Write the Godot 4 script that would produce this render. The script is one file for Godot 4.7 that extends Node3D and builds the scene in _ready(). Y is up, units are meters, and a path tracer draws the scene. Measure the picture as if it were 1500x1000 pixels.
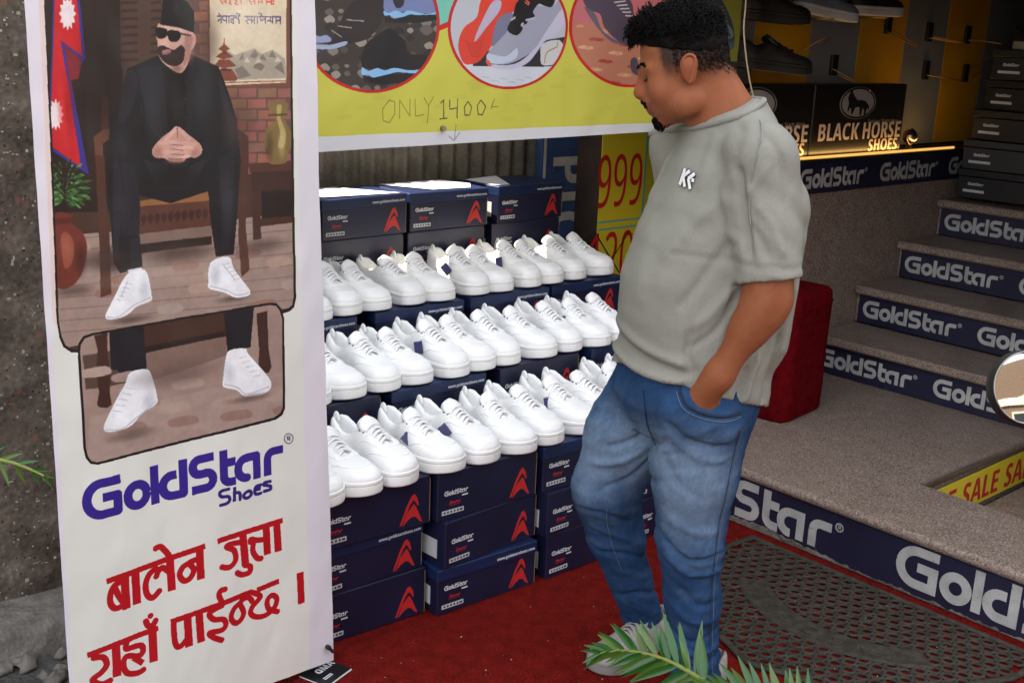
extends Node3D
# A shoe shop front in a narrow street: display of white sneakers on navy boxes, banners, steps, a man looking.
# World: X runs along the display (away to the right), Z out of the shop towards the street, Y up, metres.

const CAM := Vector3(0, 1.57, 0)
const FPX := 1696.938           # focal length in pixels of the 1500 x 1000 photograph
const CX := Vector3(0.746338, 0.040961, 0.664305)
const CY := Vector3(0.145440, 0.963946, -0.222837)
const CZ := Vector3(-0.649482, 0.262928, 0.713472)

var used := {}
var rng := RandomNumberGenerator.new()
var M := {}

func _ready():
	rng.seed = 7
	# ---------- camera, sky, sun, exposure ----------
	var cam := Camera3D.new()
	cam.name = "camera"
	cam.transform = Transform3D(Basis(CX, CY, CZ), CAM)
	cam.fov = 32.835
	cam.near = 0.02
	cam.far = 400.0
	add_child(cam)
	cam.current = true
	var env := Environment.new()
	env.background_mode = Environment.BG_SKY
	var sky := Sky.new()
	var psm := ProceduralSkyMaterial.new()
	psm.sky_top_color = Color(0.79, 0.81, 0.845)
	psm.sky_horizon_color = Color(0.92, 0.905, 0.885)
	psm.ground_horizon_color = Color(0.55, 0.54, 0.52)
	psm.ground_bottom_color = Color(0.40, 0.39, 0.37)
	psm.sky_curve = 0.2
	psm.energy_multiplier = 1.0
	sky.sky_material = psm
	env.sky = sky
	env.tonemap_mode = Environment.TONE_MAPPER_LINEAR
	env.tonemap_exposure = 3.9
	env.sdfgi_enabled = true
	env.ssao_enabled = true
	env.ssil_enabled = true
	var we := WorldEnvironment.new()
	we.name = "environment"
	we.environment = env
	add_child(we)
	var sun := DirectionalLight3D.new()
	sun.name = "sun"
	sun.light_energy = 1.6
	sun.light_color = Color(1.0, 0.95, 0.87)
	sun.light_angular_distance = 0.5
	sun.shadow_enabled = true
	add_child(sun)
	sun.look_at_from_position(Vector3.ZERO, -Vector3(-0.35, 0.85, -0.40))
	# ---------- the place ----------
	make_materials()
	build_setting()
	build_shop()
	build_display()
	build_banners()
	build_person()
	build_foreground()

# ================= helpers =================
func numbered(called: String) -> String:
	if not used.has(called):
		used[called] = 0
		return called
	used[called] += 1
	return "%s_%03d" % [called, used[called]]

func thing(called: String, label: String, category: String, at := Vector3.ZERO, turn := 0.0, group := "") -> Node3D:
	var o := Node3D.new()
	o.name = numbered(called)
	add_child(o)
	o.position = at
	o.rotation.y = turn
	tag(o, label, category, group)
	return o

func tag(o: Node, label: String, category: String, group := "") -> Node:
	o.set_meta("label", label)
	o.set_meta("category", category)
	if group != "":
		o.set_meta("group", group)
	return o

func part(called: String, mesh: Mesh, mat: Material, parent: Node, at := Vector3.ZERO) -> MeshInstance3D:
	var o := MeshInstance3D.new()
	o.name = called
	o.mesh = mesh
	if mat != null:
		o.material_override = mat
	o.position = at
	parent.add_child(o, true)
	return o

func solo(called: String, mesh: Mesh, mat: Material) -> MeshInstance3D:
	return part(numbered(called), mesh, mat, self)

func struct(called: String, mesh: Mesh, mat: Material) -> MeshInstance3D:
	var o := solo(called, mesh, mat)
	o.set_meta("kind", "structure")
	return o

# a pixel of the photograph -> the point where its ray meets a known plane (axis 0 x, 1 y, 2 z)
func pix(px: float, py: float, axis: int, val: float) -> Vector3:
	var d := CX * (px - 750.0) - CY * (py - 500.0) - CZ * FPX
	var t: float = (val - CAM[axis]) / d[axis]
	return CAM + d * t

class MB:
	var v := PackedVector3Array()
	var n := PackedVector3Array()
	var uv := PackedVector2Array()
	var c := PackedColorArray()
	var idx := PackedInt32Array()
	var xf := Transform3D.IDENTITY
	var col := Color.WHITE
	func vert(p: Vector3, nn := Vector3.ZERO, u := Vector2.ZERO) -> int:
		v.append(xf * p)
		n.append(Vector3.ZERO if nn == Vector3.ZERO else (xf.basis * nn).normalized())
		uv.append(u)
		c.append(col)
		return v.size() - 1
	# counter-clockwise seen from outside
	func tri(a: int, b: int, d: int):
		idx.append(a); idx.append(d); idx.append(b)
	func quad(a: Vector3, b: Vector3, d: Vector3, e: Vector3, ua := Vector2(0, 1), ub := Vector2(1, 1), ud := Vector2(1, 0), ue := Vector2(0, 0)):
		var nn := (b - a).cross(d - a)
		if nn.length_squared() < 1e-16:
			nn = (d - a).cross(e - a)
		nn = nn.normalized()
		var i := vert(a, nn, ua)
		vert(b, nn, ub); vert(d, nn, ud); vert(e, nn, ue)
		tri(i, i + 1, i + 2)
		tri(i, i + 2, i + 3)
	func face3(a: Vector3, b: Vector3, d: Vector3):
		var nn := (b - a).cross(d - a).normalized()
		var i := vert(a, nn); vert(b, nn); vert(d, nn)
		tri(i, i + 1, i + 2)
	func box(ce: Vector3, s: Vector3, bev := 0.003):
		var h := s * 0.5
		var b: float = min(bev, min(h.x, min(h.y, h.z)) * 0.9)
		var g := h - Vector3(b, b, b)
		for ax in 3:
			for sg in [-1.0, 1.0]:
				var u := (ax + 1) % 3
				var w := (ax + 2) % 3
				var p := [Vector3.ZERO, Vector3.ZERO, Vector3.ZERO, Vector3.ZERO]
				var q := [[-1, -1], [1, -1], [1, 1], [-1, 1]]
				for k in 4:
					var r := Vector3.ZERO
					r[ax] = sg * h[ax]; r[u] = q[k][0] * g[u]; r[w] = q[k][1] * g[w]
					p[k] = r + ce
				var uvs := [Vector2(0, 1), Vector2(1, 1), Vector2(1, 0), Vector2(0, 0)]
				if sg > 0:
					quad(p[0], p[1], p[2], p[3])
				else:
					quad(p[3], p[2], p[1], p[0])
		if b <= 0.0001:
			return
		for ax in 3:
			var u := (ax + 1) % 3
			var w := (ax + 2) % 3
			for su in [-1.0, 1.0]:
				for sw in [-1.0, 1.0]:
					var e := [Vector3.ZERO, Vector3.ZERO, Vector3.ZERO, Vector3.ZERO]
					var cfg := [[-1, 0], [1, 0], [1, 1], [-1, 1]]
					for k in 4:
						var r := Vector3.ZERO
						r[ax] = cfg[k][0] * g[ax]
						if cfg[k][1] == 0:
							r[u] = su * h[u]; r[w] = sw * g[w]
						else:
							r[u] = su * g[u]; r[w] = sw * h[w]
						e[k] = r + ce
					if su * sw > 0:
						quad(e[0], e[1], e[2], e[3])
					else:
						quad(e[3], e[2], e[1], e[0])
		for sx in [-1.0, 1.0]:
			for sy in [-1.0, 1.0]:
				for sz in [-1.0, 1.0]:
					var a := ce + Vector3(sx * h.x, sy * g.y, sz * g.z)
					var d := ce + Vector3(sx * g.x, sy * h.y, sz * g.z)
					var f := ce + Vector3(sx * g.x, sy * g.y, sz * h.z)
					if sx * sy * sz > 0:
						face3(a, d, f)
					else:
						face3(a, f, d)
	# rows of points -> smooth sheet; wrap closes each row
	func loft(rows: Array, wrap := false, flip := false):
		var base := v.size()
		var m: int = rows[0].size()
		for r in rows.size():
			for j in m:
				vert(rows[r][j], Vector3.ZERO, Vector2(float(j) / m, float(r) / rows.size()))
		for r in rows.size() - 1:
			for j in (m if wrap else m - 1):
				var a := base + r * m + j
				var b := base + r * m + (j + 1) % m
				var d := b + m
				var e := a + m
				if flip:
					tri(a, e, d); tri(a, d, b)
				else:
					tri(a, b, d); tri(a, d, e)
	func fan(pts: Array, flip := false):
		var ce := Vector3.ZERO
		for p in pts: ce += p
		ce /= pts.size()
		for j in pts.size():
			if flip: face3(ce, pts[(j + 1) % pts.size()], pts[j])
			else: face3(ce, pts[j], pts[(j + 1) % pts.size()])
	func tube(pts: Array, rad, seg := 8, caps := true, flat := 1.0):
		var rows := []
		var up := Vector3.UP
		var prev := Vector3.ZERO
		for i in pts.size():
			var t: Vector3
			if i == 0: t = pts[1] - pts[0]
			elif i == pts.size() - 1: t = pts[i] - pts[i - 1]
			else: t = pts[i + 1] - pts[i - 1]
			t = t.normalized()
			if prev == Vector3.ZERO:
				up = Vector3.UP if absf(t.y) < 0.9 else Vector3.RIGHT
			else:
				up = prev
			var s := t.cross(up).normalized()
			var w := s.cross(t).normalized()
			prev = w
			var r: float = rad[i] if rad is Array else rad
			var row := []
			for j in seg:
				var a := TAU * j / seg
				row.append(pts[i] + s * cos(a) * r + w * sin(a) * r * flat)
			rows.append(row)
		loft(rows, true, false)
		if caps:
			fan(rows[0], true)
			fan(rows[-1], false)
	# flat ribbon of half width hw in the XY plane, facing +Z
	func ribbon(pts: Array, hw: float, closed := false, z := 0.0):
		var m := pts.size()
		var L := []
		var R := []
		for i in m:
			var a: Vector2 = pts[(i - 1 + m) % m] if (closed or i > 0) else pts[i]
			var b: Vector2 = pts[(i + 1) % m] if (closed or i < m - 1) else pts[i]
			var p: Vector2 = pts[i]
			var d0: Vector2 = (p - a).normalized()
			var d1: Vector2 = (b - p).normalized()
			if d0 == Vector2.ZERO: d0 = d1
			if d1 == Vector2.ZERO: d1 = d0
			var t := (d0 + d1).normalized()
			var nr := Vector2(-t.y, t.x)
			var k: float = clampf(1.0 / maxf(0.45, nr.dot(Vector2(-d0.y, d0.x))), 1.0, 2.0)
			L.append(p + nr * hw * k)
			R.append(p - nr * hw * k)
		for i in (m if closed else m - 1):
			var j := (i + 1) % m
			quad(Vector3(R[i].x, R[i].y, z), Vector3(R[j].x, R[j].y, z), Vector3(L[j].x, L[j].y, z), Vector3(L[i].x, L[i].y, z))
	func poly(pts: PackedVector2Array, z := 0.0):
		var t := Geometry2D.triangulate_polygon(pts)
		for i in range(0, t.size(), 3):
			var a := pts[t[i]]; var b := pts[t[i + 1]]; var d := pts[t[i + 2]]
			if (b - a).cross(d - a) < 0:
				var s := b; b = d; d = s
			face3(Vector3(a.x, a.y, z), Vector3(b.x, b.y, z), Vector3(d.x, d.y, z))
	# flat poly pushed out to a thickness
	func slab(pts: PackedVector2Array, z0: float, z1: float):
		poly(pts, z1)
		var ccw := 0.0
		for i in pts.size():
			ccw += pts[i].cross(pts[(i + 1) % pts.size()])
		for i in pts.size():
			var a := pts[i]; var b := pts[(i + 1) % pts.size()]
			if ccw < 0:
				var s := a; a = b; b = s
			quad(Vector3(a.x, a.y, z0), Vector3(b.x, b.y, z0), Vector3(b.x, b.y, z1), Vector3(a.x, a.y, z1))
	func smooth():
		var acc := PackedVector3Array()
		acc.resize(v.size())
		for i in range(0, idx.size(), 3):
			var a := idx[i]; var b := idx[i + 2]; var d := idx[i + 1]
			var nn := (v[b] - v[a]).cross(v[d] - v[a])
			acc[a] += nn; acc[b] += nn; acc[d] += nn
		for i in v.size():
			if n[i] == Vector3.ZERO:
				n[i] = acc[i].normalized() if acc[i].length_squared() > 1e-20 else Vector3.UP
	func mesh(with_color := false) -> ArrayMesh:
		smooth()
		var arr := []
		arr.resize(Mesh.ARRAY_MAX)
		arr[Mesh.ARRAY_VERTEX] = v
		arr[Mesh.ARRAY_NORMAL] = n
		arr[Mesh.ARRAY_TEX_UV] = uv
		if with_color:
			arr[Mesh.ARRAY_COLOR] = c
		arr[Mesh.ARRAY_INDEX] = idx
		var m := ArrayMesh.new()
		m.add_surface_from_arrays(Mesh.PRIMITIVE_TRIANGLES, arr)
		return m

func box_mesh(s: Vector3, bev := 0.003, ce := Vector3.ZERO) -> ArrayMesh:
	var b := MB.new()
	b.box(ce, s, bev)
	return b.mesh()

func tube_mesh(pts: Array, rad, seg := 8) -> ArrayMesh:
	var b := MB.new()
	b.tube(pts, rad, seg)
	return b.mesh()

func text_mesh(s: String, height: float, bold := true, serif := false) -> ArrayMesh:
	var f := SystemFont.new()
	f.font_names = PackedStringArray(["Droid Serif" if serif else "Droid Sans"])
	f.font_weight = 700 if bold else 400
	var t := TextMesh.new()
	t.font = f
	t.text = s
	t.font_size = 64
	t.pixel_size = height / 46.0
	t.depth = 0.0006
	t.curve_step = 2.0
	var am := ArrayMesh.new()
	for i in t.get_surface_count():
		am.add_surface_from_arrays(Mesh.PRIMITIVE_TRIANGLES, t.surface_get_arrays(i))
	return am

func smooth_pts(p: Array, n := 4) -> Array:
	var out := []
	for i in p.size() - 1:
		var a = p[maxi(i - 1, 0)]; var b = p[i]; var c = p[i + 1]; var d = p[mini(i + 2, p.size() - 1)]
		for k in n:
			out.append(b.cubic_interpolate(c, a, d, float(k) / n))
	out.append(p[-1])
	return out

func lerp_tab(tab: Array, t: float) -> float:
	for i in tab.size() - 1:
		if t <= tab[i + 1][0]:
			var k: float = clampf((t - tab[i][0]) / (tab[i + 1][0] - tab[i][0]), 0, 1)
			k = k * k * (3 - 2 * k) * 0.5 + k * 0.5
			return lerpf(tab[i][1], tab[i + 1][1], k)
	return tab[-1][1]

# the eight letters of the logo as ribbons; cap height 1, stroke 0.2, total width about 5.75
func logo_strokes() -> Array:
	var out := []
	var arc := func(cx, cy, rx, ry, a0, a1, n):
		var r := []
		for i in n + 1:
			var a: float = deg_to_rad(lerpf(a0, a1, float(i) / n))
			r.append(Vector2(cx + cos(a) * rx, cy + sin(a) * ry))
		return r
	out.append([Vector2(1.02, 0.9)] + arc.call(0.5, 0.5, 0.4, 0.4, 90, 270, 14) + [Vector2(0.92, 0.1), Vector2(0.92, 0.52), Vector2(0.52, 0.52)])
	var o: Array = arc.call(1.47, 0.37, 0.27, 0.27, 0, 360, 24)
	o.pop_back()
	out.append(["closed"] + o)
	out.append([Vector2(1.98, 0.0), Vector2(1.98, 1.0)])
	out.append([Vector2(2.62, 0.64)] + arc.call(2.48, 0.37, 0.27, 0.27, 90, 270, 12) + [Vector2(2.80, 0.1), Vector2(2.80, 1.0)])
	out.append([Vector2(3.72, 0.9)] + arc.call(3.28, 0.7, 0.2, 0.2, 90, 270, 8) + arc.call(3.48, 0.3, 0.2, 0.2, 90, -90, 8) + [Vector2(3.04, 0.1)])
	out.append([Vector2(4.0, 1.0), Vector2(4.0, 0.3)] + arc.call(4.2, 0.3, 0.2, 0.2, 180, 270, 5) + [Vector2(4.38, 0.1)])
	out.append([Vector2(4.10, 0.64), Vector2(4.38, 0.64)])
	out.append([Vector2(4.76, 0.1)] + arc.call(4.72, 0.37, 0.27, 0.27, 270, 90, 12) + [Vector2(5.04, 0.64), Vector2(5.04, 0.0)])
	out.append([Vector2(5.40, 0.0), Vector2(5.40, 0.44)] + arc.call(5.6, 0.44, 0.2, 0.2, 180, 90, 5) + [Vector2(5.92, 0.64)])
	return out

func logo_into(b: MB, o: Vector2, h: float, z: float, registered := false):
	for s in logo_strokes():
		var closed := false
		var pts := []
		for p in s:
			if p is String: closed = true
			else: pts.append(o + p * h)
		b.ribbon(pts, 0.112 * h, closed, z)
	if registered:
		var c := o + Vector2(6.12, 0.74) * h
		var r := []
		for i in 16: r.append(c + Vector2.from_angle(TAU * i / 16) * 0.1 * h)
		b.ribbon(r, 0.016 * h, true, z)
		b.ribbon([c + Vector2(-0.03, -0.05) * h, c + Vector2(-0.03, 0.05) * h, c + Vector2(0.03, 0.05) * h, c + Vector2(0.03, 0.0) * h, c + Vector2(-0.01, 0.0) * h, c + Vector2(0.04, -0.05) * h], 0.010 * h, false, z)

# ---------- computed textures ----------
func srgb(r: float, g: float, b: float) -> Color:
	return Color(r / 255.0, g / 255.0, b / 255.0)

# layered noise -> colour ramp; layers [[frequency, octaves, weight, type]]
func ramp_tex(seed_: int, layers: Array, ramp: Array, size := 512, specks := []) -> ImageTexture:
	var acc := PackedFloat32Array()
	acc.resize(size * size)
	var li := 0
	for l in layers:
		var fn := FastNoiseLite.new()
		fn.seed = seed_ + li * 13
		fn.frequency = l[0]
		fn.fractal_octaves = l[1]
		fn.noise_type = FastNoiseLite.TYPE_SIMPLEX_SMOOTH
		if l.size() > 3 and l[3] == 1:
			fn.noise_type = FastNoiseLite.TYPE_CELLULAR
			fn.cellular_return_type = FastNoiseLite.RETURN_CELL_VALUE
		var im := fn.get_seamless_image(size, size)
		im.convert(Image.FORMAT_L8)
		var d := im.get_data()
		var w: float = l[2] / 255.0
		for i in d.size():
			acc[i] += d[i] * w
		li += 1
	var lut := PackedByteArray()
	lut.resize(256 * 3)
	for i in 256:
		var t := i / 255.0 * (ramp.size() - 1)
		var k := mini(int(t), ramp.size() - 2)
		var c: Color = ramp[k].lerp(ramp[k + 1], t - k)
		lut[i * 3] = int(c.r * 255); lut[i * 3 + 1] = int(c.g * 255); lut[i * 3 + 2] = int(c.b * 255)
	var out := PackedByteArray()
	out.resize(size * size * 3)
	for i in acc.size():
		var q := clampi(int(acc[i] * 255.0), 0, 255) * 3
		out[i * 3] = lut[q]; out[i * 3 + 1] = lut[q + 1]; out[i * 3 + 2] = lut[q + 2]
	var img := Image.create_from_data(size, size, false, Image.FORMAT_RGB8, out)
	var r := RandomNumberGenerator.new()
	r.seed = seed_ + 99
	for s in specks:                # [count, min, max, colour]
		for i in s[0]:
			var w := r.randi_range(s[1], s[2])
			img.fill_rect(Rect2i(r.randi_range(0, size), r.randi_range(0, size), w, r.randi_range(s[1], s[2])), s[3])
	img.generate_mipmaps()
	return ImageTexture.create_from_image(img)

func bump_tex(seed_: int, freq: float, oct: int, strength: float, size := 512) -> ImageTexture:
	var fn := FastNoiseLite.new()
	fn.seed = seed_
	fn.frequency = freq
	fn.fractal_octaves = oct
	fn.noise_type = FastNoiseLite.TYPE_SIMPLEX_SMOOTH
	var im := fn.get_seamless_image(size, size)
	im.convert(Image.FORMAT_RGBA8)
	im.bump_map_to_normal_map(strength)
	im.generate_mipmaps()
	return ImageTexture.create_from_image(im)

func mat(col: Color, rough := 0.7, metal := 0.0) -> StandardMaterial3D:
	var m := StandardMaterial3D.new()
	m.albedo_color = col
	m.roughness = rough
	m.metallic = metal
	return m

func tri_mat(tex: Texture2D, scale: float, rough: float, bump: Texture2D = null, bs := 1.0) -> StandardMaterial3D:
	var m := StandardMaterial3D.new()
	m.albedo_texture = tex
	m.roughness = rough
	m.uv1_triplanar = true
	m.uv1_world_triplanar = true
	m.uv1_scale = Vector3.ONE * scale
	if bump != null:
		m.normal_enabled = true
		m.normal_texture = bump
		m.normal_scale = bs
	return m

func vc_mat(rough: float, bump: Texture2D = null, bs := 1.0, scale := 1.0) -> StandardMaterial3D:
	var m := StandardMaterial3D.new()
	m.vertex_color_use_as_albedo = true
	m.roughness = rough
	if bump != null:
		m.uv1_triplanar = true
		m.uv1_scale = Vector3.ONE * scale
		m.normal_enabled = true
		m.normal_texture = bump
		m.normal_scale = bs
	return m

# ---------- flat print: polygons rasterised into an image that lies on one vertical plane ----------
class Canvas:
	var img: Image
	var x0 := 0.0
	var y1 := 0.0
	var ppm := 1000.0
	var z := 0.0
	var ox := 0.0
	var oy := 0.0
	var sc := 1.0
	var host
	func setup(h, x0_: float, x1: float, y0: float, y1_: float, z_: float, ppm_: float, bg: Color):
		host = h; x0 = x0_; y1 = y1_; z = z_; ppm = ppm_
		img = Image.create(int((x1 - x0_) * ppm), int((y1_ - y0) * ppm), false, Image.FORMAT_RGB8)
		img.fill(bg)
	func zoom(ox_: float, oy_: float, sc_: float):
		ox = ox_; oy = oy_; sc = sc_
	func at(a: float, b: float) -> Vector2:
		var p: Vector3 = host.pix(ox + a / sc, oy + b / sc, 2, z)
		return Vector2((p.x - x0) * ppm, (y1 - p.y) * ppm)
	func pts(flat: Array) -> PackedVector2Array:
		var r := PackedVector2Array()
		for i in range(0, flat.size(), 2):
			r.append(at(flat[i], flat[i + 1]))
		return r
	func fill(p: PackedVector2Array, col: Color):
		var lo := 1e9
		var hi := -1e9
		for q in p:
			lo = minf(lo, q.y); hi = maxf(hi, q.y)
		for y in range(maxi(0, int(lo)), mini(img.get_height() - 1, int(hi)) + 1):
			var yy := y + 0.5
			var xs := []
			for i in p.size():
				var a := p[i]
				var b := p[(i + 1) % p.size()]
				if (a.y <= yy) != (b.y <= yy):
					xs.append(a.x + (yy - a.y) / (b.y - a.y) * (b.x - a.x))
			xs.sort()
			for i in range(0, xs.size() - 1, 2):
				var xa := int(round(xs[i]))
				img.fill_rect(Rect2i(xa, y, maxi(0, int(round(xs[i + 1])) - xa), 1), col)
	func poly(flat: Array, col: Color):
		fill(pts(flat), col)
	func curve(flat: Array, col: Color, n := 5):
		var p := pts(flat)
		var o := PackedVector2Array()
		var m := p.size()
		for i in m:
			for k in n:
				o.append(p[i].cubic_interpolate(p[(i + 1) % m], p[(i - 1 + m) % m], p[(i + 2) % m], float(k) / n))
		fill(o, col)
	func stroke_px(p: Array, w: float, col: Color, soft := false, roundend := true):
		var q := p
		if soft and p.size() > 2: q = host.smooth_pts(p, 6)
		for i in q.size() - 1:
			var d: Vector2 = q[i + 1] - q[i]
			var nr := Vector2(-d.y, d.x).normalized() * w * 0.5
			fill(PackedVector2Array([q[i] + nr, q[i + 1] + nr, q[i + 1] - nr, q[i] - nr]), col)
			if roundend and i > 0:
				disc(q[i], w * 0.5, col)
	func stroke(flat: Array, w: float, col: Color, soft := true, roundend := true):
		var a := []
		for q in pts(flat): a.append(q)
		stroke_px(a, w * ppm, col, soft, roundend)
	func disc(c: Vector2, r: float, col: Color):
		for y in range(int(c.y - r), int(c.y + r) + 1):
			var dy := y + 0.5 - c.y
			if absf(dy) < r and y >= 0 and y < img.get_height():
				var hw := sqrt(r * r - dy * dy)
				img.fill_rect(Rect2i(int(round(c.x - hw)), y, int(round(hw * 2)), 1), col)
	# soft ellipse of printed tone blended over what is there
	func blob(a: float, b: float, ra: float, rb: float, col: Color, k := 0.5):
		var ce := at(a, b)
		var rx := absf(at(a + ra, b).x - at(a - ra, b).x) / 2.0
		var ry := absf(at(a, b + rb).y - at(a, b - rb).y) / 2.0
		for y in range(maxi(0, int(ce.y - ry)), mini(img.get_height(), int(ce.y + ry) + 1)):
			for x in range(maxi(0, int(ce.x - rx)), mini(img.get_width(), int(ce.x + rx) + 1)):
				var u := (x - ce.x) / rx
				var v := (y - ce.y) / ry
				var d := u * u + v * v
				if d < 1.0:
					img.set_pixel(x, y, img.get_pixel(x, y).lerp(col, k * (1.0 - d) * (1.0 - d)))
	func tex() -> ImageTexture:
		img.generate_mipmaps()
		return ImageTexture.create_from_image(img)

# ================= materials =================
func make_materials():
	var fine := bump_tex(3, 0.16, 3, 3.0)
	var leather := bump_tex(5, 0.09, 3, 2.0)
	var rough_b := bump_tex(8, 0.02, 5, 8.0)
	M.fine = fine
	M.leather_bump = leather
	M.granite = tri_mat(ramp_tex(11, [[0.10, 2, 0.62], [0.16, 1, 0.36, 1], [0.006, 2, 0.12]], [srgb(48, 40, 36), srgb(98, 85, 77), srgb(134, 118, 108), srgb(152, 137, 127), srgb(186, 173, 163)], 1024,
		[[3600, 2, 5, srgb(52, 43, 39)], [2600, 2, 5, srgb(186, 170, 158)], [1500, 2, 6, srgb(116, 84, 70)]]), 1.25, 0.36, bump_tex(9, 0.2, 2, 0.6), 0.3)
	M.granite.metallic_specular = 0.35
	M.carpet = tri_mat(ramp_tex(21, [[0.3, 2, 0.5], [0.012, 4, 0.5]], [srgb(62, 16, 13), srgb(100, 22, 18), srgb(120, 28, 23), srgb(132, 42, 34)], 1024, [[260, 1, 3, srgb(172, 120, 104)], [420, 1, 3, srgb(74, 30, 26)]]), 1.3, 0.95, bump_tex(22, 0.25, 2, 6.0), 1.0)
	M.carpet.metallic_specular = 0.14
	M.concrete = tri_mat(ramp_tex(31, [[0.006, 5, 0.62], [0.05, 4, 0.42]], [srgb(48, 41, 36), srgb(76, 67, 60), srgb(97, 87, 78), srgb(116, 106, 96), srgb(156, 148, 138)], 1024,
		[[900, 1, 5, srgb(178, 172, 164)], [900, 1, 5, srgb(44, 37, 32)], [260, 2, 10, srgb(164, 156, 146)], [160, 3, 14, srgb(120, 88, 78)]]), 0.9, 0.93, rough_b, 0.4)
	M.concrete.metallic_specular = 0.15
	M.stone = tri_mat(ramp_tex(33, [[0.01, 5, 0.6], [0.09, 3, 0.4]], [srgb(70, 65, 60), srgb(110, 104, 97), srgb(146, 140, 131)], 512, [[200, 1, 3, srgb(150, 145, 138)]]), 1.6, 0.95, rough_b, 1.0)
	M.asphalt = tri_mat(ramp_tex(35, [[0.1, 3, 0.6], [0.01, 3, 0.4]], [srgb(48, 46, 44), srgb(72, 70, 67), srgb(96, 92, 88)], 512), 0.6, 0.92, fine, 1.0)
	M.plaster = tri_mat(ramp_tex(37, [[0.01, 4, 0.7], [0.1, 2, 0.3]], [srgb(168, 156, 140), srgb(196, 186, 170), srgb(212, 204, 190)], 512), 0.4, 0.9)
	M.brick = tri_mat(ramp_tex(39, [[0.03, 4, 0.6], [0.2, 2, 0.4]], [srgb(72, 58, 48), srgb(98, 80, 66), srgb(120, 102, 86)], 256), 1.5, 0.92)
	M.shutter = tri_mat(ramp_tex(41, [[0.012, 4, 0.6], [0.1, 3, 0.4]], [srgb(70, 66, 58), srgb(104, 98, 88), srgb(138, 132, 120), srgb(128, 104, 80)], 512), 1.1, 0.6)
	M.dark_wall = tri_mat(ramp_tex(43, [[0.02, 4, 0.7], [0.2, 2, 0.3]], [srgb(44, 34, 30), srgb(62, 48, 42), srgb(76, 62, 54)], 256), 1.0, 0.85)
	M.ceiling = mat(srgb(120, 112, 102), 0.9)
	M.navy_vinyl = tri_mat(ramp_tex(51, [[0.01, 4, 0.6], [0.15, 2, 0.4]], [srgb(20, 20, 44), srgb(26, 26, 54), srgb(34, 34, 62)], 512, [[60, 1, 3, srgb(84, 84, 96)]]), 1.2, 0.5)
	M.white_vinyl = tri_mat(ramp_tex(53, [[0.012, 4, 0.6], [0.2, 2, 0.4]], [srgb(142, 142, 142), srgb(176, 176, 175), srgb(192, 192, 190)], 512, [[120, 1, 3, srgb(110, 108, 106)]]), 1.6, 0.5)
	M.card = tri_mat(ramp_tex(55, [[0.006, 3, 0.7], [0.3, 2, 0.3]], [srgb(15, 18, 42), srgb(20, 24, 52), srgb(26, 31, 60)], 512, [[50, 1, 2, srgb(64, 70, 98)]]), 1.4, 0.42)
	M.lid = tri_mat(ramp_tex(56, [[0.006, 3, 0.7], [0.3, 2, 0.3]], [srgb(16, 30, 62), srgb(20, 36, 74), srgb(27, 43, 82)], 512, [[50, 1, 2, srgb(70, 82, 112)]]), 1.4, 0.40)
	M.kraft = mat(srgb(150, 122, 88), 0.9)
	M.print_white = mat(srgb(205, 206, 210), 0.6)
	M.print_red = mat(srgb(186, 38, 34), 0.55)
	M.print_label = mat(srgb(190, 192, 194), 0.6)
	M.print_dark = mat(srgb(50, 52, 62), 0.6)
	var sh := mat(srgb(243, 243, 242), 0.42)
	sh.normal_enabled = true
	sh.normal_texture = leather
	sh.uv1_triplanar = true
	sh.uv1_scale = Vector3.ONE * 14.0
	sh.normal_scale = 0.25
	M.shoe = sh
	M.sole = mat(srgb(238, 238, 236), 0.5)
	M.lace = tri_mat(bump_tex(61, 0.3, 2, 1.0), 20.0, 0.85)
	M.lace.albedo_texture = null
	M.lace.albedo_color = srgb(236, 236, 236)
	M.lining = mat(srgb(206, 208, 212), 0.9)
	M.eyelet = mat(srgb(96, 98, 102), 0.6)
	M.tag = mat(srgb(44, 42, 92), 0.5)
	M.steel = mat(srgb(150, 148, 142), 0.28, 1.0)
	M.brass = mat(srgb(178, 140, 84), 0.3, 1.0)
	M.black = mat(srgb(24, 23, 24), 0.55)
	M.black_card = mat(srgb(17, 16, 18), 0.4)
	M.chrome = mat(srgb(226, 228, 230), 0.03, 1.0)
	M.rubber = tri_mat(ramp_tex(71, [[0.02, 4, 0.55], [0.25, 2, 0.45]], [srgb(36, 33, 29), srgb(54, 50, 45), srgb(74, 69, 62), srgb(94, 88, 79)], 512), 2.2, 0.8, fine, 0.6)
	M.rubber.metallic_specular = 0.2
	M.yellow_panel = tri_mat(ramp_tex(73, [[0.01, 3, 0.7], [0.3, 2, 0.3]], [srgb(196, 140, 26), srgb(212, 154, 32), srgb(222, 166, 44)], 256), 1.0, 0.38)
	M.grey_panel = tri_mat(ramp_tex(75, [[0.01, 3, 0.7], [0.3, 2, 0.3]], [srgb(118, 120, 126), srgb(132, 134, 140), srgb(144, 146, 152)], 256), 1.0, 0.38)
	M.velvet = tri_mat(ramp_tex(77, [[0.03, 3, 0.6], [0.3, 2, 0.4]], [srgb(62, 6, 11), srgb(94, 11, 18), srgb(120, 20, 27)], 256), 3.0, 0.9, fine, 1.5)
	M.velvet.metallic_specular = 0.1
	M.cord = mat(srgb(196, 178, 146), 0.9)

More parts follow.
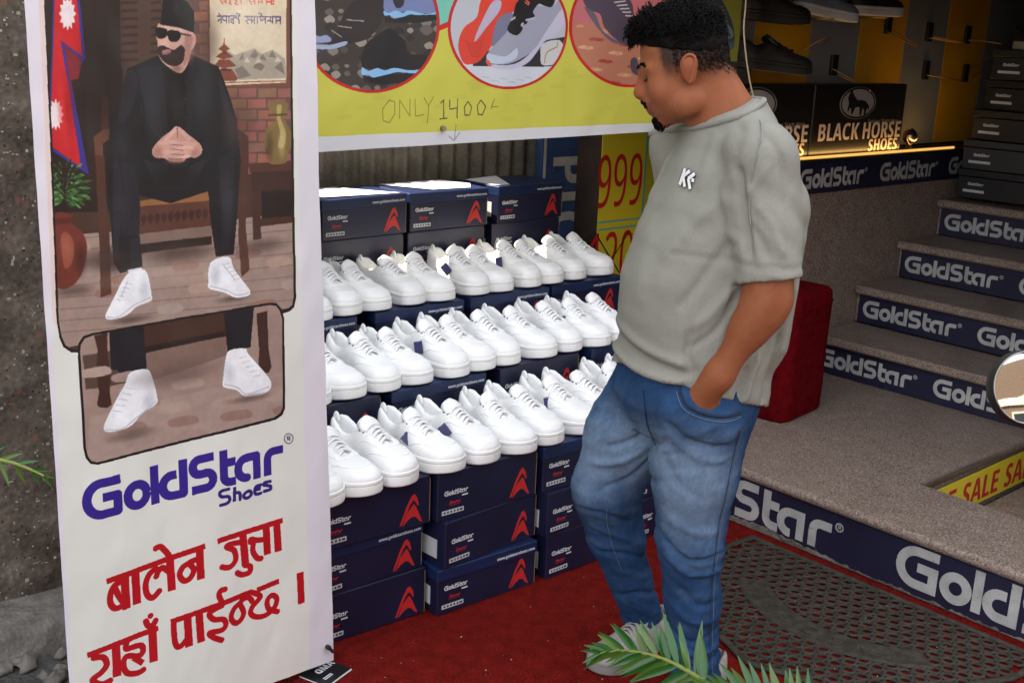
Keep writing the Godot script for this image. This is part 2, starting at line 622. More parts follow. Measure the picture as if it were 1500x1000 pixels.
# ================= setting =================
func build_setting():
	var b := MB.new()
	b.quad(Vector3(-60, -0.03, 60), Vector3(60, -0.03, 60), Vector3(60, -0.03, -60), Vector3(-60, -0.03, -60))
	struct("ground", b.mesh(), M.asphalt)

	# red carpet laid in front of the shop, with slight waves
	b = MB.new()
	var fn := FastNoiseLite.new()
	fn.seed = 4
	fn.frequency = 1.6
	var rows := []
	for i in 61:
		var row := []
		for j in 41:
			var x := 1.12 + 1.865 * j / 40.0
			var z := 1.4 - 4.95 * i / 60.0
			row.append(Vector3(x, 0.0 + fn.get_noise_2d(x, z * 0.7) * 0.004, z))
		rows.append(row)
	b.loft(rows)
	b.box(Vector3(2.05, -0.014, -1.0), Vector3(1.86, 0.016, 4.9), 0.002)
	tag(solo("carpet", b.mesh(), M.carpet), "dusty red carpet laid between the shoe display and the raised landing", "carpet")
	# lint and grit on the carpet
	b = MB.new()
	for i in 70:
		var p := Vector3(rng.randf_range(1.5, 2.9), 0.006, rng.randf_range(-2.15, -1.2))
		var s := rng.randf_range(0.0012, 0.003)
		b.box(p, Vector3(s * 1.6, s, s), s * 0.3)
	var lint := solo("lint", b.mesh(), mat(srgb(176, 160, 142), 0.9))
	tag(lint, "pale crumbs and lint scattered on the red carpet", "litter")
	lint.set_meta("kind", "stuff")

	# weathered wall behind the tall banner
	b = MB.new()
	rows = []
	var fw := FastNoiseLite.new()
	fw.seed = 9
	fw.frequency = 3.0
	fw.fractal_octaves = 5
	for i in 61:
		var row := []
		for j in 71:
			var x := -1.7 + 3.5 * j / 70.0
			var y := -0.03 + 2.63 * i / 60.0
			row.append(Vector3(x, y, -2.98 + fw.get_noise_2d(x, y) * 0.005))
		rows.append(row)
	b.loft(rows)
	b.box(Vector3(0.05, 1.285, -3.16), Vector3(3.5, 2.63, 0.22), 0.01)
	tag(solo("concrete_wall", b.mesh(), M.concrete), "weathered brown-grey concrete wall with flaking paint behind the tall white banner", "wall")
	# low stone ledge and rubble at its foot
	b = MB.new()
	rows = []
	for i in 31:
		var x := -1.2 + 2.6 * i / 30.0
		var j1 := fw.get_noise_2d(x * 1.7, 4.0) * 0.02
		var j2 := fw.get_noise_2d(x * 2.1, 9.0) * 0.02
		rows.append([Vector3(x, -0.03, -2.72 + j2), Vector3(x, 0.035 + j1 * 0.4, -2.735 + j2), Vector3(x, 0.055 + j1 * 0.4, -2.76 + j1), Vector3(x, 0.058 + j2 * 0.3, -2.9 + j1), Vector3(x, 0.02, -2.93 + j1), Vector3(x, -0.03, -2.95)])
	b.loft(rows, false, true)
	tag(solo("stone_ledge", b.mesh(), M.stone), "broken grey stone ledge along the foot of the concrete wall", "ledge")
	var shapes := []
	for k in 3:
		shapes.append(rock(k + 3))
	for i in 26:
		var px := rng.randf_range(-30, 95)
		var py := rng.randf_range(893, 1000)
		var p := pix(px, py, 1, -0.028)
		var s := rng.randf_range(0.008, 0.034)
		var o := solo("stone", shapes[i % 3], M.stone)
		o.position = p + Vector3(0, s * 0.35, 0)
		o.scale = Vector3(s * 1.3, s * 0.8, s)
		o.rotation.y = rng.randf() * TAU
		tag(o, "small loose stone in the rubble by the broken ledge", "stone", "loose rubble stones")
	# crumpled foil scrap
	b = MB.new()
	for i in 9:
		var a := Vector3(rng.randf_range(-0.02, 0.02), rng.randf_range(0.0, 0.02), rng.randf_range(-0.02, 0.02))
		b.face3(a, a + Vector3(rng.randf_range(-0.025, 0.025), 0.012, 0.012), a + Vector3(0.012, rng.randf_range(0, 0.014), -0.012))
	var foil := solo("foil_scrap", b.mesh(), mat(srgb(170, 176, 186), 0.3, 0.6))
	foil.position = pix(8, 952, 1, -0.025)
	tag(foil, "crumpled silver foil scrap lying among the rubble", "litter")

	# corrugated sheet behind the stacked boxes
	b = MB.new()
	rows = [[], []]
	for j in 241:
		var x := 1.82 + 1.66 * j / 240.0
		var zz := -3.6 + 0.011 * sin(x * TAU / 0.076)
		rows[0].append(Vector3(x, 0.0, zz))
		rows[1].append(Vector3(x, 1.42, zz))
	b.loft(rows)
	tag(solo("corrugated_sheet", b.mesh(), M.shutter), "weathered corrugated metal sheet standing behind the top shoe boxes", "metal sheet")

	# unseen wall panels added to block the sun; a gap aims slivers at the boxes
	var hs := thing("sun_blocker", "tall plastered house front rising above and behind the shoe display", "building", Vector3(0, 0, -3.95))
	var fp := [[-9.0, 12.0, 2.46, 10.5], [-9.0, 1.52, 1.72, 2.46], [2.36, 12.0, 1.72, 2.46], [-9.0, 12.0, -0.03, 1.72]]
	for r in fp:
		part("blocker_panel", box_mesh(Vector3(r[1] - r[0], r[3] - r[2], 0.05), 0.0, Vector3((r[0] + r[1]) / 2, (r[2] + r[3]) / 2, 0.14)), M.plaster, hs)
	var rt := thing("shade_canopy", "narrow metal sheet canopy over the stacked boxes and banner", "shade_canopy", Vector3(0, 2.5, 0))  # unseen sheet added as an overhead occluder for the display
	part("shade_sheet", box_mesh(Vector3(5.4, 0.02, 0.6), 0.004, Vector3(1.0, 0, -3.2)), M.ceiling, rt)
	part("bracket", box_mesh(Vector3(0.04, 0.04, 0.75), 0.004, Vector3(-1.2, -0.03, -3.25)), M.steel, rt)
	part("bracket", box_mesh(Vector3(0.04, 0.04, 0.75), 0.004, Vector3(3.3, -0.03, -3.25)), M.steel, rt)

	# building across the street, sunlit, behind the camera
	var ob := thing("brick_house", "brick and plaster house across the street from the shop", "building", Vector3(0, 0, 7.2))
	part("wall", box_mesh(Vector3(16, 5.0, 0.4), 0.02, Vector3(-1, 2.5, 0.2)), M.brick, ob)
	part("plaster_band", box_mesh(Vector3(16, 0.35, 0.06), 0.01, Vector3(-1, 3.0, -0.035)), M.plaster, ob)
	for k in 4:
		var w := part("window", box_mesh(Vector3(1.1, 1.3, 0.05), 0.01, Vector3(-6.5 + 3.4 * k, 1.75, -0.03)), mat(srgb(40, 46, 52), 0.15), ob)
		for s in [-1, 1]:
			part("frame", box_mesh(Vector3(0.09, 1.48, 0.07), 0.006, Vector3(-6.5 + 3.4 * k + s * 0.6, 1.75, -0.045)), M.plaster, w)
			part("frame", box_mesh(Vector3(1.1, 0.09, 0.07), 0.006, Vector3(-6.5 + 3.4 * k, 1.75 + s * 0.695, -0.045)), M.plaster, w)

func rock(sd: int) -> ArrayMesh:
	var f := FastNoiseLite.new()
	f.seed = sd
	f.frequency = 0.9
	var b := MB.new()
	var rows := []
	for i in 7:
		var th := PI * i / 6.0
		var row := []
		for j in 9:
			var ph := TAU * j / 9.0
			var d := Vector3(sin(th) * cos(ph), cos(th), sin(th) * sin(ph))
			row.append(d * (0.8 + 0.7 * f.get_noise_3dv(d)))
		rows.append(row)
	b.loft(rows, true)
	return b.mesh()

# ================= the shop on the right =================
const KX := 2.99
const LY := 0.2
const WZ := -2.68

func lettering(word_pos: Array, h: float, z := 0.0, reg := true) -> ArrayMesh:
	var b := MB.new()
	for p in word_pos:
		logo_into(b, p, h, z, reg)
	return b.mesh()

func build_shop():
	# landing: granite slabs on a plinth
	var ld := Node3D.new()
	ld.name = numbered("landing")
	add_child(ld)
	ld.set_meta("kind", "structure")
	var lb := MB.new()
	var x0 := KX - 0.004
	lb.slab(PackedVector2Array([Vector2(x0, -1.3), Vector2(3.335, -1.3), Vector2(3.335, 1.69), Vector2(4.19, 1.69), Vector2(4.19, 2.68), Vector2(3.395, 2.68), Vector2(3.395, 3.28), Vector2(x0, 3.28)]), 0.0, 0.036)
	var sl := part("slab", lb.mesh(), M.granite, ld)
	sl.transform = Transform3D(Basis(Vector3.RIGHT, Vector3.FORWARD, Vector3.UP), Vector3(0, LY - 0.036, 0))
	# rounded nosings on the slab's edges
	part("nosing", tube_mesh([Vector3(x0, LY - 0.018, 1.3), Vector3(x0, LY - 0.018, -3.28)], 0.0178, 14), M.granite, ld)
	part("nosing", tube_mesh([Vector3(3.335, LY - 0.018, 1.3), Vector3(3.335, LY - 0.018, -1.69), Vector3(4.16, LY - 0.018, -1.69)], 0.0176, 14), M.granite, ld)
	part("plinth", box_mesh(Vector3(0.31, 0.18, 2.96), 0.002, Vector3(3.16, 0.072, -0.19)), M.granite, ld)
	part("plinth", box_mesh(Vector3(1.17, 0.18, 1.57), 0.002, Vector3(3.59, 0.072, -2.49)), M.granite, ld)
	part("recess_floor", box_mesh(Vector3(1.2, 0.04, 2.9), 0.002, Vector3(3.93, -0.005, -0.22)), M.granite, ld)
	# lettered strip along the kerb
	var ks := thing("kerb_sign", "navy lettered strip along the landing's front edge above the rubber mat", "sign", Vector3(KX - 0.002, 0, 0))
	part("board", box_mesh(Vector3(0.008, 0.158, 4.5), 0.001, Vector3(-0.001, 0.083, -1.04)), M.navy_vinyl, ks)
	var h := 0.1275
	var w0 := -2.149 - 2.94 * h
	var words := []
	for k in 4:
		words.append(Vector2(w0 + k * 0.98, 0.029))
	for wd in words:
		var let := part("lettering", lettering([wd], h), M.white_vinyl, ks)
		let.transform = Transform3D(Basis(Vector3.BACK, Vector3.UP, Vector3.LEFT), Vector3(-0.0068, 0, 0))
	# worn lower edge of the strip: bare cement showing
	var cr := MB.new()
	var fn := FastNoiseLite.new()
	fn.seed = 77
	fn.frequency = 9.0
	var prev := 0.0
	for i in 160:
		var z := -2.35 + i * 0.008
		var hh: float = maxf(0.0, 0.006 + 0.02 * maxf(0.0, 1.0 - absf(z + 2.02) * 3.0) + fn.get_noise_1d(z * 4.0) * 0.012)
		if i > 0:
			cr.quad(Vector3(0, 0.003, z - 0.008), Vector3(0, 0.003, z), Vector3(0, 0.003 + hh, z), Vector3(0, 0.003 + prev, z - 0.008))
		prev = hh
	part("bare_cement", cr.mesh(), M.stone, ks, Vector3(-0.0062, 0, 0))

	# SALE strip in the recess
	var ss := thing("sale_sign", "yellow strip with red sale lettering in the landing's recess", "sign", Vector3(3.34, 0.0, -1.684))
	part("board", box_mesh(Vector3(1.1, 0.125, 0.006), 0.001, Vector3(0.56, 0.088, 0)), mat(srgb(196, 176, 40), 0.5), ss)
	for k in 4:
		var tm := part("lettering", text_mesh("SALE", 0.085), mat(srgb(168, 30, 30), 0.55), ss, Vector3(0.12 + 0.31 * k, 0.082, 0.0042))
		tm.scale = Vector3(1.0, 1.0, 1.0)

	# staircase
	var st := thing("granite_staircase", "dark granite stairs rising beside the shop wall with lettered navy risers", "stairs")
	for i in 4:
		var x := 4.17 + 0.31 * i
		var y := LY + 0.168 * i
		part("tread", box_mesh(Vector3(0.345 if i < 3 else 2.2, 0.036, 4.0), 0.008, Vector3(x - 0.03 + (0.172 if i < 3 else 1.1), y + 0.15, -0.678)), M.granite, st)
		part("riser", box_mesh(Vector3(0.3, 0.13 + 0.168 * 0, 4.0), 0.001, Vector3(x + 0.16, y + 0.066, -0.678)), M.granite, st)
		var rb := part("riser_board", box_mesh(Vector3(0.005, 0.126, 3.95), 0.001, Vector3(x + 0.006, y + 0.066, -0.69)), M.navy_vinyl, st)
		for k in 3:
			var lt := part("lettering", lettering([Vector2(-2.64 + 0.53 * k, 0)], 0.0735), M.white_vinyl, rb)
			lt.transform = Transform3D(Basis(Vector3.BACK, Vector3.UP, Vector3.LEFT), Vector3(x + 0.0022, y + 0.032, 0))

	# wall with ledge beside the stairs
	var wl := thing("ledge_wall", "speckled granite half wall beside the stairs with a ledge on top", "wall")
	part("wall", box_mesh(Vector3(2.96, 1.09, 0.5), 0.003, Vector3(5.22, 0.544, WZ - 0.252)), M.granite, wl)
	part("ledge", box_mesh(Vector3(3.3, 0.012, 0.24), 0.002, Vector3(5.05, 1.096, WZ - 0.10)), M.black, wl)
	var sb := part("sign_band", box_mesh(Vector3(2.96, 0.128, 0.008), 0.001, Vector3(5.22, 1.026, WZ + 0.004)), M.navy_vinyl, wl)
	for k in 4:
		part("lettering", lettering([Vector2(3.945 + 0.592 * k, 0)], 0.078, 0.0, true), M.white_vinyl, sb, Vector3(0, 0.985, WZ + 0.0095))

	# glowing strip on the lip of the ledge
	var led := thing("led_strip", "warm glowing light strip along the lip of the dark ledge", "light strip", Vector3(4.3, 1.107, WZ - 0.004))
	var lm := mat(srgb(255, 214, 130), 0.5)
	lm.emission_enabled = true
	lm.emission = srgb(255, 190, 92)
	lm.emission_energy_multiplier = 0.26
	part("diffuser", box_mesh(Vector3(1.75, 0.010, 0.010), 0.002), lm, led)
	var al := AreaLight3D.new()
	al.name = "light"
	al.area_size = Vector2(1.75, 0.012)
	al.light_color = srgb(255, 196, 110)
	al.light_energy = 0.035
	al.shadow_enabled = true
	al.position = Vector3(0, 0.012, 0)
	al.rotation = Vector3(PI / 2 * 0.8, 0, 0)
	led.add_child(al)

	# striped display panels above the ledge
	var sw := thing("striped_wall", "yellow and grey striped shop wall above the ledge", "wall")
	var xs := [3.42, 3.80, 4.177, 4.534, 4.91, 5.279, 5.663, 6.05, 6.5]
	for i in xs.size() - 1:
		part("panel", box_mesh(Vector3(xs[i + 1] - xs[i] - 0.003, 0.95, 0.02), 0.001, Vector3((xs[i] + xs[i + 1]) / 2, 1.583, -2.86)), M.yellow_panel if i % 2 == 1 else M.grey_panel, sw)
	# hooks
	var hk := [[4.024, 1.481, 0.5], [4.353, 1.465, -0.5], [4.74, 1.644, 0.3], [5.098, 1.619, 0.05], [5.457, 1.616, 0.0], [5.113, 1.448, 0.05], [5.489, 1.437, 0.6], [4.005, 1.66, 0.2], [4.40, 1.68, 0.1]]
	var hl := ["with its wire turned up, above the lettered black board", "with its wire turned down, above the lettered black board", "below the row of hanging shoes on the yellow panel", "above the polished spot lamp, upper of two", "next to the dark box stack, upper of two", "above the polished spot lamp, lower of two", "next to the dark box stack, lower of two", "holding the grey and white sneaker", "holding the black and white sneaker"]
	for i in hk.size():
		var o := thing("shoe_hook", "brass wire shoe hook " + hl[i], "hook", Vector3(hk[i][0], hk[i][1], -2.848), 0.0, "wire hooks on the striped panels")
		part("bracket", box_mesh(Vector3(0.045, 0.085, 0.016), 0.003, Vector3(0, 0, 0.008)), M.black, o)
		var a: float = hk[i][2]
		var lp := []
		for k in 13:
			var t := PI * k / 12.0
			lp.append(Vector3(0.034 * cos(t) , -0.02 + 0.03 * a * sin(t), 0.02 + 0.17 * sin(t)))
		lp = [Vector3(0.030, -0.02, 0.012)] + lp + [Vector3(-0.030, -0.02, 0.012)]
		var wr := part("wire_loop", tube_mesh(lp, 0.0026, 6), M.brass, o)
		wr.rotation = Vector3([-0.55, 0.35, 0.45, 0.15, 0.1, 0.12, -0.5, 0.0, 0.0][i], [0.9, 0.5, 1.0, 0.5, 0.6, 0.7, 0.9, 0.2, 0.2][i], [0.3, -0.2, 0.4, 0.1, 0.1, 0.0, 0.4, 0.0, 0.0][i])

	# polished spot lamp on the ledge
	var sp := thing("spot_lamp", "small polished metal spot lamp standing on the ledge", "lamp", Vector3(4.86, 1.103, -2.735))
	var b := MB.new()
	b.tube([Vector3(0, 0, 0), Vector3(0, 0.03, 0)], [0.018, 0.006], 12)
	part("foot", b.mesh(), M.steel, sp)
	b = MB.new()
	var rows := []
	for i in 9:
		var th := PI * i / 8.0
		var row := []
		for j in 16:
			row.append(Vector3(sin(th) * cos(TAU * j / 16), cos(th), sin(th) * sin(TAU * j / 16)) * 0.034)
		rows.append(row)
	b.loft(rows, true)
	part("head", b.mesh(), M.steel, sp, Vector3(0, 0.058, 0))
	b = MB.new()
	var ring := []
	for j in 25: ring.append(Vector3(cos(TAU * j / 24) * 0.034, sin(TAU * j / 24) * 0.034, 0.006))
	b.tube(ring, 0.004, 6, false)
	part("rim", b.mesh(), M.brass, sp, Vector3(0, 0.058, 0))

	# two black lettered boards on the ledge
	for k in 2:
		var bx0 := 4.03 - 0.70 * k
		var bd := thing("lettered_board", ["black lettered board with horse emblem standing beside the spot lamp", "black lettered board half hidden behind the man's shoulder"][k], "sign board", Vector3(bx0, 1.103, -2.745), 0.0, "black boards on the ledge")
		part("board", box_mesh(Vector3(0.692, 0.292, 0.09), 0.004, Vector3(0.345, 0.146, -0.0)), M.black_card, bd)
		var t1 := part("lettering", text_mesh("BLACK HORSE", 0.062), mat(srgb(206, 190, 178), 0.5), bd, Vector3(0.362, 0.098, 0.0458))
		t1.scale = Vector3(1.13, 1.1, 1)
		var t2 := part("lettering", text_mesh("SHOES", 0.052), mat(srgb(206, 190, 178), 0.5), bd, Vector3(0.548, 0.036, 0.0458))
		t2.scale = Vector3(1.05, 0.95, 1)
		var t3 := part("lettering", text_mesh("Fashion Starts Here", 0.018, false), mat(srgb(130, 122, 118), 0.5), bd, Vector3(0.53, 0.137, 0.0458))
		t3.scale = Vector3(1.1, 1, 1)
		b = MB.new()
		var el := []
		for i in 32: el.append(Vector2(cos(TAU * i / 32) * 0.135, sin(TAU * i / 32) * 0.066))
		b.poly(PackedVector2Array(el))
		var em := part("emblem", b.mesh(), mat(srgb(150, 148, 152), 0.5), bd, Vector3(0.315, 0.215, 0.0456))
		b = MB.new()
		b.ribbon(el.map(func(q): return q * 0.92), 0.004, true)
		# rearing horse seen from the side
		b.poly(PackedVector2Array([Vector2(-0.075, -0.028), Vector2(-0.068, 0.0), Vector2(-0.08, 0.022), Vector2(-0.062, 0.05), Vector2(-0.05, 0.058), Vector2(-0.044, 0.04), Vector2(-0.028, 0.026), Vector2(-0.008, 0.012), Vector2(0.03, 0.012), Vector2(0.058, 0.006), Vector2(0.085, -0.012), Vector2(0.09, -0.034), Vector2(0.076, -0.022), Vector2(0.068, -0.03), Vector2(0.066, -0.052), Vector2(0.054, -0.05), Vector2(0.05, -0.028), Vector2(0.038, -0.022), Vector2(0.03, -0.052), Vector2(0.02, -0.05), Vector2(0.014, -0.016), Vector2(-0.018, -0.018), Vector2(-0.03, -0.04), Vector2(-0.044, -0.046), Vector2(-0.048, -0.022), Vector2(-0.058, -0.018), Vector2(-0.066, -0.036)]))
		part("horse", b.mesh(), M.black_card, em, Vector3(0, 0, 0.0008))

	# stack of dark shoe boxes on the top step
	for i in 5:
		var yaw := [0.05, 0.1, 0.0, -0.04, 0.03][i] as float
		var o := thing("shoe_box", "black shoe box in the stack on the top step, " + ["lowest", "second from below", "third from below", "fourth from below", "topmost"][i], "shoe box", Vector3(5.27 + [0.0, -0.01, 0.0, 0.03, 0.03][i], 0.887 + 0.1345 * i, -2.455 + [0.0, 0.01, 0.035, 0.06, 0.07][i]), yaw - PI / 2, "dark boxes stacked on the top step")
		part("carton", box_mesh(Vector3(0.36, 0.099, 0.22), 0.003, Vector3(0, 0.0495, 0)), M.black_card, o)
		part("lid", box_mesh(Vector3(0.368, 0.033, 0.228), 0.003, Vector3(0, 0.1165, 0)), M.black_card, o)
		var bb := MB.new()
		logo_into(bb, Vector2(-0.13, 0.06), 0.0125, 0.0)
		part("lettering", bb.mesh(), M.print_white, o, Vector3(0, 0, 0.1115))
		part("label", box_mesh(Vector3(0.1, 0.012, 0.0006), 0.0001, Vector3(-0.1, 0.034, 0.1108)), M.print_label, o)

	# red velvet pouf on the landing
	var pf := thing("pouf", "dark red velvet pouf standing on the landing behind the man", "stool", Vector3(3.585, LY, -2.47), 0.12)
	b = MB.new()
	rows = []
	for lv in [[0.0, 0.0], [0.150, 0.0], [0.158, 0.01], [0.160, 0.10], [0.158, 0.2], [0.160, 0.30], [0.162, 0.42], [0.158, 0.462], [0.145, 0.478], [0.08, 0.486], [0.0, 0.488]]:
		var row := []
		for j in 40:
			var a := TAU * j / 40
			var q := pow(pow(absf(cos(a)), 9.0) + pow(absf(sin(a)), 9.0), -1.0 / 9.0)
			row.append(Vector3(cos(a) * q * lv[0], lv[1], sin(a) * q * lv[0]))
		rows.append(row)
	b.loft(rows, true, true)
	part("cushion_body", b.mesh(), M.velvet, pf)
	ring = []
	for j in 41:
		var a := TAU * j / 40
		var q := pow(pow(absf(cos(a)), 9.0) + pow(absf(sin(a)), 9.0), -1.0 / 9.0)
		ring.append(Vector3(cos(a) * q * 0.1615, 0.425, sin(a) * q * 0.1615))
	b = MB.new()
	b.tube(ring, 0.004, 6, false)
	part("piping", b.mesh(), M.velvet, pf)

	# shop shell: ceiling, back walls, plus unseen pieces added to block light
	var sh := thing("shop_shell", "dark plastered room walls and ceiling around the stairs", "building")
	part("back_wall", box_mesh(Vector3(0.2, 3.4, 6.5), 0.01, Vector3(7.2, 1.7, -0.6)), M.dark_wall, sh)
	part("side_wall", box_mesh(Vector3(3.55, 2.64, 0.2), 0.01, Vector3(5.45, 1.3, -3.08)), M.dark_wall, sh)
	part("ceiling", box_mesh(Vector3(4.3, 0.12, 3.2), 0.01, Vector3(5.2, 2.06, -1.60)), M.dark_wall, sh)  # set low and wide so less light reaches the stairs
	part("shade_fascia", box_mesh(Vector3(0.06, 0.34, 1.75), 0.004, Vector3(3.02, 1.95, -1.95)), M.dark_wall, sh)  # unseen drop added above the kerb to darken the stairs
	part("shade_fascia", box_mesh(Vector3(1.0, 0.34, 0.06), 0.004, Vector3(3.52, 1.95, -1.10)), M.dark_wall, sh)  # same added drop on the street side, also unseen
	part("light_block_wall", box_mesh(Vector3(3.2, 2.5, 0.15), 0.01, Vector3(5.55, 1.2, -1.28)), M.dark_wall, sh)  # unseen wall added to cut off light from the street

	# pillar with the yellow price poster
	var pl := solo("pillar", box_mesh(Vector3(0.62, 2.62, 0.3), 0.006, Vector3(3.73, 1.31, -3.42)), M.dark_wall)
	tag(pl, "dark brown pillar behind the display, partly covered by a yellow price poster", "pillar")
	var po := thing("price_poster", "yellow price poster with red numbers on the dark pillar", "poster", Vector3(3.415, 0.35, -3.262))
	part("sheet", box_mesh(Vector3(0.44, 0.88, 0.003), 0.0005, Vector3(0.22, 0.44, 0)), mat(srgb(214, 196, 40), 0.5), po)
	var rd := mat(srgb(186, 26, 26), 0.5)
	var t9 := part("numerals", text_mesh("999", 0.2, false), rd, po, Vector3(0.12, 0.62, 0.0022))
	t9.scale = Vector3(0.62, 1.06, 1)
	var t2b := part("numerals", text_mesh("1200", 0.2, false), rd, po, Vector3(0.14, 0.30, 0.0022))
	t2b.scale = Vector3(0.62, 1.06, 1)
	var cy := mat(srgb(66, 168, 176), 0.5)
	for yy in [0.455, 0.425]:
		part("rule", box_mesh(Vector3(0.34, 0.007, 0.0006), 0.0001, Vector3(0.17, yy, 0.0020)), cy, po)
	part("rule", box_mesh(Vector3(0.010, 0.88, 0.0006), 0.0001, Vector3(0.268, 0.44, 0.0026)), cy, po)
	b = MB.new()
	b.ribbon([Vector2(0.0, 0.40), Vector2(0.15, 0.23)], 0.003)
	b.ribbon([Vector2(0.03, 0.22), Vector2(0.19, 0.40)], 0.003, false, 0.0004)
	part("pen_cross", b.mesh(), M.black, po, Vector3(0, 0, 0.0034))

	# blue sign leaning on edge between boxes and pillar
	var sg := thing("blue_sign", "blue board with pale letters set on end beside the pillar", "sign", Vector3(3.36, 0.55, -3.42))
	part("board", box_mesh(Vector3(0.29, 1.5, 0.03), 0.003, Vector3(0, 0.45, 0)), tri_mat(ramp_tex(81, [[0.02, 4, 0.7], [0.2, 2, 0.3]], [srgb(36, 58, 100), srgb(46, 72, 120), srgb(62, 88, 134)], 256, [[80, 1, 3, srgb(120, 136, 160)]]), 1.5, 0.5), sg)
	for s in [-1, 1]:
		part("border", box_mesh(Vector3(0.014, 1.5, 0.002), 0.0002, Vector3(s * 0.125, 0.45, 0.0165)), M.white_vinyl, sg)
	var pt := part("lettering", text_mesh("PIC", 0.19), M.white_vinyl, sg, Vector3(0.01, 0.34, 0.0165))
	pt.rotation.z = -PI / 2
	pt.scale = Vector3(0.9, 0.95, 1)

# ================= sneakers =================
const SL := 0.288
const NJ := 30
var shoe_w := [[0.0, 0.0], [0.012, 0.013], [0.035, 0.0225], [0.08, 0.030], [0.18, 0.0345], [0.35, 0.0355], [0.5, 0.0395], [0.64, 0.0460], [0.74, 0.0475], [0.84, 0.0460], [0.91, 0.0415], [0.953, 0.0345], [0.982, 0.0240], [0.995, 0.0130], [1.0, 0.0]]
var shoe_collar := [[0.0, 0.080], [0.012, 0.086], [0.03, 0.089], [0.07, 0.088], [0.12, 0.081], [0.18, 0.072], [0.25, 0.068], [0.31, 0.071], [0.38, 0.081], [0.46, 0.091], [1.0, 0.09]]
var shoe_top := [[0.0, 0.095], [0.36, 0.100], [0.44, 0.098], [0.52, 0.090], [0.62, 0.079], [0.72, 0.071], [0.82, 0.066], [0.90, 0.062], [0.96, 0.055], [0.99, 0.046], [1.0, 0.038]]

func shoe_cx(t: float) -> float:
	return 0.010 * sin(PI * clampf((t - 0.2) / 0.8, 0, 1)) - 0.004 * t

func shoe_pt(t: float, j: float) -> Vector3:
	var w: float = lerp_tab(shoe_w, t)
	var ys := 0.030
	var sgn := -1.0 if j < NJ / 2.0 else 1.0
	var k: float = j if j <= NJ / 2.0 else NJ - j      # 0 at the sole, NJ/2 in the middle
	var u := k / (NJ / 2.0)
	# closed forefoot
	var top: float = lerp_tab(shoe_top, t)
	var ph := u * PI / 2
	var xc := w * pow(cos(ph), 0.62)
	var yc := ys + (top - ys) * pow(sin(ph), 0.80)
	# lacing panels stand proud either side of the tongue
	if t > 0.40 and t < 0.67:
		if xc < 0.012: yc -= 0.005
		elif xc < 0.03: yc += 0.0015
	# open collar
	var hc: float = lerp_tab(shoe_collar, t)
	var xo := 0.0
	var yo := 0.0
	if u < 0.5:
		var q := u / 0.5
		xo = w * (1.0 + 0.05 * sin(q * PI) - 0.16 * q * q)
		yo = ys + (hc - ys) * q
	elif u < 0.72:
		var q := (u - 0.5) / 0.22
		xo = w * 0.84 - q * minf(0.0125, w * 0.5) 
		yo = hc + 0.006 * sin(q * PI)
	else:
		var q := (u - 0.72) / 0.28
		xo = (w * 0.84 - minf(0.0125, w * 0.5)) * (1.0 - q * q * q)
		yo = hc - (hc - 0.034) * smoothstep(0.0, 0.75, q)
	var o := 1.0 - smoothstep(0.385, 0.43, t)
	var p := Vector3(sgn * lerpf(xc, xo, o), lerpf(yc, yo, o), 0)
	p.z = -SL / 2 + t * SL
	# heel leans back a little at the top, toe rounds off
	if t < 0.12:
		p.z -= 0.006 * (1 - t / 0.12) * sin(clampf((p.y - ys) / 0.075, 0, 1) * PI * 0.8)
	p.x += shoe_cx(t)
	return p

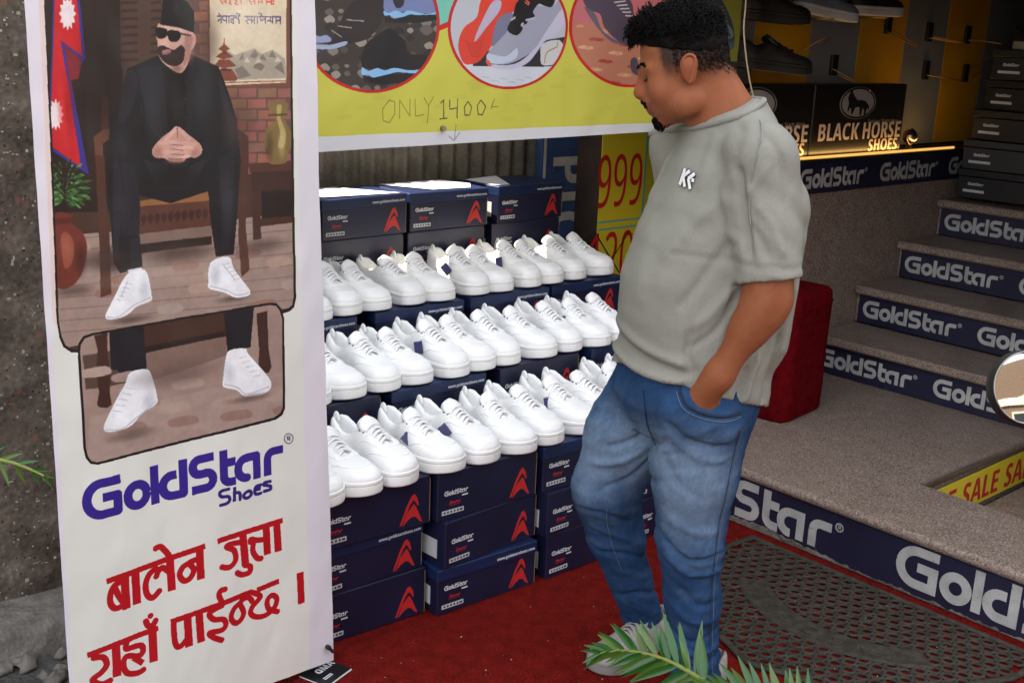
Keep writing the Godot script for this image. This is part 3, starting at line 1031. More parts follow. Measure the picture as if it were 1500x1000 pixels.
func shoe_parts() -> Dictionary:
	var r := {}
	var ts := []
	for i in 61:
		var a := i / 60.0
		ts.append(0.5 - 0.5 * cos(PI * a))
	# upper
	var b := MB.new()
	var rows := []
	for t in ts:
		var row := []
		for j in NJ + 1: row.append(shoe_pt(t, j))
		rows.append(row)
	b.loft(rows, false, true)
	r.upper = b.mesh()
	# sole: outline swept up with a groove line
	b = MB.new()
	rows = []
	var prof := [[-0.004, 0.0], [0.0015, 0.0012], [0.0035, 0.005], [0.0035, 0.0225], [0.0010, 0.0238], [0.0010, 0.0250], [0.0034, 0.0262], [0.0030, 0.0330], [0.0005, 0.0350], [-0.008, 0.0350]]
	for pr in prof:
		var row := []
		for s in [1, -1]:
			var n := 40
			for i in n:
				var a := float(i) / n
				var t := 0.5 - 0.5 * cos(PI * a)
				if s < 0: t = 0.5 + 0.5 * cos(PI * a)
				var w: float = lerp_tab(shoe_w, t)
				var tw: float = w + pr[0] * minf(1.0, w / 0.012)
				var z := -SL / 2 + t * SL
				var ez: float = pr[0] * clampf(1.0 - w / 0.03, 0, 1) * (1.0 if t > 0.5 else -1.0)
				var lift := 0.006 * smoothstep(0.78, 1.0, t)
				row.append(Vector3(s * tw + shoe_cx(t), pr[1] + lift * (1.0 - pr[1] / 0.06), z + ez))
		rows.append(row)
	b.loft(rows, true, true)
	b.fan(rows[0], false)
	b.fan(rows[-1], true)
	r.sole = b.mesh()
	# tongue
	b = MB.new()
	rows = []
	for i in 15:
		var q := i / 14.0
		var t := lerpf(0.66, 0.37, q)
		var y: float = lerp_tab(shoe_top, t) - 0.002 + 0.020 * smoothstep(0.55, 1.0, q)
		var hw: float = lerpf(0.014, 0.027, smoothstep(0.0, 0.8, q)) * (1.0 if i < 13 else (0.9 if i == 13 else 0.66))
		var front := []
		for m in 9:
			var s := -1.0 + m / 4.0
			front.append(Vector3(s * hw + shoe_cx(t), y - 0.010 * s * s, -SL / 2 + t * SL + 0.004))
		for m in 9:
			var s := 1.0 - m / 4.0
			front.append(Vector3(s * hw * 0.98 + shoe_cx(t), y - 0.010 * s * s - 0.006, -SL / 2 + t * SL - 0.005))
		rows.append(front)
	b.loft(rows, true, true)
	b.fan(rows[-1], true)
	r.tongue = b.mesh()
	# laces, crossing bars slightly askew, with one lower diagonal between each
	b = MB.new()
	for i in 6:
		var t := 0.425 + 0.043 * i
		var hw := 0.0245 - 0.0012 * i
		var y: float = lerp_tab(shoe_top, t)
		var z := -SL / 2 + t * SL
		var cxx := shoe_cx(t)
		var sk := 0.004 * (1 if i % 2 == 0 else -1)
		var pts := []
		for m in 9:
			var s := -1.0 + m / 4.0
			pts.append(Vector3(s * hw + cxx, y + 0.0075 - 0.0105 * s * s, z + sk * s))
		b.tube(pts, 0.0050, 6, true, 0.5)
		if i < 5:
			var pts2 := []
			for m in 9:
				var s := -1.0 + m / 4.0
				pts2.append(Vector3(s * hw * 0.94 + cxx, y + 0.0015 - 0.011 * s * s, z + 0.006 + 0.0062 * (s + 1.0) * (1 if i % 2 == 0 else -1) + (0.0 if i % 2 == 0 else 0.0124)))
			b.tube(pts2, 0.0042, 6, true, 0.5)
	r.laces = b.mesh()
	# eyelets
	b = MB.new()
	for s in [-1, 1]:
		for i in 6:
			var t := 0.425 + 0.043 * i
			var hw := 0.0262 - 0.0010 * i
			var y: float = lerp_tab(shoe_top, t)
			b.tube([Vector3(s * hw + shoe_cx(t), y - 0.0075, -SL / 2 + t * SL), Vector3(s * (hw + 0.0003) + shoe_cx(t), y - 0.0046, -SL / 2 + t * SL)], 0.0026, 6)
	r.eyelets = b.mesh()
	# seams: toe box, side panel, heel
	b = MB.new()
	var seam := func(flat: Array):
		var pts := []
		for i in range(0, flat.size(), 2):
			pts.append(Vector2(flat[i], flat[i + 1]))
		pts = smooth_pts(pts, 6)
		var q := []
		for p in pts:
			var a := shoe_pt(p.x, p.y)
			var e := (shoe_pt(minf(p.x + 0.004, 1.0), p.y) - shoe_pt(p.x - 0.004, p.y)).cross(shoe_pt(p.x, p.y + 0.2) - shoe_pt(p.x, p.y - 0.2)).normalized()
			q.append(a - e * 0.0001)
		b.tube(q, 0.0017, 5)
	seam.call([0.58, 3.0, 0.66, 6.0, 0.74, 8.0, 0.84, 10.0, 0.885, 13.0, 0.89, 15.0, 0.885, 17.0, 0.84, 20.0, 0.74, 22.0, 0.66, 24.0, 0.58, 27.0])
	seam.call([0.70, 10.5, 0.72, 13.0, 0.725, 15.0, 0.72, 17.0, 0.70, 19.5])
	for s in [0, 1]:
		var m := func(k): return k if s == 0 else NJ - k
		seam.call([0.22, m.call(1.0), 0.24, m.call(3.0), 0.27, m.call(5.5), 0.30, m.call(7.0)])
		seam.call([0.44, m.call(1.0), 0.46, m.call(4.0), 0.50, m.call(7.0), 0.62, m.call(9.5), 0.69, m.call(10.5)])
		seam.call([0.02, m.call(3.5), 0.10, m.call(4.0), 0.20, m.call(3.2), 0.24, m.call(3.0)])
	r.seams = b.mesh()
	# heel tab
	b = MB.new()
	b.tube(smooth_pts([Vector3(0, 0.066, -SL / 2 - 0.006), Vector3(0, 0.084, -SL / 2 - 0.006), Vector3(0, 0.096, -SL / 2 - 0.001), Vector3(0, 0.096, -SL / 2 + 0.006), Vector3(0, 0.084, -SL / 2 + 0.010)]), 0.007, 8, true, 0.4)
	r.heel_tab = b.mesh()
	# hang tag
	b = MB.new()
	b.box(Vector3.ZERO, Vector3(0.026, 0.040, 0.0012), 0.0003)
	r.tag = b.mesh()
	return r

var SP := {}

func make_shoe(called: String, label: String, group: String, ms: Dictionary) -> Node3D:
	if SP.is_empty(): SP = shoe_parts()
	var o := thing(called, label, "shoe", Vector3.ZERO, 0.0, group)
	part("sole", SP.sole, ms.sole, o)
	var up := part("upper", SP.upper, ms.upper, o)
	part("seam", SP.seams, ms.upper, up).set_meta("kind", "stuff")
	part("tongue", SP.tongue, ms.tongue, o)
	part("laces", SP.laces, ms.lace, o)
	part("eyelets", SP.eyelets, M.eyelet, o).set_meta("kind", "stuff")
	part("heel_tab", SP.heel_tab, ms.upper, o)
	return o

# ================= shoe boxes =================
const BH := 0.137
var BP := {}

func box_prints():
	var b := MB.new()
	logo_into(b, Vector2(-0.152, 0.070), 0.0135, 0.0)
	b.ribbon([Vector2(-0.092, 0.062), Vector2(-0.072, 0.062)], 0.0022)
	BP.logo = b.mesh()
	# red script and the red double peak
	b = MB.new()
	b.ribbon([Vector2(-0.134, 0.044), Vector2(-0.130, 0.053), Vector2(-0.127, 0.045), Vector2(-0.121, 0.050), Vector2(-0.117, 0.045), Vector2(-0.110, 0.050), Vector2(-0.105, 0.045), Vector2(-0.097, 0.050)], 0.0014)
	b.ribbon([Vector2(-0.136, 0.0405), Vector2(-0.098, 0.0405)], 0.0005)
	BP.script = b.mesh()
	b = MB.new()
	b.poly(PackedVector2Array([Vector2(0.077, 0.012), Vector2(0.084, 0.013), Vector2(0.110, 0.066), Vector2(0.121, 0.078), Vector2(0.128, 0.070), Vector2(0.134, 0.058), Vector2(0.138, 0.060), Vector2(0.133, 0.080), Vector2(0.124, 0.094), Vector2(0.114, 0.090), Vector2(0.098, 0.062)]))
	BP.chevron = b.mesh()
	b = MB.new()
	b.poly(PackedVector2Array([Vector2(0.086, 0.008), Vector2(0.100, 0.044), Vector2(0.122, 0.066), Vector2(0.128, 0.058), Vector2(0.151, 0.008), Vector2(0.142, 0.012), Vector2(0.128, 0.028), Vector2(0.116, 0.030), Vector2(0.102, 0.022)]))
	BP.peak = b.mesh()
	b = MB.new()
	b.box(Vector3(-0.122, 0.022, 0), Vector3(0.074, 0.0125, 0.0006), 0.0001)
	BP.label = b.mesh()
	b = MB.new()
	for i in 6:
		b.box(Vector3(-0.150 + 0.0112 * i, 0.022, 0.0005), Vector3(0.0062 if i < 5 else 0.010, 0.006, 0.0004), 0.0001)
	BP.marks = b.mesh()
	BP.url = text_mesh("www.goldstarshoes.com", 0.0085, true)
	# carton with slightly bulging sides, open paper edges pale
	b = MB.new()
	b.box(Vector3(0, 0.0655, 0), Vector3(0.348, 0.131, 0.222), 0.0022)
	BP.carton = b.mesh()
	BP.lid = box_mesh(Vector3(0.354, 0.036, 0.228), 0.0022, Vector3(0, BH - 0.018, 0))
	BP.edge = box_mesh(Vector3(0.0012, 0.124, 0.0012), 0.0002, Vector3(0.1736, 0.0655, 0.1108))
	BP.side_label = box_mesh(Vector3(0.0008, 0.055, 0.075), 0.0001, Vector3(-0.1746, 0.05, 0.04))

func make_box(label: String, at: Vector3, turn: float, lid: bool, group: String, w := 1.0):
	if BP.is_empty(): box_prints()
	var o := thing("shoe_box", label, "shoe box", at, turn, group)
	var ct := part("carton", BP.carton, M.card, o)
	var zf := 0.1116
	if lid:
		var l := part("lid", BP.lid, M.lid, o)
		l.rotation = Vector3(rng.randf_range(-0.012, 0.004), rng.randf_range(-0.012, 0.012), rng.randf_range(-0.010, 0.010))
		part("web_address", BP.url, M.print_white, l, Vector3(0.098, BH - 0.021, 0.1144))
	else:
		ct.scale = Vector3(1, BH / 0.131, 1)
	part("paper_edge", BP.edge, M.kraft, o)
	part("lettering", BP.logo, M.print_white, o, Vector3(0, 0, zf))
	part("script", BP.script, M.print_red, o, Vector3(0, 0, zf))
	part("chevron", BP.chevron, M.print_red, o, Vector3(0, 0, zf))
	part("peak", BP.peak, M.print_red, o, Vector3(0, 0, zf))
	part("label", BP.label, M.print_label, o, Vector3(0, 0, zf))
	part("size_marks", BP.marks, M.print_dark, o, Vector3(0, 0, zf))
	part("side_label", BP.side_label, M.print_label, o)
	if w != 1.0:
		o.scale.x = w
	return o

const ORD := ["first", "second", "third", "fourth", "fifth", "sixth", "seventh", "eighth", "ninth", "tenth", "eleventh", "twelfth"]

func build_display():
	# stepped stand hidden behind the boxes
	var sd := thing("display_stand", "plain stepped plywood stand under the shoe boxes", "stand", Vector3(2.3, 0, 0))
	var ply := mat(srgb(122, 96, 66), 0.8)
	part("step", box_mesh(Vector3(1.75, BH * 3 - 0.002, 0.30), 0.003, Vector3(0, (BH * 3 - 0.002) / 2, -2.715)), ply, sd)
	part("step", box_mesh(Vector3(1.75, BH * 4 - 0.002, 0.30), 0.003, Vector3(0, (BH * 4 - 0.002) / 2, -3.045)), ply, sd)
	part("step", box_mesh(Vector3(1.75, BH * 5 + 0.033, 0.30), 0.003, Vector3(0, (BH * 5 + 0.033) / 2, -3.375)), ply, sd)
	# front stacks, three boxes high
	var cols := [[1.612, -2.270], [1.978, -2.225], [2.356, -2.213], [2.735, -2.225]]
	var lids := [[false, true, false], [true, false, false], [false, false, true], [false, true, true]]
	for ci in 4:
		for lv in 3:
			var jx := rng.randf_range(-0.010, 0.010)
			var jz := rng.randf_range(-0.014, 0.006)
			make_box("navy shoe box, " + ["lowest", "middle", "topmost"][lv] + " of the " + ORD[ci] + " front stack from the tall banner", Vector3(cols[ci][0] + jx, BH * lv + 0.001, cols[ci][1] - 0.113 + jz), rng.randf_range(-0.05, 0.05), lids[ci][lv], "boxes in the front stacks")
	# second tier
	for ci in 4:
		make_box("navy shoe box under the middle row of sneakers, " + ORD[ci] + " from the tall banner", Vector3([1.655, 2.045, 2.45, 2.855][ci], BH * 3, -2.55 - 0.113 + rng.randf_range(-0.006, 0.004)), rng.randf_range(-0.02, 0.02), [false, true, false, true][ci], "boxes under the middle row")
	# third tier
	for ci in 4:
		make_box("navy shoe box under the highest row of sneakers, " + ORD[ci] + " from the tall banner", Vector3([1.80, 2.225, 2.61, 2.985][ci], BH * 4, -2.88 - 0.113 + rng.randf_range(-0.006, 0.004)), rng.randf_range(-0.02, 0.02), true, "boxes under the highest row")
	# top tier, two boxes high and a third at the banner's side
	for ci in 3:
		for lv in 2:
			make_box("navy shoe box, " + ["lower", "upper"][lv] + " of the " + ORD[ci] + " pair behind the highest row of sneakers", Vector3([2.228, 2.598, 2.985][ci] + (0.0 if lv == 1 else -0.012), BH * (5 + lv) + 0.035, -3.21 - 0.113), [0.02, -0.02, 0.05][ci] * lv, lv == 1, "boxes at the back")
	for lv in 3:
		make_box("navy shoe box, " + ["lowest", "middle", "topmost"][lv] + " of the tall back stack beside the banner", Vector3(1.850, BH * (5 + lv) + 0.035, -3.21 - 0.113), 0.0, lv == 1, "boxes at the back")
	# thin white sheets added as bright sun patches on the back boxes' lids
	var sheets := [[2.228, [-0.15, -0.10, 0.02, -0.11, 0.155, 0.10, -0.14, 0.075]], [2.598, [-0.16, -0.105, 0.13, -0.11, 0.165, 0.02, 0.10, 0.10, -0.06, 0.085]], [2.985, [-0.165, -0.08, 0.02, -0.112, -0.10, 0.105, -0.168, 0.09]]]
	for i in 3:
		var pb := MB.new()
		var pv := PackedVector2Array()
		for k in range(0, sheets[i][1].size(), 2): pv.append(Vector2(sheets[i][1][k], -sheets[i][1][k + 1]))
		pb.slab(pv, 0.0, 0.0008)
		var pp := solo("sun_patch_sheet", pb.mesh(), mat(srgb(226, 226, 230), 0.7))
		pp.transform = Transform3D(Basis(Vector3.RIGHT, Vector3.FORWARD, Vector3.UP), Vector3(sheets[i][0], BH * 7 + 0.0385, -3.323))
		tag(pp, "white packing paper lying on the lid of the " + ORD[i] + " back box", "paper", "sun patch sheets on the back boxes")
	# white sneakers, three rows
	var white := {"sole": M.sole, "upper": M.shoe, "tongue": M.shoe, "lace": M.lace}
	var rows := [
		[[1.50, 1.615, 1.735, 1.890, 2.012, 2.135, 2.256, 2.405, 2.525, 2.65, 2.77], -2.215, BH * 3 + 0.001, "front row", [0, 3, 4, 7]],
		[[1.665, 1.787, 1.905, 2.022, 2.16, 2.270, 2.375, 2.530, 2.645, 2.769, 2.885], -2.545, BH * 4 + 0.001, "middle row", [1, 4, 9]],
		[[1.77, 1.885, 2.002, 2.115, 2.262, 2.367, 2.522, 2.625, 2.764, 2.874, 2.996, 3.135], -2.875, BH * 5 + 0.001, "highest row", [6, 8]]]
	var proto = null
	for r in rows.size():
		var xs: Array = rows[r][0]
		for i in xs.size():
			var lab: String = "white lace-up sneaker, " + ORD[i] + " from the tall banner in the " + rows[r][3]
			var o: Node3D
			if proto == null:
				proto = make_shoe("sneaker", lab, "white sneakers on the boxes", white)
				o = proto
			else:
				o = proto.duplicate()
				o.name = numbered("sneaker")
				add_child(o)
				o.set_meta("label", lab)
			var yaw := rng.randf_range(-0.09, 0.09) + 0.02
			var toe := Vector3(xs[i] - 0.046, rows[r][2], rows[r][1] + rng.randf_range(-0.008, 0.010))
			o.rotation.y = yaw
			o.position = toe - Vector3(sin(yaw), 0, cos(yaw)) * SL * 0.53
			o.scale = Vector3((1.0 if i % 2 == 0 else -1.0) * rng.randf_range(1.14, 1.20), rng.randf_range(1.16, 1.24), rng.randf_range(1.04, 1.08))
			if i in rows[r][4]:
				o.set_meta("label", "tagged " + lab)
	for o in get_children():
		if str(o.name).begins_with("sneaker") and str(o.get_meta("label")).begins_with("tagged"):
			var sx: float = signf(o.scale.x)
			var tg := part("hang_tag", SP.tag, M.tag, o, Vector3(-sx * 0.045, 0.060, 0.012))
			tg.rotation = Vector3(-0.35 + rng.randf_range(-0.2, 0.2), -sx * (0.9 + rng.randf_range(-0.3, 0.3)), (0.4 + rng.randf_range(-0.3, 0.5)) * sx)
			tg.scale = Vector3(0.85, 0.8, 1)
			var st := tube_mesh([Vector3(0.0, 0.018, 0.001), Vector3(sx * 0.010, 0.03, 0.004), Vector3(sx * 0.024, 0.030, 0.004)], 0.0008, 5)
			part("string", st, M.lace, tg)

# ================= printed banners =================
func bumpy_sheet(x0: float, x1: float, y0: float, y1: float, z: float, amp: float, sd: int, nx := 40, ny := 60, tilt := 0.0, taper := 0.0) -> ArrayMesh:
	var f := FastNoiseLite.new()
	f.seed = sd
	f.frequency = 1.4
	var b := MB.new()
	var base := 0
	for i in ny + 1:
		for j in nx + 1:
			var u := float(j) / nx
			var t := float(i) / ny
			var y := lerpf(y0 + tilt * u, y1, t)
			var x := lerpf(x0, x1 - taper * (y - y0), u)
			var d := f.get_noise_2d(x * 2.4, y * 0.9) * amp + f.get_noise_2d(x * 7.0 + y * 3.0, y * 4.0 - x * 3.0) * amp * 0.35
			b.vert(Vector3(x, y, z + d), Vector3.ZERO, Vector2((x - x0) / (x1 - x0), (y1 - y) / (y1 - y0)))
	for i in ny:
		for j in nx:
			var a := i * (nx + 1) + j
			b.tri(a, a + 1, a + nx + 2)
			b.tri(a, a + nx + 2, a + nx + 1)
	return b.mesh()

func print_mat(tex: Texture2D, rough := 0.42) -> StandardMaterial3D:
	var m := StandardMaterial3D.new()
	m.albedo_texture = tex
	m.roughness = rough
	return m

func build_banners():
	tall_banner()
	yellow_banner()

func tall_banner():
	var z := -2.175
	var x0 := 0.775
	var x1 := 1.425
	var y0 := 0.03
	var y1 := 1.72
	var c := Canvas.new()
	c.setup(self, x0, x1, y0, y1, z, 1180.0, srgb(214, 213, 206))
	# pinkish wash of the print at the margins
	c.zoom(0, 0, 1)
	c.poly([30, -80, 52, -80, 75, 470, 110, 1060, 80, 1060, 60, 520], srgb(214, 208, 216))
	c.poly([432, -80, 470, -80, 500, 1060, 455, 1060, 445, 600], srgb(212, 207, 215))
	c.poly([52, -80, 62, -80, 84, 480, 76, 470], srgb(216, 196, 190))
	# the printed picture
	var pc := Canvas.new()
	pc.setup(self, x0, x1, y0, y1, z, 1180.0, srgb(66, 44, 36))
	picture(pc, 0)
	photo_grain(pc.img, 3)
	c.poly([60, -90, 425, -90, 434, 436, 431, 450, 424, 456, 405, 462, 300, 478, 140, 506, 116, 516, 104, 516, 92, 508, 86, 494, 82, 470], srgb(24, 20, 20))
	clip_copy(c, pc, c.pts([63, -90, 422, -90, 430.5, 434, 428, 447, 420, 453, 400, 458, 300, 474, 140, 502, 114, 513, 105, 512, 95, 505, 89, 492, 85, 470]))
	# second, smaller picture: the shoes again
	c.zoom(0, 0, 1)
	var fr := [135, 487, 395, 443, 405, 444, 412, 452, 416, 466, 418, 598, 414, 608, 404, 615, 142, 680, 132, 679, 125, 671, 121, 655, 113, 515, 114, 503, 121, 492]
	c.poly(fr, srgb(24, 20, 20))
	var fr2 := [137, 490, 395, 446.5, 404, 448, 409, 454, 413, 467, 414.5, 597, 411, 605, 402, 611.5, 141, 676.5, 133, 675, 128, 668, 124.5, 654, 116.5, 515, 117.5, 505, 123, 495.5]
	pc.img.fill(srgb(150, 126, 116))
	pc.zoom(0, 0, 1)
	# floor shades
	pc.poly([130, 610, 415, 545, 415, 598, 402, 611, 141, 676, 128, 668], srgb(158, 136, 126))
	pc.poly([120, 520, 180, 510, 190, 560, 124, 570], srgb(82, 62, 54))
	pc.poly([205, 500, 330, 472, 332, 520, 215, 560], srgb(120, 96, 86))
	pc.poly([200, 478, 332, 455, 332, 492, 205, 513], srgb(62, 40, 32))
	pc.poly([212, 508, 328, 484, 328, 492, 212, 517], srgb(36, 26, 24))
	pc.zoom(0, 480, 1.923)
	pc.poly([262, 20, 300, 14, 300, 60, 308, 130, 306, 180, 312, 215, 300, 224, 276, 222, 270, 214, 276, 180, 268, 120, 272, 60], srgb(60, 36, 30))
	pc.poly([722, -40, 752, -48, 756, 60, 764, 110, 756, 126, 736, 128, 726, 112, 730, 60], srgb(60, 36, 30))
	pc.poly([305, 8, 402, -14, 412, 112, 390, 128, 338, 138, 330, 118, 310, 118], srgb(26, 26, 32))
	pc.poly([628, -44, 715, -60, 706, 55, 640, 66], srgb(26, 26, 32))
	for i in 22:
		var xx := 225 + (i * 137) % 560
		var yy := 120 + (i * 89) % 250
		pc.curve([xx, yy, xx + 70, yy - 14, xx + 84, yy + 8, xx + 10, yy + 20], [srgb(166, 144, 132), srgb(142, 112, 102), srgb(154, 130, 122)][i % 3], 3)
	shoe_print(pc, [365, 125, 412, 116, 428, 140, 441, 190, 440, 214, 400, 240, 372, 272, 335, 288, 295, 291, 291, 270, 318, 215, 350, 160])
	shoe_print(pc, [645, 64, 690, 58, 700, 75, 740, 120, 762, 150, 760, 172, 735, 188, 690, 193, 665, 175, 628, 166, 628, 140, 634, 95])
	pc.blob(420, 205, 30, 40, srgb(180, 178, 188), 0.6)
	pc.blob(340, 250, 40, 30, srgb(242, 242, 244), 0.6)
	pc.blob(645, 130, 24, 44, srgb(180, 178, 188), 0.6)
	pc.blob(370, 300, 100, 22, srgb(90, 72, 66), 0.7)
	pc.blob(700, 198, 90, 16, srgb(90, 72, 66), 0.7)
	pc.blob(500, 130, 170, 50, srgb(92, 74, 68), 0.6)
	pc.stroke([294, 286, 340, 284, 385, 252, 440, 205], 0.003, srgb(186, 184, 192))
	pc.stroke([630, 158, 668, 168, 694, 186, 758, 165], 0.003, srgb(186, 184, 192))
	for k in 5:
		pc.stroke([352 - k * 9, 168 + k * 16, 378 - k * 9, 172 + k * 16], 0.002, srgb(190, 188, 196), false)
		pc.stroke([670 + k * 10, 86 + k * 13, 694 + k * 10, 80 + k * 13], 0.002, srgb(190, 188, 196), false)
	photo_grain(pc.img, 4)
	c.zoom(0, 0, 1)
	clip_copy(c, pc, c.pts(fr2))
	# blue logo
	c.zoom(110, 620, 4.545)
	var blue := srgb(48, 34, 128)
	var lo := c.at(56, 662)
	var hi := c.at(1386, 320)
	var lh := (hi.x - lo.x) / 5.92
	for st in logo_strokes():
		var q := []
		for p in st:
			if p is Vector2: q.append(Vector2(lo.x + p.x * lh, lo.y + (hi.y - lo.y) * p.x / 5.92 - p.y * lh * 1.1))
		if st[0] is String: q.append(q[0])
		c.stroke_px(q, lh * 0.25, blue, false, true)
	var w := 0.008
	for g in [[1026, 434, 972, 450, 960, 470, 975, 488, 1015, 486, 1028, 505, 1012, 530, 962, 546], [1060, 422, 1058, 520], [1062, 465, 1082, 458, 1095, 470, 1096, 510], [1142, 452, 1120, 475, 1128, 495, 1152, 492, 1170, 468, 1160, 448, 1142, 452], [1238, 408, 1200, 420, 1192, 455, 1205, 470, 1240, 462], [1195, 442, 1236, 432], [1302, 384, 1262, 394, 1256, 410, 1296, 416, 1298, 438, 1254, 452]]:
		c.stroke(g, w, srgb(44, 32, 112))
	c.stroke([1392, 102, 1402, 76, 1425, 70, 1446, 82, 1450, 104, 1436, 130, 1412, 132, 1396, 118, 1392, 102], 0.003, srgb(110, 108, 128))
	c.stroke([1414, 114, 1412, 88, 1430, 88, 1430, 100, 1416, 102, 1432, 114], 0.003, srgb(90, 88, 112), false)
	# red lettering
	c.zoom(120, 740, 3.846)
	var red := srgb(172, 18, 28)
	var hw := 0.0135
	var sw := 0.0185
	for g in [[135, 428, 693, 228], [762, 203, 1130, 83], [30, 848, 428, 690], [497, 655, 962, 486], [985, 478, 1112, 428]]:
		c.stroke(g, hw, red, false, false)
	for g in [[237, 392, 250, 584], [298, 370, 310, 557], [496, 300, 506, 480], [660, 240, 668, 415], [906, 158, 922, 340], [1036, 120, 1046, 278], [1095, 98, 1106, 260], [190, 790, 198, 965], [395, 712, 404, 882], [590, 632, 602, 795], [655, 605, 668, 768], [1226, 376, 1232, 550]]:
		c.stroke(g, sw, red, false, false)
	for g in [[212, 432, 180, 452, 158, 500, 160, 555, 188, 580, 235, 560], [180, 455, 205, 510, 238, 552], [420, 352, 378, 390, 358, 450, 368, 505, 400, 520, 440, 478], [418, 405, 430, 372, 455, 352, 492, 376], [412, 244, 440, 234, 470, 258, 496, 292],
		[604, 322, 566, 350, 550, 395, 575, 425, 610, 408, 628, 360, 604, 322, 655, 300], [905, 208, 850, 216, 815, 234, 858, 256, 866, 310, 830, 348, 782, 346], [918, 338, 948, 345, 942, 378, 905, 392, 870, 378],
		[1040, 190, 985, 196, 952, 192, 948, 208], [968, 200, 962, 255, 985, 295, 1012, 300], [60, 862, 120, 858, 140, 900, 110, 945, 60, 985, 110, 1010, 165, 985],
		[255, 765, 250, 808, 330, 790, 345, 822, 320, 850, 250, 852, 232, 900, 255, 945, 315, 945, 350, 925], [290, 860, 345, 890], [358, 650, 372, 678, 396, 676, 416, 645], [512, 658, 522, 770, 550, 795, 598, 740],
		[790, 560, 735, 588, 712, 612, 740, 640, 792, 640, 808, 668, 785, 700, 715, 716, 740, 742, 790, 758], [786, 545, 768, 505, 778, 478, 806, 470], [892, 548, 855, 580, 838, 630, 860, 662, 892, 650, 912, 605, 892, 548, 938, 520, 962, 545],
		[960, 490, 1005, 512, 985, 545, 960, 575, 952, 610, 985, 630, 1040, 618, 1085, 575, 1098, 525, 1070, 508, 1045, 540, 1055, 585, 1108, 600]]:
		c.stroke(g, 0.0138, red)
	c.disc(c.at(385, 622), 8.0, red)
	var t := thing("tall_banner", "tall white vinyl banner with a printed seated man and red and blue lettering", "banner", Vector3(0, 0, 0))
	part("sheet", bumpy_sheet(x0, x1, y0, y1, z, 0.0065, 5, 50, 70, 0.0, 0.0305), print_mat(c.tex(), 0.38), t)
	# thin frame behind the sheet that keeps it upright
	var fr_m: StandardMaterial3D = M.steel
	for x in [x0 + 0.05, x1 - 0.11]:
		part("upright", tube_mesh([Vector3(x, 0.0, z - 0.03), Vector3(x, y1 + 0.01, z - 0.022)], 0.008, 8), fr_m, t)
		part("foot", tube_mesh([Vector3(x, 0.008, z - 0.22), Vector3(x, 0.008, z - 0.03)], 0.008, 8), fr_m, t)
	part("rail", tube_mesh([Vector3(x0, y1, z - 0.022), Vector3(x1 - 0.056, y1, z - 0.022)], 0.008, 8), fr_m, t)
	part("rail", tube_mesh([Vector3(x0 + 0.01, 0.075, z - 0.028), Vector3(x1 - 0.005, 0.075, z - 0.028)], 0.006, 8), fr_m, t)
	var b := MB.new()
	b.tube([Vector3(1.404, 0.075, z - 0.025), Vector3(1.404, 0.077, z + 0.014)], [0.005, 0.006], 8)
	b.tube([Vector3(1.398, 0.084, z + 0.014), Vector3(1.412, 0.066, z + 0.018)], 0.0045, 8)
	part("peg", b.mesh(), M.black, t)

func shoe_print(c: Canvas, p: Array):
	c.curve(p, srgb(226, 226, 230), 3)
	# sole line near the lower edge
	var n := p.size()

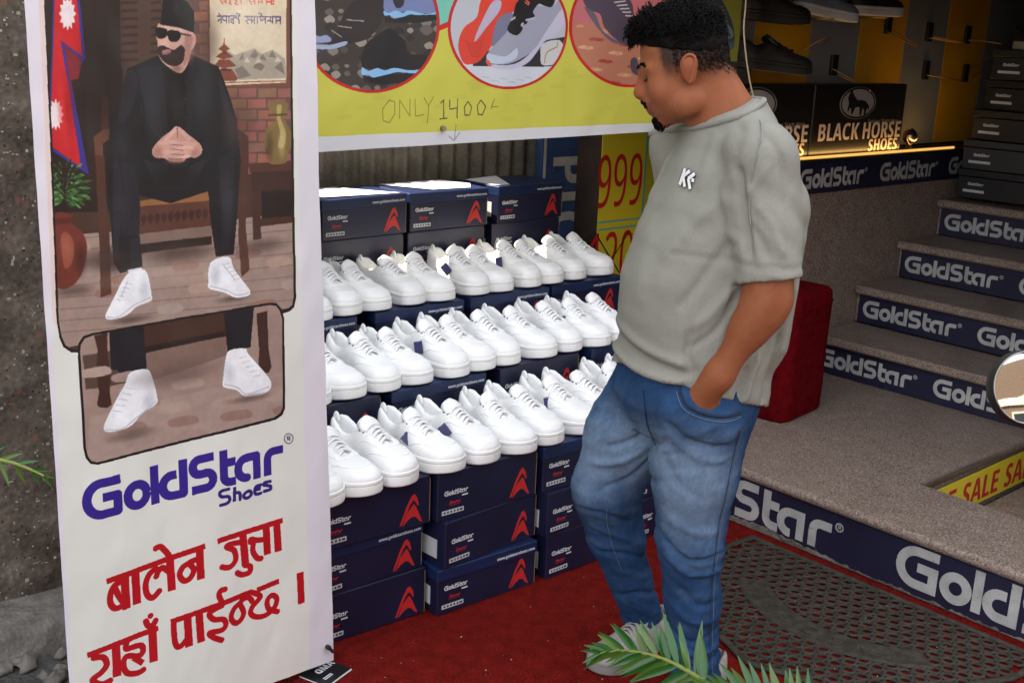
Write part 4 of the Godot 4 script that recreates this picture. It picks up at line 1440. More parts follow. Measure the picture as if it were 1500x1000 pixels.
func picture(c: Canvas, _k: int):
	c.zoom(0, 0, 2)
	# doorway, carved post, brick wall, floor
	c.poly([126, -160, 352, -160, 360, 620, 156, 620], srgb(34, 22, 19))
	c.poly([250, -160, 300, -160, 300, 560, 252, 560], srgb(42, 28, 24))
	c.poly([350, -160, 480, -160, 480, 300, 392, 380, 352, 190], srgb(72, 50, 42))
	for i in 9:
		c.poly([354, -20 + i * 24, 402, -22 + i * 24, 402, -14 + i * 24, 354, -12 + i * 24], srgb(48, 33, 28))
		c.poly([440, -20 + i * 24, 470, -22 + i * 24, 470, -14 + i * 24, 440, -12 + i * 24], srgb(50, 34, 29))
	c.poly([520, -160, 850, -160, 862, 500, 560, 520], srgb(96, 68, 60))
	for r in 18:
		for k in 8:
			var x := 525 + k * 58 + (28 if r % 2 == 1 else 0)
			var y := -60 + r * 32
			var tone := srgb(128 + (r * 7 + k * 13) % 24, 82 + (r * 5 + k * 11) % 16, 70 + (k * 7) % 12)
			if x < 830 and x > 540:
				c.poly([x, y, minf(x + 53, 852), y - 2, minf(x + 53, 852), y + 24, x, y + 26], tone)
	c.poly([165, 690, 560, 660, 862, 620, 864, 900, 600, 940, 230, 1010, 190, 1020, 170, 960], srgb(150, 128, 118))
	for i in 9:
		var y := 700 + i * 34
		c.poly([170, y, 520, y - 30, 860, y - 62, 860, y - 58, 520, y - 26, 170, y + 4], srgb(132, 108, 98))
	for i in 16:
		var xx := 190 + (i * 137) % 640
		var yy := 720 + (i * 89) % 190
		c.curve([xx, yy, xx + 60, yy - 10, xx + 70, yy + 12, xx + 6, yy + 22], [srgb(166, 138, 124), srgb(140, 104, 92), srgb(158, 140, 130)][i % 3], 3)
	# framed print on the wall
	c.poly([606, -160, 848, -160, 850, 252, 652, 258, 608, 200], srgb(112, 66, 50))
	c.poly([612, -160, 838, -160, 838, 242, 655, 250, 614, 190], srgb(206, 190, 162))
	c.zoom(300, 0, 7.69)
	c.poly([210, 540, 330, 620, 430, 585, 560, 545, 640, 610, 760, 560, 900, 660, 915, 880, 330, 900], srgb(158, 148, 132))
	for g in [[560, 548, 500, 640, 560, 660, 600, 620], [420, 590, 380, 680, 440, 660], [760, 565, 720, 640, 800, 650], [590, 690, 540, 760, 640, 800, 680, 740], [860, 690, 780, 760, 900, 840], [330, 780, 420, 740, 520, 850, 380, 890], [650, 600, 620, 660, 700, 690]]:
		c.poly(g, srgb(120, 110, 98))
	for g in [[600, 640, 560, 720, 640, 700], [820, 640, 780, 700, 860, 690], [470, 640, 440, 700, 510, 700]]:
		c.poly(g, srgb(190, 182, 168))
	for g in [[208, 430, 216, 430, 222, 500, 280, 550, 210, 590, 150, 550, 202, 500], [180, 590, 250, 590, 318, 640, 210, 668, 120, 640], [160, 670, 270, 670, 352, 740, 210, 775, 110, 735], [150, 780, 300, 780, 370, 880, 350, 910, 200, 915]]:
		c.poly(g, srgb(122, 64, 50))
	c.poly([190, 580, 245, 580, 245, 600, 190, 600], srgb(84, 44, 38))
	c.poly([175, 770, 290, 770, 290, 800, 180, 800], srgb(84, 44, 38))
	c.poly([60, 930, 930, 905, 930, 915, 60, 942], srgb(122, 70, 56))
	var nb := srgb(44, 36, 92)
	for g in [[135, 182, 395, 178], [445, 186, 856, 190]]: c.stroke(g, 0.0022, nb, false)
	for g in [[178, 180, 178, 260], [240, 180, 240, 262], [270, 180, 270, 262], [380, 180, 384, 266], [520, 186, 524, 270], [556, 186, 556, 272], [590, 188, 590, 270], [680, 190, 682, 268], [762, 190, 764, 268], [800, 190, 802, 270], [848, 190, 850, 276],
		[140, 240, 160, 220, 176, 225], [150, 150, 176, 180], [200, 185, 202, 225, 238, 228], [300, 200, 290, 240, 320, 268], [322, 268, 316, 210, 352, 200, 378, 225], [352, 150, 388, 160, 390, 180], [470, 190, 490, 225, 460, 235, 490, 270], [494, 222, 520, 220], [540, 250, 532, 228, 556, 220], [600, 150, 640, 160, 626, 186], [622, 200, 632, 235, 660, 215, 680, 228], [700, 240, 715, 232, 735, 238], [736, 196, 738, 240, 762, 236], [812, 240, 826, 228, 848, 236]]:
		c.stroke(g, 0.0021, nb)
	var rd := srgb(196, 40, 34)
	for g in [[232, -40, 234, 46], [410, -40, 412, 46], [560, -40, 562, 48], [604, -40, 606, 48], [640, -40, 642, 48], [690, -40, 692, 50], [746, -40, 748, 52], [170, 0, 190, 30, 200, 46], [210, 10, 230, 16], [262, -10, 290, 10, 275, 36, 300, 50], [330, -10, 360, 15, 340, 45, 380, 50], [500, 0, 520, 30, 525, 48], [530, 14, 560, 16], [612, 20, 640, 20], [700, 20, 744, 22]]:
		c.stroke(g, 0.0021, rd)
	c.stroke([150, -24, 440, -26], 0.0022, rd, false)
	c.stroke([480, -24, 760, -26], 0.0022, rd, false)
	c.disc(c.at(770, 44), 2.4, rd)
	c.disc(c.at(770, 12), 2.4, rd)
	c.zoom(0, 0, 2)
	# flag
	c.poly([160, -160, 215, -160, 250, 170, 205, 235, 258, 512, 236, 498, 148, 440, 143, 300], srgb(52, 44, 128))
	c.poly([165, -160, 208, -160, 240, 165, 176, 118, 236, 492, 150, 430, 147, 300], srgb(188, 26, 34))
	c.poly([186, 130, 238, 176, 228, 230, 204, 236], srgb(120, 26, 34))
	for s in [[196, 40, 34.0], [160, 335, 32.0]]:
		var q := PackedVector2Array()
		for i in 24:
			var rr: float = (s[2] if i % 2 == 0 else s[2] * 0.72)
			q.append(c.at(s[0] + cos(TAU * i / 24) * rr * 0.75, s[1] + sin(TAU * i / 24) * rr * 1.5))
		c.fill(q, srgb(222, 206, 206))
	# side table and vase
	c.poly([730, 480, 866, 470, 866, 500, 732, 508], srgb(78, 46, 38))
	c.poly([738, 505, 862, 500, 862, 560, 740, 564], srgb(58, 34, 29))
	c.poly([738, 560, 762, 560, 766, 700, 742, 704], srgb(64, 38, 32))
	c.poly([766, 560, 862, 556, 862, 640, 768, 648], srgb(32, 22, 20))
	c.poly([764, 640, 862, 632, 862, 652, 764, 664], srgb(66, 40, 33))
	c.curve([785, 302, 844, 300, 838, 335, 832, 350, 850, 380, 858, 420, 842, 455, 838, 478, 792, 480, 798, 455, 776, 425, 780, 380, 808, 350, 796, 330], srgb(120, 98, 58), 4)
	c.curve([812, 310, 826, 310, 822, 345, 838, 390, 832, 430, 816, 430, 822, 390, 812, 350], srgb(168, 146, 96), 4)
	c.poly([786, 335, 842, 332, 842, 338, 787, 341], srgb(82, 64, 38))
	# plant and clay pot
	for i in 120:
		var a := -PI * (0.02 + 0.96 * fmod(i * 0.618, 1.0))
		var r0 := 6.0 + fmod(i * 37.0, 64.0)
		var bx := 186 + cos(a) * r0 * 0.8
		var by := 600 + sin(a) * r0 * 1.9
		var ln := 22.0 + fmod(i * 17.0, 24.0)
		var tx := bx + cos(a) * ln
		var ty := by + sin(a) * ln * 0.8 + 8 + fmod(i * 11.0, 10.0)
		c.poly([bx, by - 4, (bx + tx) / 2, (by + ty) / 2 - 6, tx, ty, (bx + tx) / 2, (by + ty) / 2 + 4], [srgb(30, 54, 28), srgb(48, 86, 42), srgb(66, 108, 54), srgb(38, 68, 34), srgb(92, 136, 74), srgb(58, 96, 50)][i * 6 / 120])
	c.curve([155, 632, 205, 628, 210, 655, 238, 680, 252, 725, 240, 790, 210, 835, 168, 842, 160, 760], srgb(104, 46, 36), 4)
	c.curve([176, 690, 200, 684, 214, 720, 206, 770, 184, 780], srgb(138, 72, 56), 4)
	c.poly([154, 640, 208, 636, 208, 652, 156, 658], srgb(84, 36, 30))
	# chair
	var ch := srgb(74, 44, 34)
	c.poly([296, 280, 314, 280, 318, 380, 296, 384], ch)
	c.poly([272, 400, 300, 380, 332, 378, 330, 400, 300, 420, 300, 460, 276, 460], srgb(96, 60, 44))
	c.poly([276, 455, 302, 455, 318, 690, 324, 860, 292, 870, 288, 700], ch)
	c.poly([700, 380, 728, 400, 730, 470, 720, 660, 730, 790, 706, 812, 698, 700], ch)
	c.poly([396, 590, 632, 556, 632, 590, 400, 612], srgb(140, 92, 58))
	c.poly([400, 606, 632, 586, 628, 664, 404, 690], srgb(84, 50, 40))
	for i in 11:
		c.curve([412 + i * 20, 640 - i * 2, 422 + i * 20, 628 - i * 2, 430 + i * 20, 640 - i * 2, 421 + i * 20, 660 - i * 2], srgb(60, 34, 28), 3)
	c.poly([404, 686, 628, 660, 628, 694, 404, 722], srgb(120, 98, 88))
	c.poly([410, 716, 620, 692, 620, 716, 412, 742], srgb(36, 25, 23))
	# seated figure: dark suit
	var suit := srgb(22, 22, 27)
	c.poly([455, 165, 560, 160, 640, 195, 668, 270, 694, 350, 700, 420, 706, 470, 700, 560, 684, 745, 632, 752, 616, 640, 610, 560, 500, 596, 400, 570, 404, 640, 416, 782, 350, 800, 330, 770, 320, 620, 312, 470, 322, 360, 352, 280, 372, 200, 420, 180], suit)
	for g in [[400, 200, 470, 190, 500, 400, 470, 430, 410, 330], [560, 180, 600, 300, 580, 420, 520, 372, 545, 260]]:
		c.poly(g, srgb(29, 29, 35))
	for g in [[484, 200, 540, 190, 548, 372, 520, 372, 490, 400]]:
		c.poly(g, srgb(16, 16, 20))
	for g in [[350, 470, 392, 480, 410, 600, 405, 770, 380, 780, 372, 600], [640, 460, 690, 450, 680, 600, 672, 730, 650, 735, 650, 600]]:
		c.poly(g, srgb(30, 30, 37))
	for y in [240, 290, 345]:
		c.disc(c.at(543, y), 2.5, srgb(52, 50, 54))
	for g in [[372, 210, 400, 230, 392, 300, 360, 360, 345, 340], [640, 215, 668, 300, 690, 380, 672, 380, 650, 300], [330, 480, 350, 500, 352, 640, 338, 760, 330, 700], [420, 470, 470, 480, 560, 480, 600, 470, 560, 540, 480, 556]]:
		c.curve(g, srgb(35, 35, 42), 3)
	for g in [[405, 260, 420, 330, 412, 400], [600, 240, 640, 330, 640, 420], [470, 440, 520, 500, 600, 450], [340, 620, 390, 640], [650, 560, 690, 545], [355, 700, 400, 690]]:
		c.stroke(g, 0.004, srgb(14, 14, 18))
	# tones over suit, floor and walls
	c.blob(440, 260, 60, 110, srgb(44, 44, 52), 0.7)
	c.blob(600, 260, 50, 100, srgb(40, 40, 48), 0.6)
	c.blob(350, 420, 40, 90, srgb(40, 40, 48), 0.6)
	c.blob(680, 400, 34, 80, srgb(40, 40, 47), 0.6)
	c.blob(360, 600, 34, 150, srgb(46, 46, 54), 0.7)
	c.blob(664, 580, 34, 140, srgb(44, 44, 52), 0.7)
	c.blob(500, 520, 110, 60, srgb(10, 10, 13), 0.8)
	c.blob(516, 320, 40, 120, srgb(12, 12, 15), 0.7)
	c.blob(330, 760, 40, 60, srgb(14, 14, 18), 0.6)
	c.blob(500, 800, 330, 60, srgb(176, 154, 140), 0.45)
	c.blob(300, 760, 110, 50, srgb(70, 52, 46), 0.75)
	c.blob(520, 740, 170, 46, srgb(64, 48, 42), 0.75)
	c.blob(760, 720, 110, 34, srgb(74, 56, 50), 0.65)
	c.blob(210, 850, 90, 26, srgb(84, 64, 58), 0.7)
	c.blob(380, 935, 90, 16, srgb(80, 64, 58), 0.8)
	c.blob(680, 874, 70, 14, srgb(80, 64, 58), 0.8)
	c.blob(700, 360, 80, 120, srgb(70, 46, 40), 0.5)
	c.blob(600, 120, 60, 140, srgb(60, 40, 35), 0.55)
	c.blob(300, 200, 90, 260, srgb(20, 13, 12), 0.7)
	c.blob(726, 60, 110, 140, srgb(224, 210, 184), 0.5)
	c.blob(826, 420, 16, 60, srgb(196, 176, 122), 0.6)
	c.blob(790, 430, 18, 60, srgb(60, 46, 26), 0.6)
	c.blob(190, 720, 26, 60, srgb(158, 92, 74), 0.6)
	c.blob(232, 760, 26, 70, srgb(58, 24, 20), 0.7)
	c.blob(200, 300, 20, 160, srgb(140, 14, 24), 0.6)
	c.blob(176, 320, 16, 120, srgb(212, 50, 52), 0.5)
	# hands, fingers laced
	c.curve([446, 432, 470, 405, 500, 382, 515, 372, 524, 376, 560, 400, 588, 425, 590, 448, 572, 462, 550, 460, 536, 474, 500, 474, 480, 464, 456, 462, 444, 450], srgb(188, 140, 126), 4)
	for i in 4:
		c.stroke([462 + i * 6, 420 + i * 12, 500, 416 + i * 14, 530, 424 + i * 13], 0.0085, [srgb(204, 160, 146), srgb(196, 150, 136)][i % 2])
		c.stroke([572 - i * 6, 424 + i * 11, 540, 418 + i * 14, 508, 430 + i * 13], 0.0075, [srgb(198, 152, 138), srgb(208, 164, 150)][i % 2])
		c.stroke([480 + i * 4, 426 + i * 13, 515, 424 + i * 14, 552 - i * 5, 430 + i * 12], 0.0016, srgb(128, 84, 74))
	c.stroke([482, 412, 500, 392, 516, 374], 0.009, srgb(206, 162, 148))
	c.stroke([556, 408, 538, 390, 520, 376], 0.009, srgb(198, 152, 138))
	c.stroke([517, 374, 519, 404], 0.002, srgb(128, 84, 74))
	c.blob(462, 445, 26, 24, srgb(150, 104, 92), 0.6)
	c.blob(572, 448, 24, 22, srgb(150, 104, 92), 0.6)
	c.blob(515, 472, 50, 12, srgb(130, 88, 78), 0.7)
	# head
	c.curve([462, 70, 520, 78, 564, 96, 570, 118, 558, 150, 546, 190, 528, 214, 500, 202, 470, 176, 461, 140], srgb(190, 148, 134), 5)
	c.blob(548, 150, 26, 50, srgb(150, 106, 94), 0.8)
	c.blob(490, 100, 26, 30, srgb(214, 174, 160), 0.6)
	c.blob(515, 200, 26, 18, srgb(120, 82, 72), 0.8)
	c.blob(480, 125, 10, 16, srgb(220, 180, 166), 0.7)
	c.curve([556, 108, 570, 106, 570, 130, 556, 146], srgb(182, 136, 124), 4)
	c.curve([462, 138, 480, 134, 506, 146, 528, 132, 540, 150, 532, 182, 508, 194, 480, 182, 464, 160], srgb(44, 34, 34), 4)
	c.curve([540, 100, 562, 112, 556, 140, 546, 180, 534, 190, 540, 140], srgb(160, 116, 104), 4)
	c.curve([470, 76, 500, 80, 540, 88, 530, 96, 490, 92, 468, 90], srgb(204, 164, 150), 4)
	c.curve([474, 148, 494, 144, 500, 152, 486, 160, 474, 158], srgb(164, 108, 104), 4)
	c.curve([466, 112, 480, 118, 494, 128, 492, 140, 476, 132, 466, 130], srgb(200, 158, 144), 4)
	c.poly([468, 72, 476, -6, 500, -14, 546, 4, 568, 36, 566, 96, 520, 80], srgb(20, 19, 22))
	c.curve([454, 82, 484, 84, 488, 100, 478, 112, 460, 110], srgb(18, 18, 20), 4)
	c.curve([490, 90, 522, 92, 526, 108, 514, 122, 494, 118], srgb(18, 18, 20), 4)
	c.stroke([484, 92, 492, 94], 0.003, srgb(30, 26, 26), false)
	c.stroke([522, 98, 558, 104], 0.003, srgb(70, 40, 38), false)
	c.blob(500, 160, 36, 14, srgb(70, 54, 52), 0.5)
	c.blob(512, 20, 16, 40, srgb(40, 38, 42), 0.7)
	# trouser ends and white shoes
	c.poly([370, 790, 412, 782, 420, 800, 380, 808], srgb(214, 212, 214))
	shoe_print(c, [366, 806, 400, 790, 428, 796, 442, 860, 440, 880, 400, 896, 370, 922, 330, 934, 308, 932, 308, 916, 330, 874])
	c.stroke([310, 928, 345, 926, 392, 892, 440, 870], 0.003, srgb(192, 190, 196))
	c.stroke([372, 822, 352, 870], 0.003, srgb(198, 196, 202))
	shoe_print(c, [618, 768, 670, 752, 684, 786, 715, 828, 732, 850, 728, 866, 690, 872, 660, 858, 614, 846, 610, 826])
	c.stroke([614, 838, 662, 850, 692, 864, 728, 858], 0.003, srgb(192, 190, 196))
	c.stroke([650, 770, 690, 822], 0.003, srgb(198, 196, 202))
	c.blob(420, 850, 24, 40, srgb(176, 174, 184), 0.6)
	c.blob(350, 900, 30, 30, srgb(240, 240, 242), 0.6)
	c.blob(630, 810, 22, 40, srgb(178, 176, 186), 0.6)
	for k in 5:
		c.stroke([362 + k * 3 - k * 8, 828 + k * 12, 384 - k * 8, 832 + k * 12], 0.002, srgb(190, 188, 196), false)
		c.stroke([652 + k * 8, 776 + k * 11, 672 + k * 8, 770 + k * 11], 0.002, srgb(190, 188, 196), false)

func yellow_banner():
	var z := -2.635
	var x0 := 1.30
	var x1 := 3.425
	var y0 := 1.222
	var y1 := 2.15
	var c := Canvas.new()
	c.setup(self, x0, x1, y0, y1, z, 760.0, srgb(194, 189, 72))
	c.zoom(440, 0, 2.942)
	# white lower margin
	c.poly([-900, 640, 75, 588, 1471, 531, 2400, 500, 2400, 900, -900, 900], srgb(206, 206, 208))
	c.poly([-900, -700, 560, -700, 700, 90, 606, 130, 60, 280, -900, 420], srgb(190, 24, 24))
	c.poly([-900, -700, 560, -700, 690, 70, 606, 106, 60, 220, -900, 360], srgb(112, 186, 168))
	# faint mottling of the vinyl
	for i in 26:
		var xx := 80 + (i * 211) % 1400
		var yy := 300 + (i * 97) % 240
		c.curve([xx, yy, xx + 50, yy - 8, xx + 60, yy + 10, xx + 8, yy + 16], srgb(189, 184, 70), 3)
	# three and a half round pictures in red rings
	round_pic(c, 312, 97, 303, 0)
	round_pic(c, 908, 124, 260, 1)
	round_pic(c, 1440, 110, 265, 2)
	round_pic(c, 1900, 60, 240, 3)
	# pencilled price
	c.zoom(440, 0, 2.942)
	var pen := srgb(124, 122, 34)
	for g in [[385, 430, 355, 470, 358, 520, 385, 528, 408, 490, 408, 440, 385, 430], [428, 512, 428, 430, 470, 500, 472, 425], [492, 425, 494, 500, 530, 492], [530, 420, 550, 455, 575, 415], [552, 455, 545, 530], [820, 470, 835, 425, 822, 460, 850, 458]]:
		c.stroke(g, 0.0026, pen, false)
	var ink := srgb(70, 68, 44)
	for g in [[604, 445, 618, 430, 618, 512], [600, 512, 636, 508], [644, 430, 644, 470, 676, 464], [678, 425, 674, 510], [722, 436, 706, 460, 708, 495, 728, 496, 738, 462, 722, 436], [778, 430, 762, 456, 766, 492, 784, 494, 798, 458, 778, 430]]:
		c.stroke(g, 0.0034, ink, false)
	c.stroke([670, 535, 664, 602], 0.002, srgb(96, 94, 96), false)
	c.stroke([640, 585, 662, 606, 688, 568], 0.002, srgb(96, 94, 96), false)
	var t := thing("shop_banner", "yellow shop banner with round shoe pictures hanging over the sneaker display", "banner")
	# the lower edge hangs slightly lower at the tall banner's end
	part("sheet", bumpy_sheet(x0, x1, y0, y1, z, 0.006, 15, 70, 40, 0.027), print_mat(c.tex(), 0.4), t)
	part("rail", tube_mesh([Vector3(x0 - 0.1, y1 + 0.005, z - 0.012), Vector3(x1 + 0.1, y1 + 0.005, z - 0.012)], 0.011, 8), M.steel, t)
	for x in [x0 + 0.2, x1 - 0.2]:
		part("tie", tube_mesh([Vector3(x, y1, z - 0.012), Vector3(x, 2.61, z - 0.012)], 0.003, 6), M.cord, t)
	var p := pix(650, 188, 2, z + 0.008)
	var b := MB.new()
	b.tube([p + Vector3(0, 0, -0.01), p + Vector3(0, 0, 0.004)], [0.008, 0.007], 14)
	part("rivet", b.mesh(), M.steel, t)

func round_pic(c: Canvas, cx: float, cy: float, r: float, kind: int):
	# circle as printed on the banner
	c.zoom(440, 0, 2.942)
	var ce := c.at(cx, cy)
	var rr := c.at(cx, cy + r).distance_to(ce)
	var rx := (c.at(cx + r, cy).x - c.at(cx - r, cy).x) / 2.0
	var mk := func(k: float):
		var q := PackedVector2Array()
		for i in 64: q.append(ce + Vector2(cos(TAU * i / 64) * rx, sin(TAU * i / 64) * rr) * k)
		return q
	c.fill(mk.call(1.0), srgb(184, 22, 24))
	var bg: Color = [srgb(54, 46, 42), srgb(178, 180, 188), srgb(176, 112, 88), srgb(58, 64, 70)][kind]
	var inner: PackedVector2Array = mk.call(0.955)
	c.fill(inner, bg)
	var mask := Canvas.new()
	mask.setup(self, c.x0, c.x0 + c.img.get_width() / c.ppm, c.y1 - c.img.get_height() / c.ppm, c.y1, c.z, c.ppm, bg)
	mask.img.copy_from(c.img)
	if kind == 0:
		mask.zoom(460, 0, 7.143)
		var st := [srgb(122, 112, 104), srgb(96, 86, 80), srgb(146, 136, 124), srgb(40, 34, 32), srgb(78, 68, 62)]
		for i in 90:
			var xx := -60 + (i * 173) % 1420
			var yy := -120 + (i * 239) % 1080
			var s := 26 + (i * 31) % 60
			mask.curve([xx, yy, xx + s, yy - s * 0.6, xx + s * 1.7, yy + s * 0.2, xx + s * 0.8, yy + s * 0.8], st[i % 5], 3)
		mask.curve([380, 40, 560, -20, 740, 30, 700, 240, 520, 420, 200, 460, 0, 440, 20, 380, 180, 420, 240, 300], srgb(38, 30, 30), 4)
		mask.curve([0, 365, 60, 380, 130, 365, 180, 410, 150, 440, 0, 440], srgb(140, 148, 186), 4)
		mask.curve([0, 470, 160, 470, 330, 430, 330, 470, 200, 510, 60, 515, 0, 500], srgb(150, 164, 190), 4)
		for g in [[180, 315, 290, 385], [250, 270, 390, 290], [340, 205, 520, 220]]:
			mask.stroke(g, 0.003, srgb(150, 138, 136), false)
		mask.curve([730, 0, 800, -60, 1330, -40, 1330, 120, 1180, 140, 1000, 120, 860, 130, 740, 120], srgb(110, 122, 164), 4)
		mask.curve([820, -30, 940, -30, 930, 60, 860, 80], srgb(40, 34, 48), 4)
		mask.curve([730, 112, 780, 135, 860, 108, 930, 135, 1000, 108, 1180, 145, 1340, 110, 1340, 140, 1150, 165, 1010, 150, 920, 185, 850, 190, 790, 160, 735, 160], srgb(128, 176, 216), 4)
		mask.poly([735, 165, 840, 195, 1000, 160, 1330, 150, 1320, 200, 1100, 240, 740, 235], srgb(26, 22, 26))
		mask.curve([530, 480, 640, 380, 780, 290, 860, 350, 950, 420, 1000, 560, 1180, 580, 1140, 700, 980, 730, 700, 715, 500, 700], srgb(20, 18, 22), 4)
		mask.curve([500, 700, 560, 740, 660, 710, 740, 735, 840, 708, 1000, 735, 1120, 725, 1060, 765, 860, 755, 720, 800, 610, 808, 560, 780, 495, 780], srgb(132, 182, 226), 4)
		mask.poly([500, 785, 620, 812, 780, 775, 1060, 768, 960, 850, 740, 890, 520, 850], srgb(24, 20, 22))
	elif kind == 1:
		mask.zoom(650, 0, 7.143)
		mask.poly([100, 660, 700, 690, 1300, 650, 1300, 1000, 100, 1000], srgb(196, 200, 208))
		mask.poly([300, 560, 1300, 380, 1300, 680, 1000, 700, 300, 690], srgb(40, 38, 44))
		mask.curve([430, -40, 840, -60, 760, 90, 600, 220, 530, 330, 500, 470, 380, 630, 280, 670, 200, 650, 150, 480, 200, 300, 340, 180], srgb(206, 58, 40), 4)
		mask.curve([500, 30, 580, 0, 600, 50, 560, 150, 430, 300, 340, 420, 318, 410, 380, 250], srgb(176, 168, 190), 4)
		for i in 7:
			mask.stroke([220 + i * 8, 420 + i * 26, 300 + i * 6, 460 + i * 22, 420 - i * 6, 410 + i * 28], 0.0024, srgb(176, 44, 32))
		mask.curve([560, 210, 700, 130, 760, 240, 640, 400, 500, 480], srgb(110, 112, 136), 4)
		mask.curve([880, 30, 1000, 60, 1150, 60, 1210, 0, 1240, 90, 1200, 250, 1050, 420, 900, 560, 700, 660, 520, 670, 450, 620, 470, 540, 650, 340, 760, 200], srgb(150, 152, 168), 4)
		mask.curve([470, 560, 640, 590, 760, 500, 760, 600, 640, 660, 500, 660, 450, 610], srgb(182, 190, 208), 4)
		mask.curve([1250, 90, 1300, 200, 1180, 360, 1060, 440, 900, 640, 740, 720, 560, 720, 470, 670, 640, 680, 800, 640, 960, 500, 1080, 330], srgb(186, 182, 202), 4)
		mask.curve([445, 620, 480, 640, 500, 690, 470, 690, 440, 650], srgb(214, 84, 60), 4)
		mask.curve([800, -20, 1150, -40, 1140, 70, 1060, 60, 1000, 40, 940, 120, 960, 170, 890, 200, 870, 250, 800, 260, 830, 300, 760, 370, 660, 310, 720, 180], srgb(20, 18, 22), 3)
		for g in [[700, 210, 750, 180], [810, 260, 840, 240], [860, 210, 960, 190]]:
			mask.stroke(g, 0.006, srgb(170, 168, 184), false)
		mask.stroke([850, 20, 890, 50, 900, 30, 860, 0], 0.004, srgb(214, 100, 60), false)
		mask.curve([1040, 460, 1220, 420, 1280, 560, 1200, 660, 1040, 680, 1020, 580], srgb(192, 190, 190), 4)
		mask.stroke([1200, 440, 1190, 490, 1090, 550, 1060, 660], 0.004, srgb(150, 132, 90))
		for i in 6:
			mask.stroke([400 + i * 90, 800 + (i * 37) % 60, 480 + i * 90, 812 + (i * 37) % 60], 0.003, srgb(168, 178, 188), false)
	elif kind == 2:
		mask.zoom(440, 0, 2.942)
		mask.poly([1180, -200, 1800, -200, 1800, 100, 1180, 100], srgb(186, 104, 108))
		for i in 60:
			var xx := 1190 + (i * 83) % 460
			var yy := 110 + (i * 59) % 260
			mask.curve([xx, yy, xx + 26, yy - 5, xx + 34, yy + 6, xx + 6, yy + 9], [srgb(196, 138, 104), srgb(160, 70, 56), srgb(206, 156, 120), srgb(150, 60, 50)][i % 4], 3)
		mask.curve([1220, -40, 1340, -60, 1430, 20, 1420, 180, 1380, 185, 1310, 120, 1290, 60, 1240, 40], srgb(74, 62, 76), 4)
		mask.curve([1225, 30, 1270, 60, 1300, 130, 1370, 180, 1400, 190, 1340, 180, 1280, 120], srgb(96, 84, 100), 4)
		for i in 5:
			mask.stroke([1350 + i * 12, 10 + i * 14, 1400 + i * 8, 4 + i * 16], 0.004, srgb(196, 180, 184), false)
		mask.curve([1424, 260, 1450, 250, 1460, 320, 1430, 310], srgb(70, 60, 74), 3)
	else:
		mask.zoom(860, 0, 3.335)
		mask.poly([520, -200, 760, -200, 760, 300, 520, 300], srgb(150, 152, 60))
		mask.curve([590, -20, 650, -10, 690, 60, 715, 140, 715, 230, 660, 236, 620, 120], srgb(66, 80, 84), 4)
		mask.curve([655, 130, 690, 120, 715, 170, 690, 190, 660, 180], srgb(120, 140, 146), 4)
		mask.poly([655, 215, 718, 200, 716, 236, 660, 242], srgb(96, 110, 118))
		for i in 5:
			mask.stroke([630 + i * 6, 40 + i * 18, 670 + i * 4, 30 + i * 18], 0.004, srgb(120, 130, 132), false)
	# copy only the round window back
	for y in range(maxi(0, int(ce.y - rr)), mini(c.img.get_height(), int(ce.y + rr) + 1)):
		var dy := (y + 0.5 - ce.y) / (rr * 0.955)
		if absf(dy) < 1.0:
			var hw := sqrt(1.0 - dy * dy) * rx * 0.955
			var xa := maxi(0, int(ce.x - hw))
			var wd := mini(c.img.get_width(), int(ce.x + hw)) - xa
			if wd > 0:
				c.img.blit_rect(mask.img, Rect2i(xa, y, wd, 1), Vector2i(xa, y))

# soften the edges of the drawn shapes and add film grain, as in a printed photograph
func photo_grain(img: Image, sd: int):
	var w := img.get_width()
	var h := img.get_height()
	img.resize(w / 2, h / 2, Image.INTERPOLATE_BILINEAR)
	img.resize(w, h, Image.INTERPOLATE_CUBIC)
	var f := FastNoiseLite.new()
	f.seed = sd
	f.frequency = 0.02
	f.fractal_octaves = 5
	f.fractal_gain = 0.75
	var ni := f.get_image(w, h)
	ni.convert(Image.FORMAT_L8)
	var nd := ni.get_data()
	var d := img.get_data()
	for i in nd.size():
		var k := 0.94 + nd[i] * 0.0005
		var q := i * 3
		d[q] = mini(255, int(d[q] * k))
		d[q + 1] = mini(255, int(d[q + 1] * k))
		d[q + 2] = mini(255, int(d[q + 2] * k))
	img.set_data(w, h, false, Image.FORMAT_RGB8, d)

func clip_copy(dst: Canvas, src: Canvas, p: PackedVector2Array):
	for y in dst.img.get_height():
		var yy := y + 0.5
		var xs := []
		for i in p.size():
			var a := p[i]
			var b := p[(i + 1) % p.size()]
			if (a.y <= yy) != (b.y <= yy):
				xs.append(a.x + (yy - a.y) / (b.y - a.y) * (b.x - a.x))
		xs.sort()
		for i in range(0, xs.size() - 1, 2):
			var xa := maxi(0, int(round(xs[i])))
			var wd := mini(dst.img.get_width(), int(round(xs[i + 1]))) - xa
			if wd > 0:
				dst.img.blit_rect(src.img, Rect2i(xa, y, wd, 1), Vector2i(xa, y))

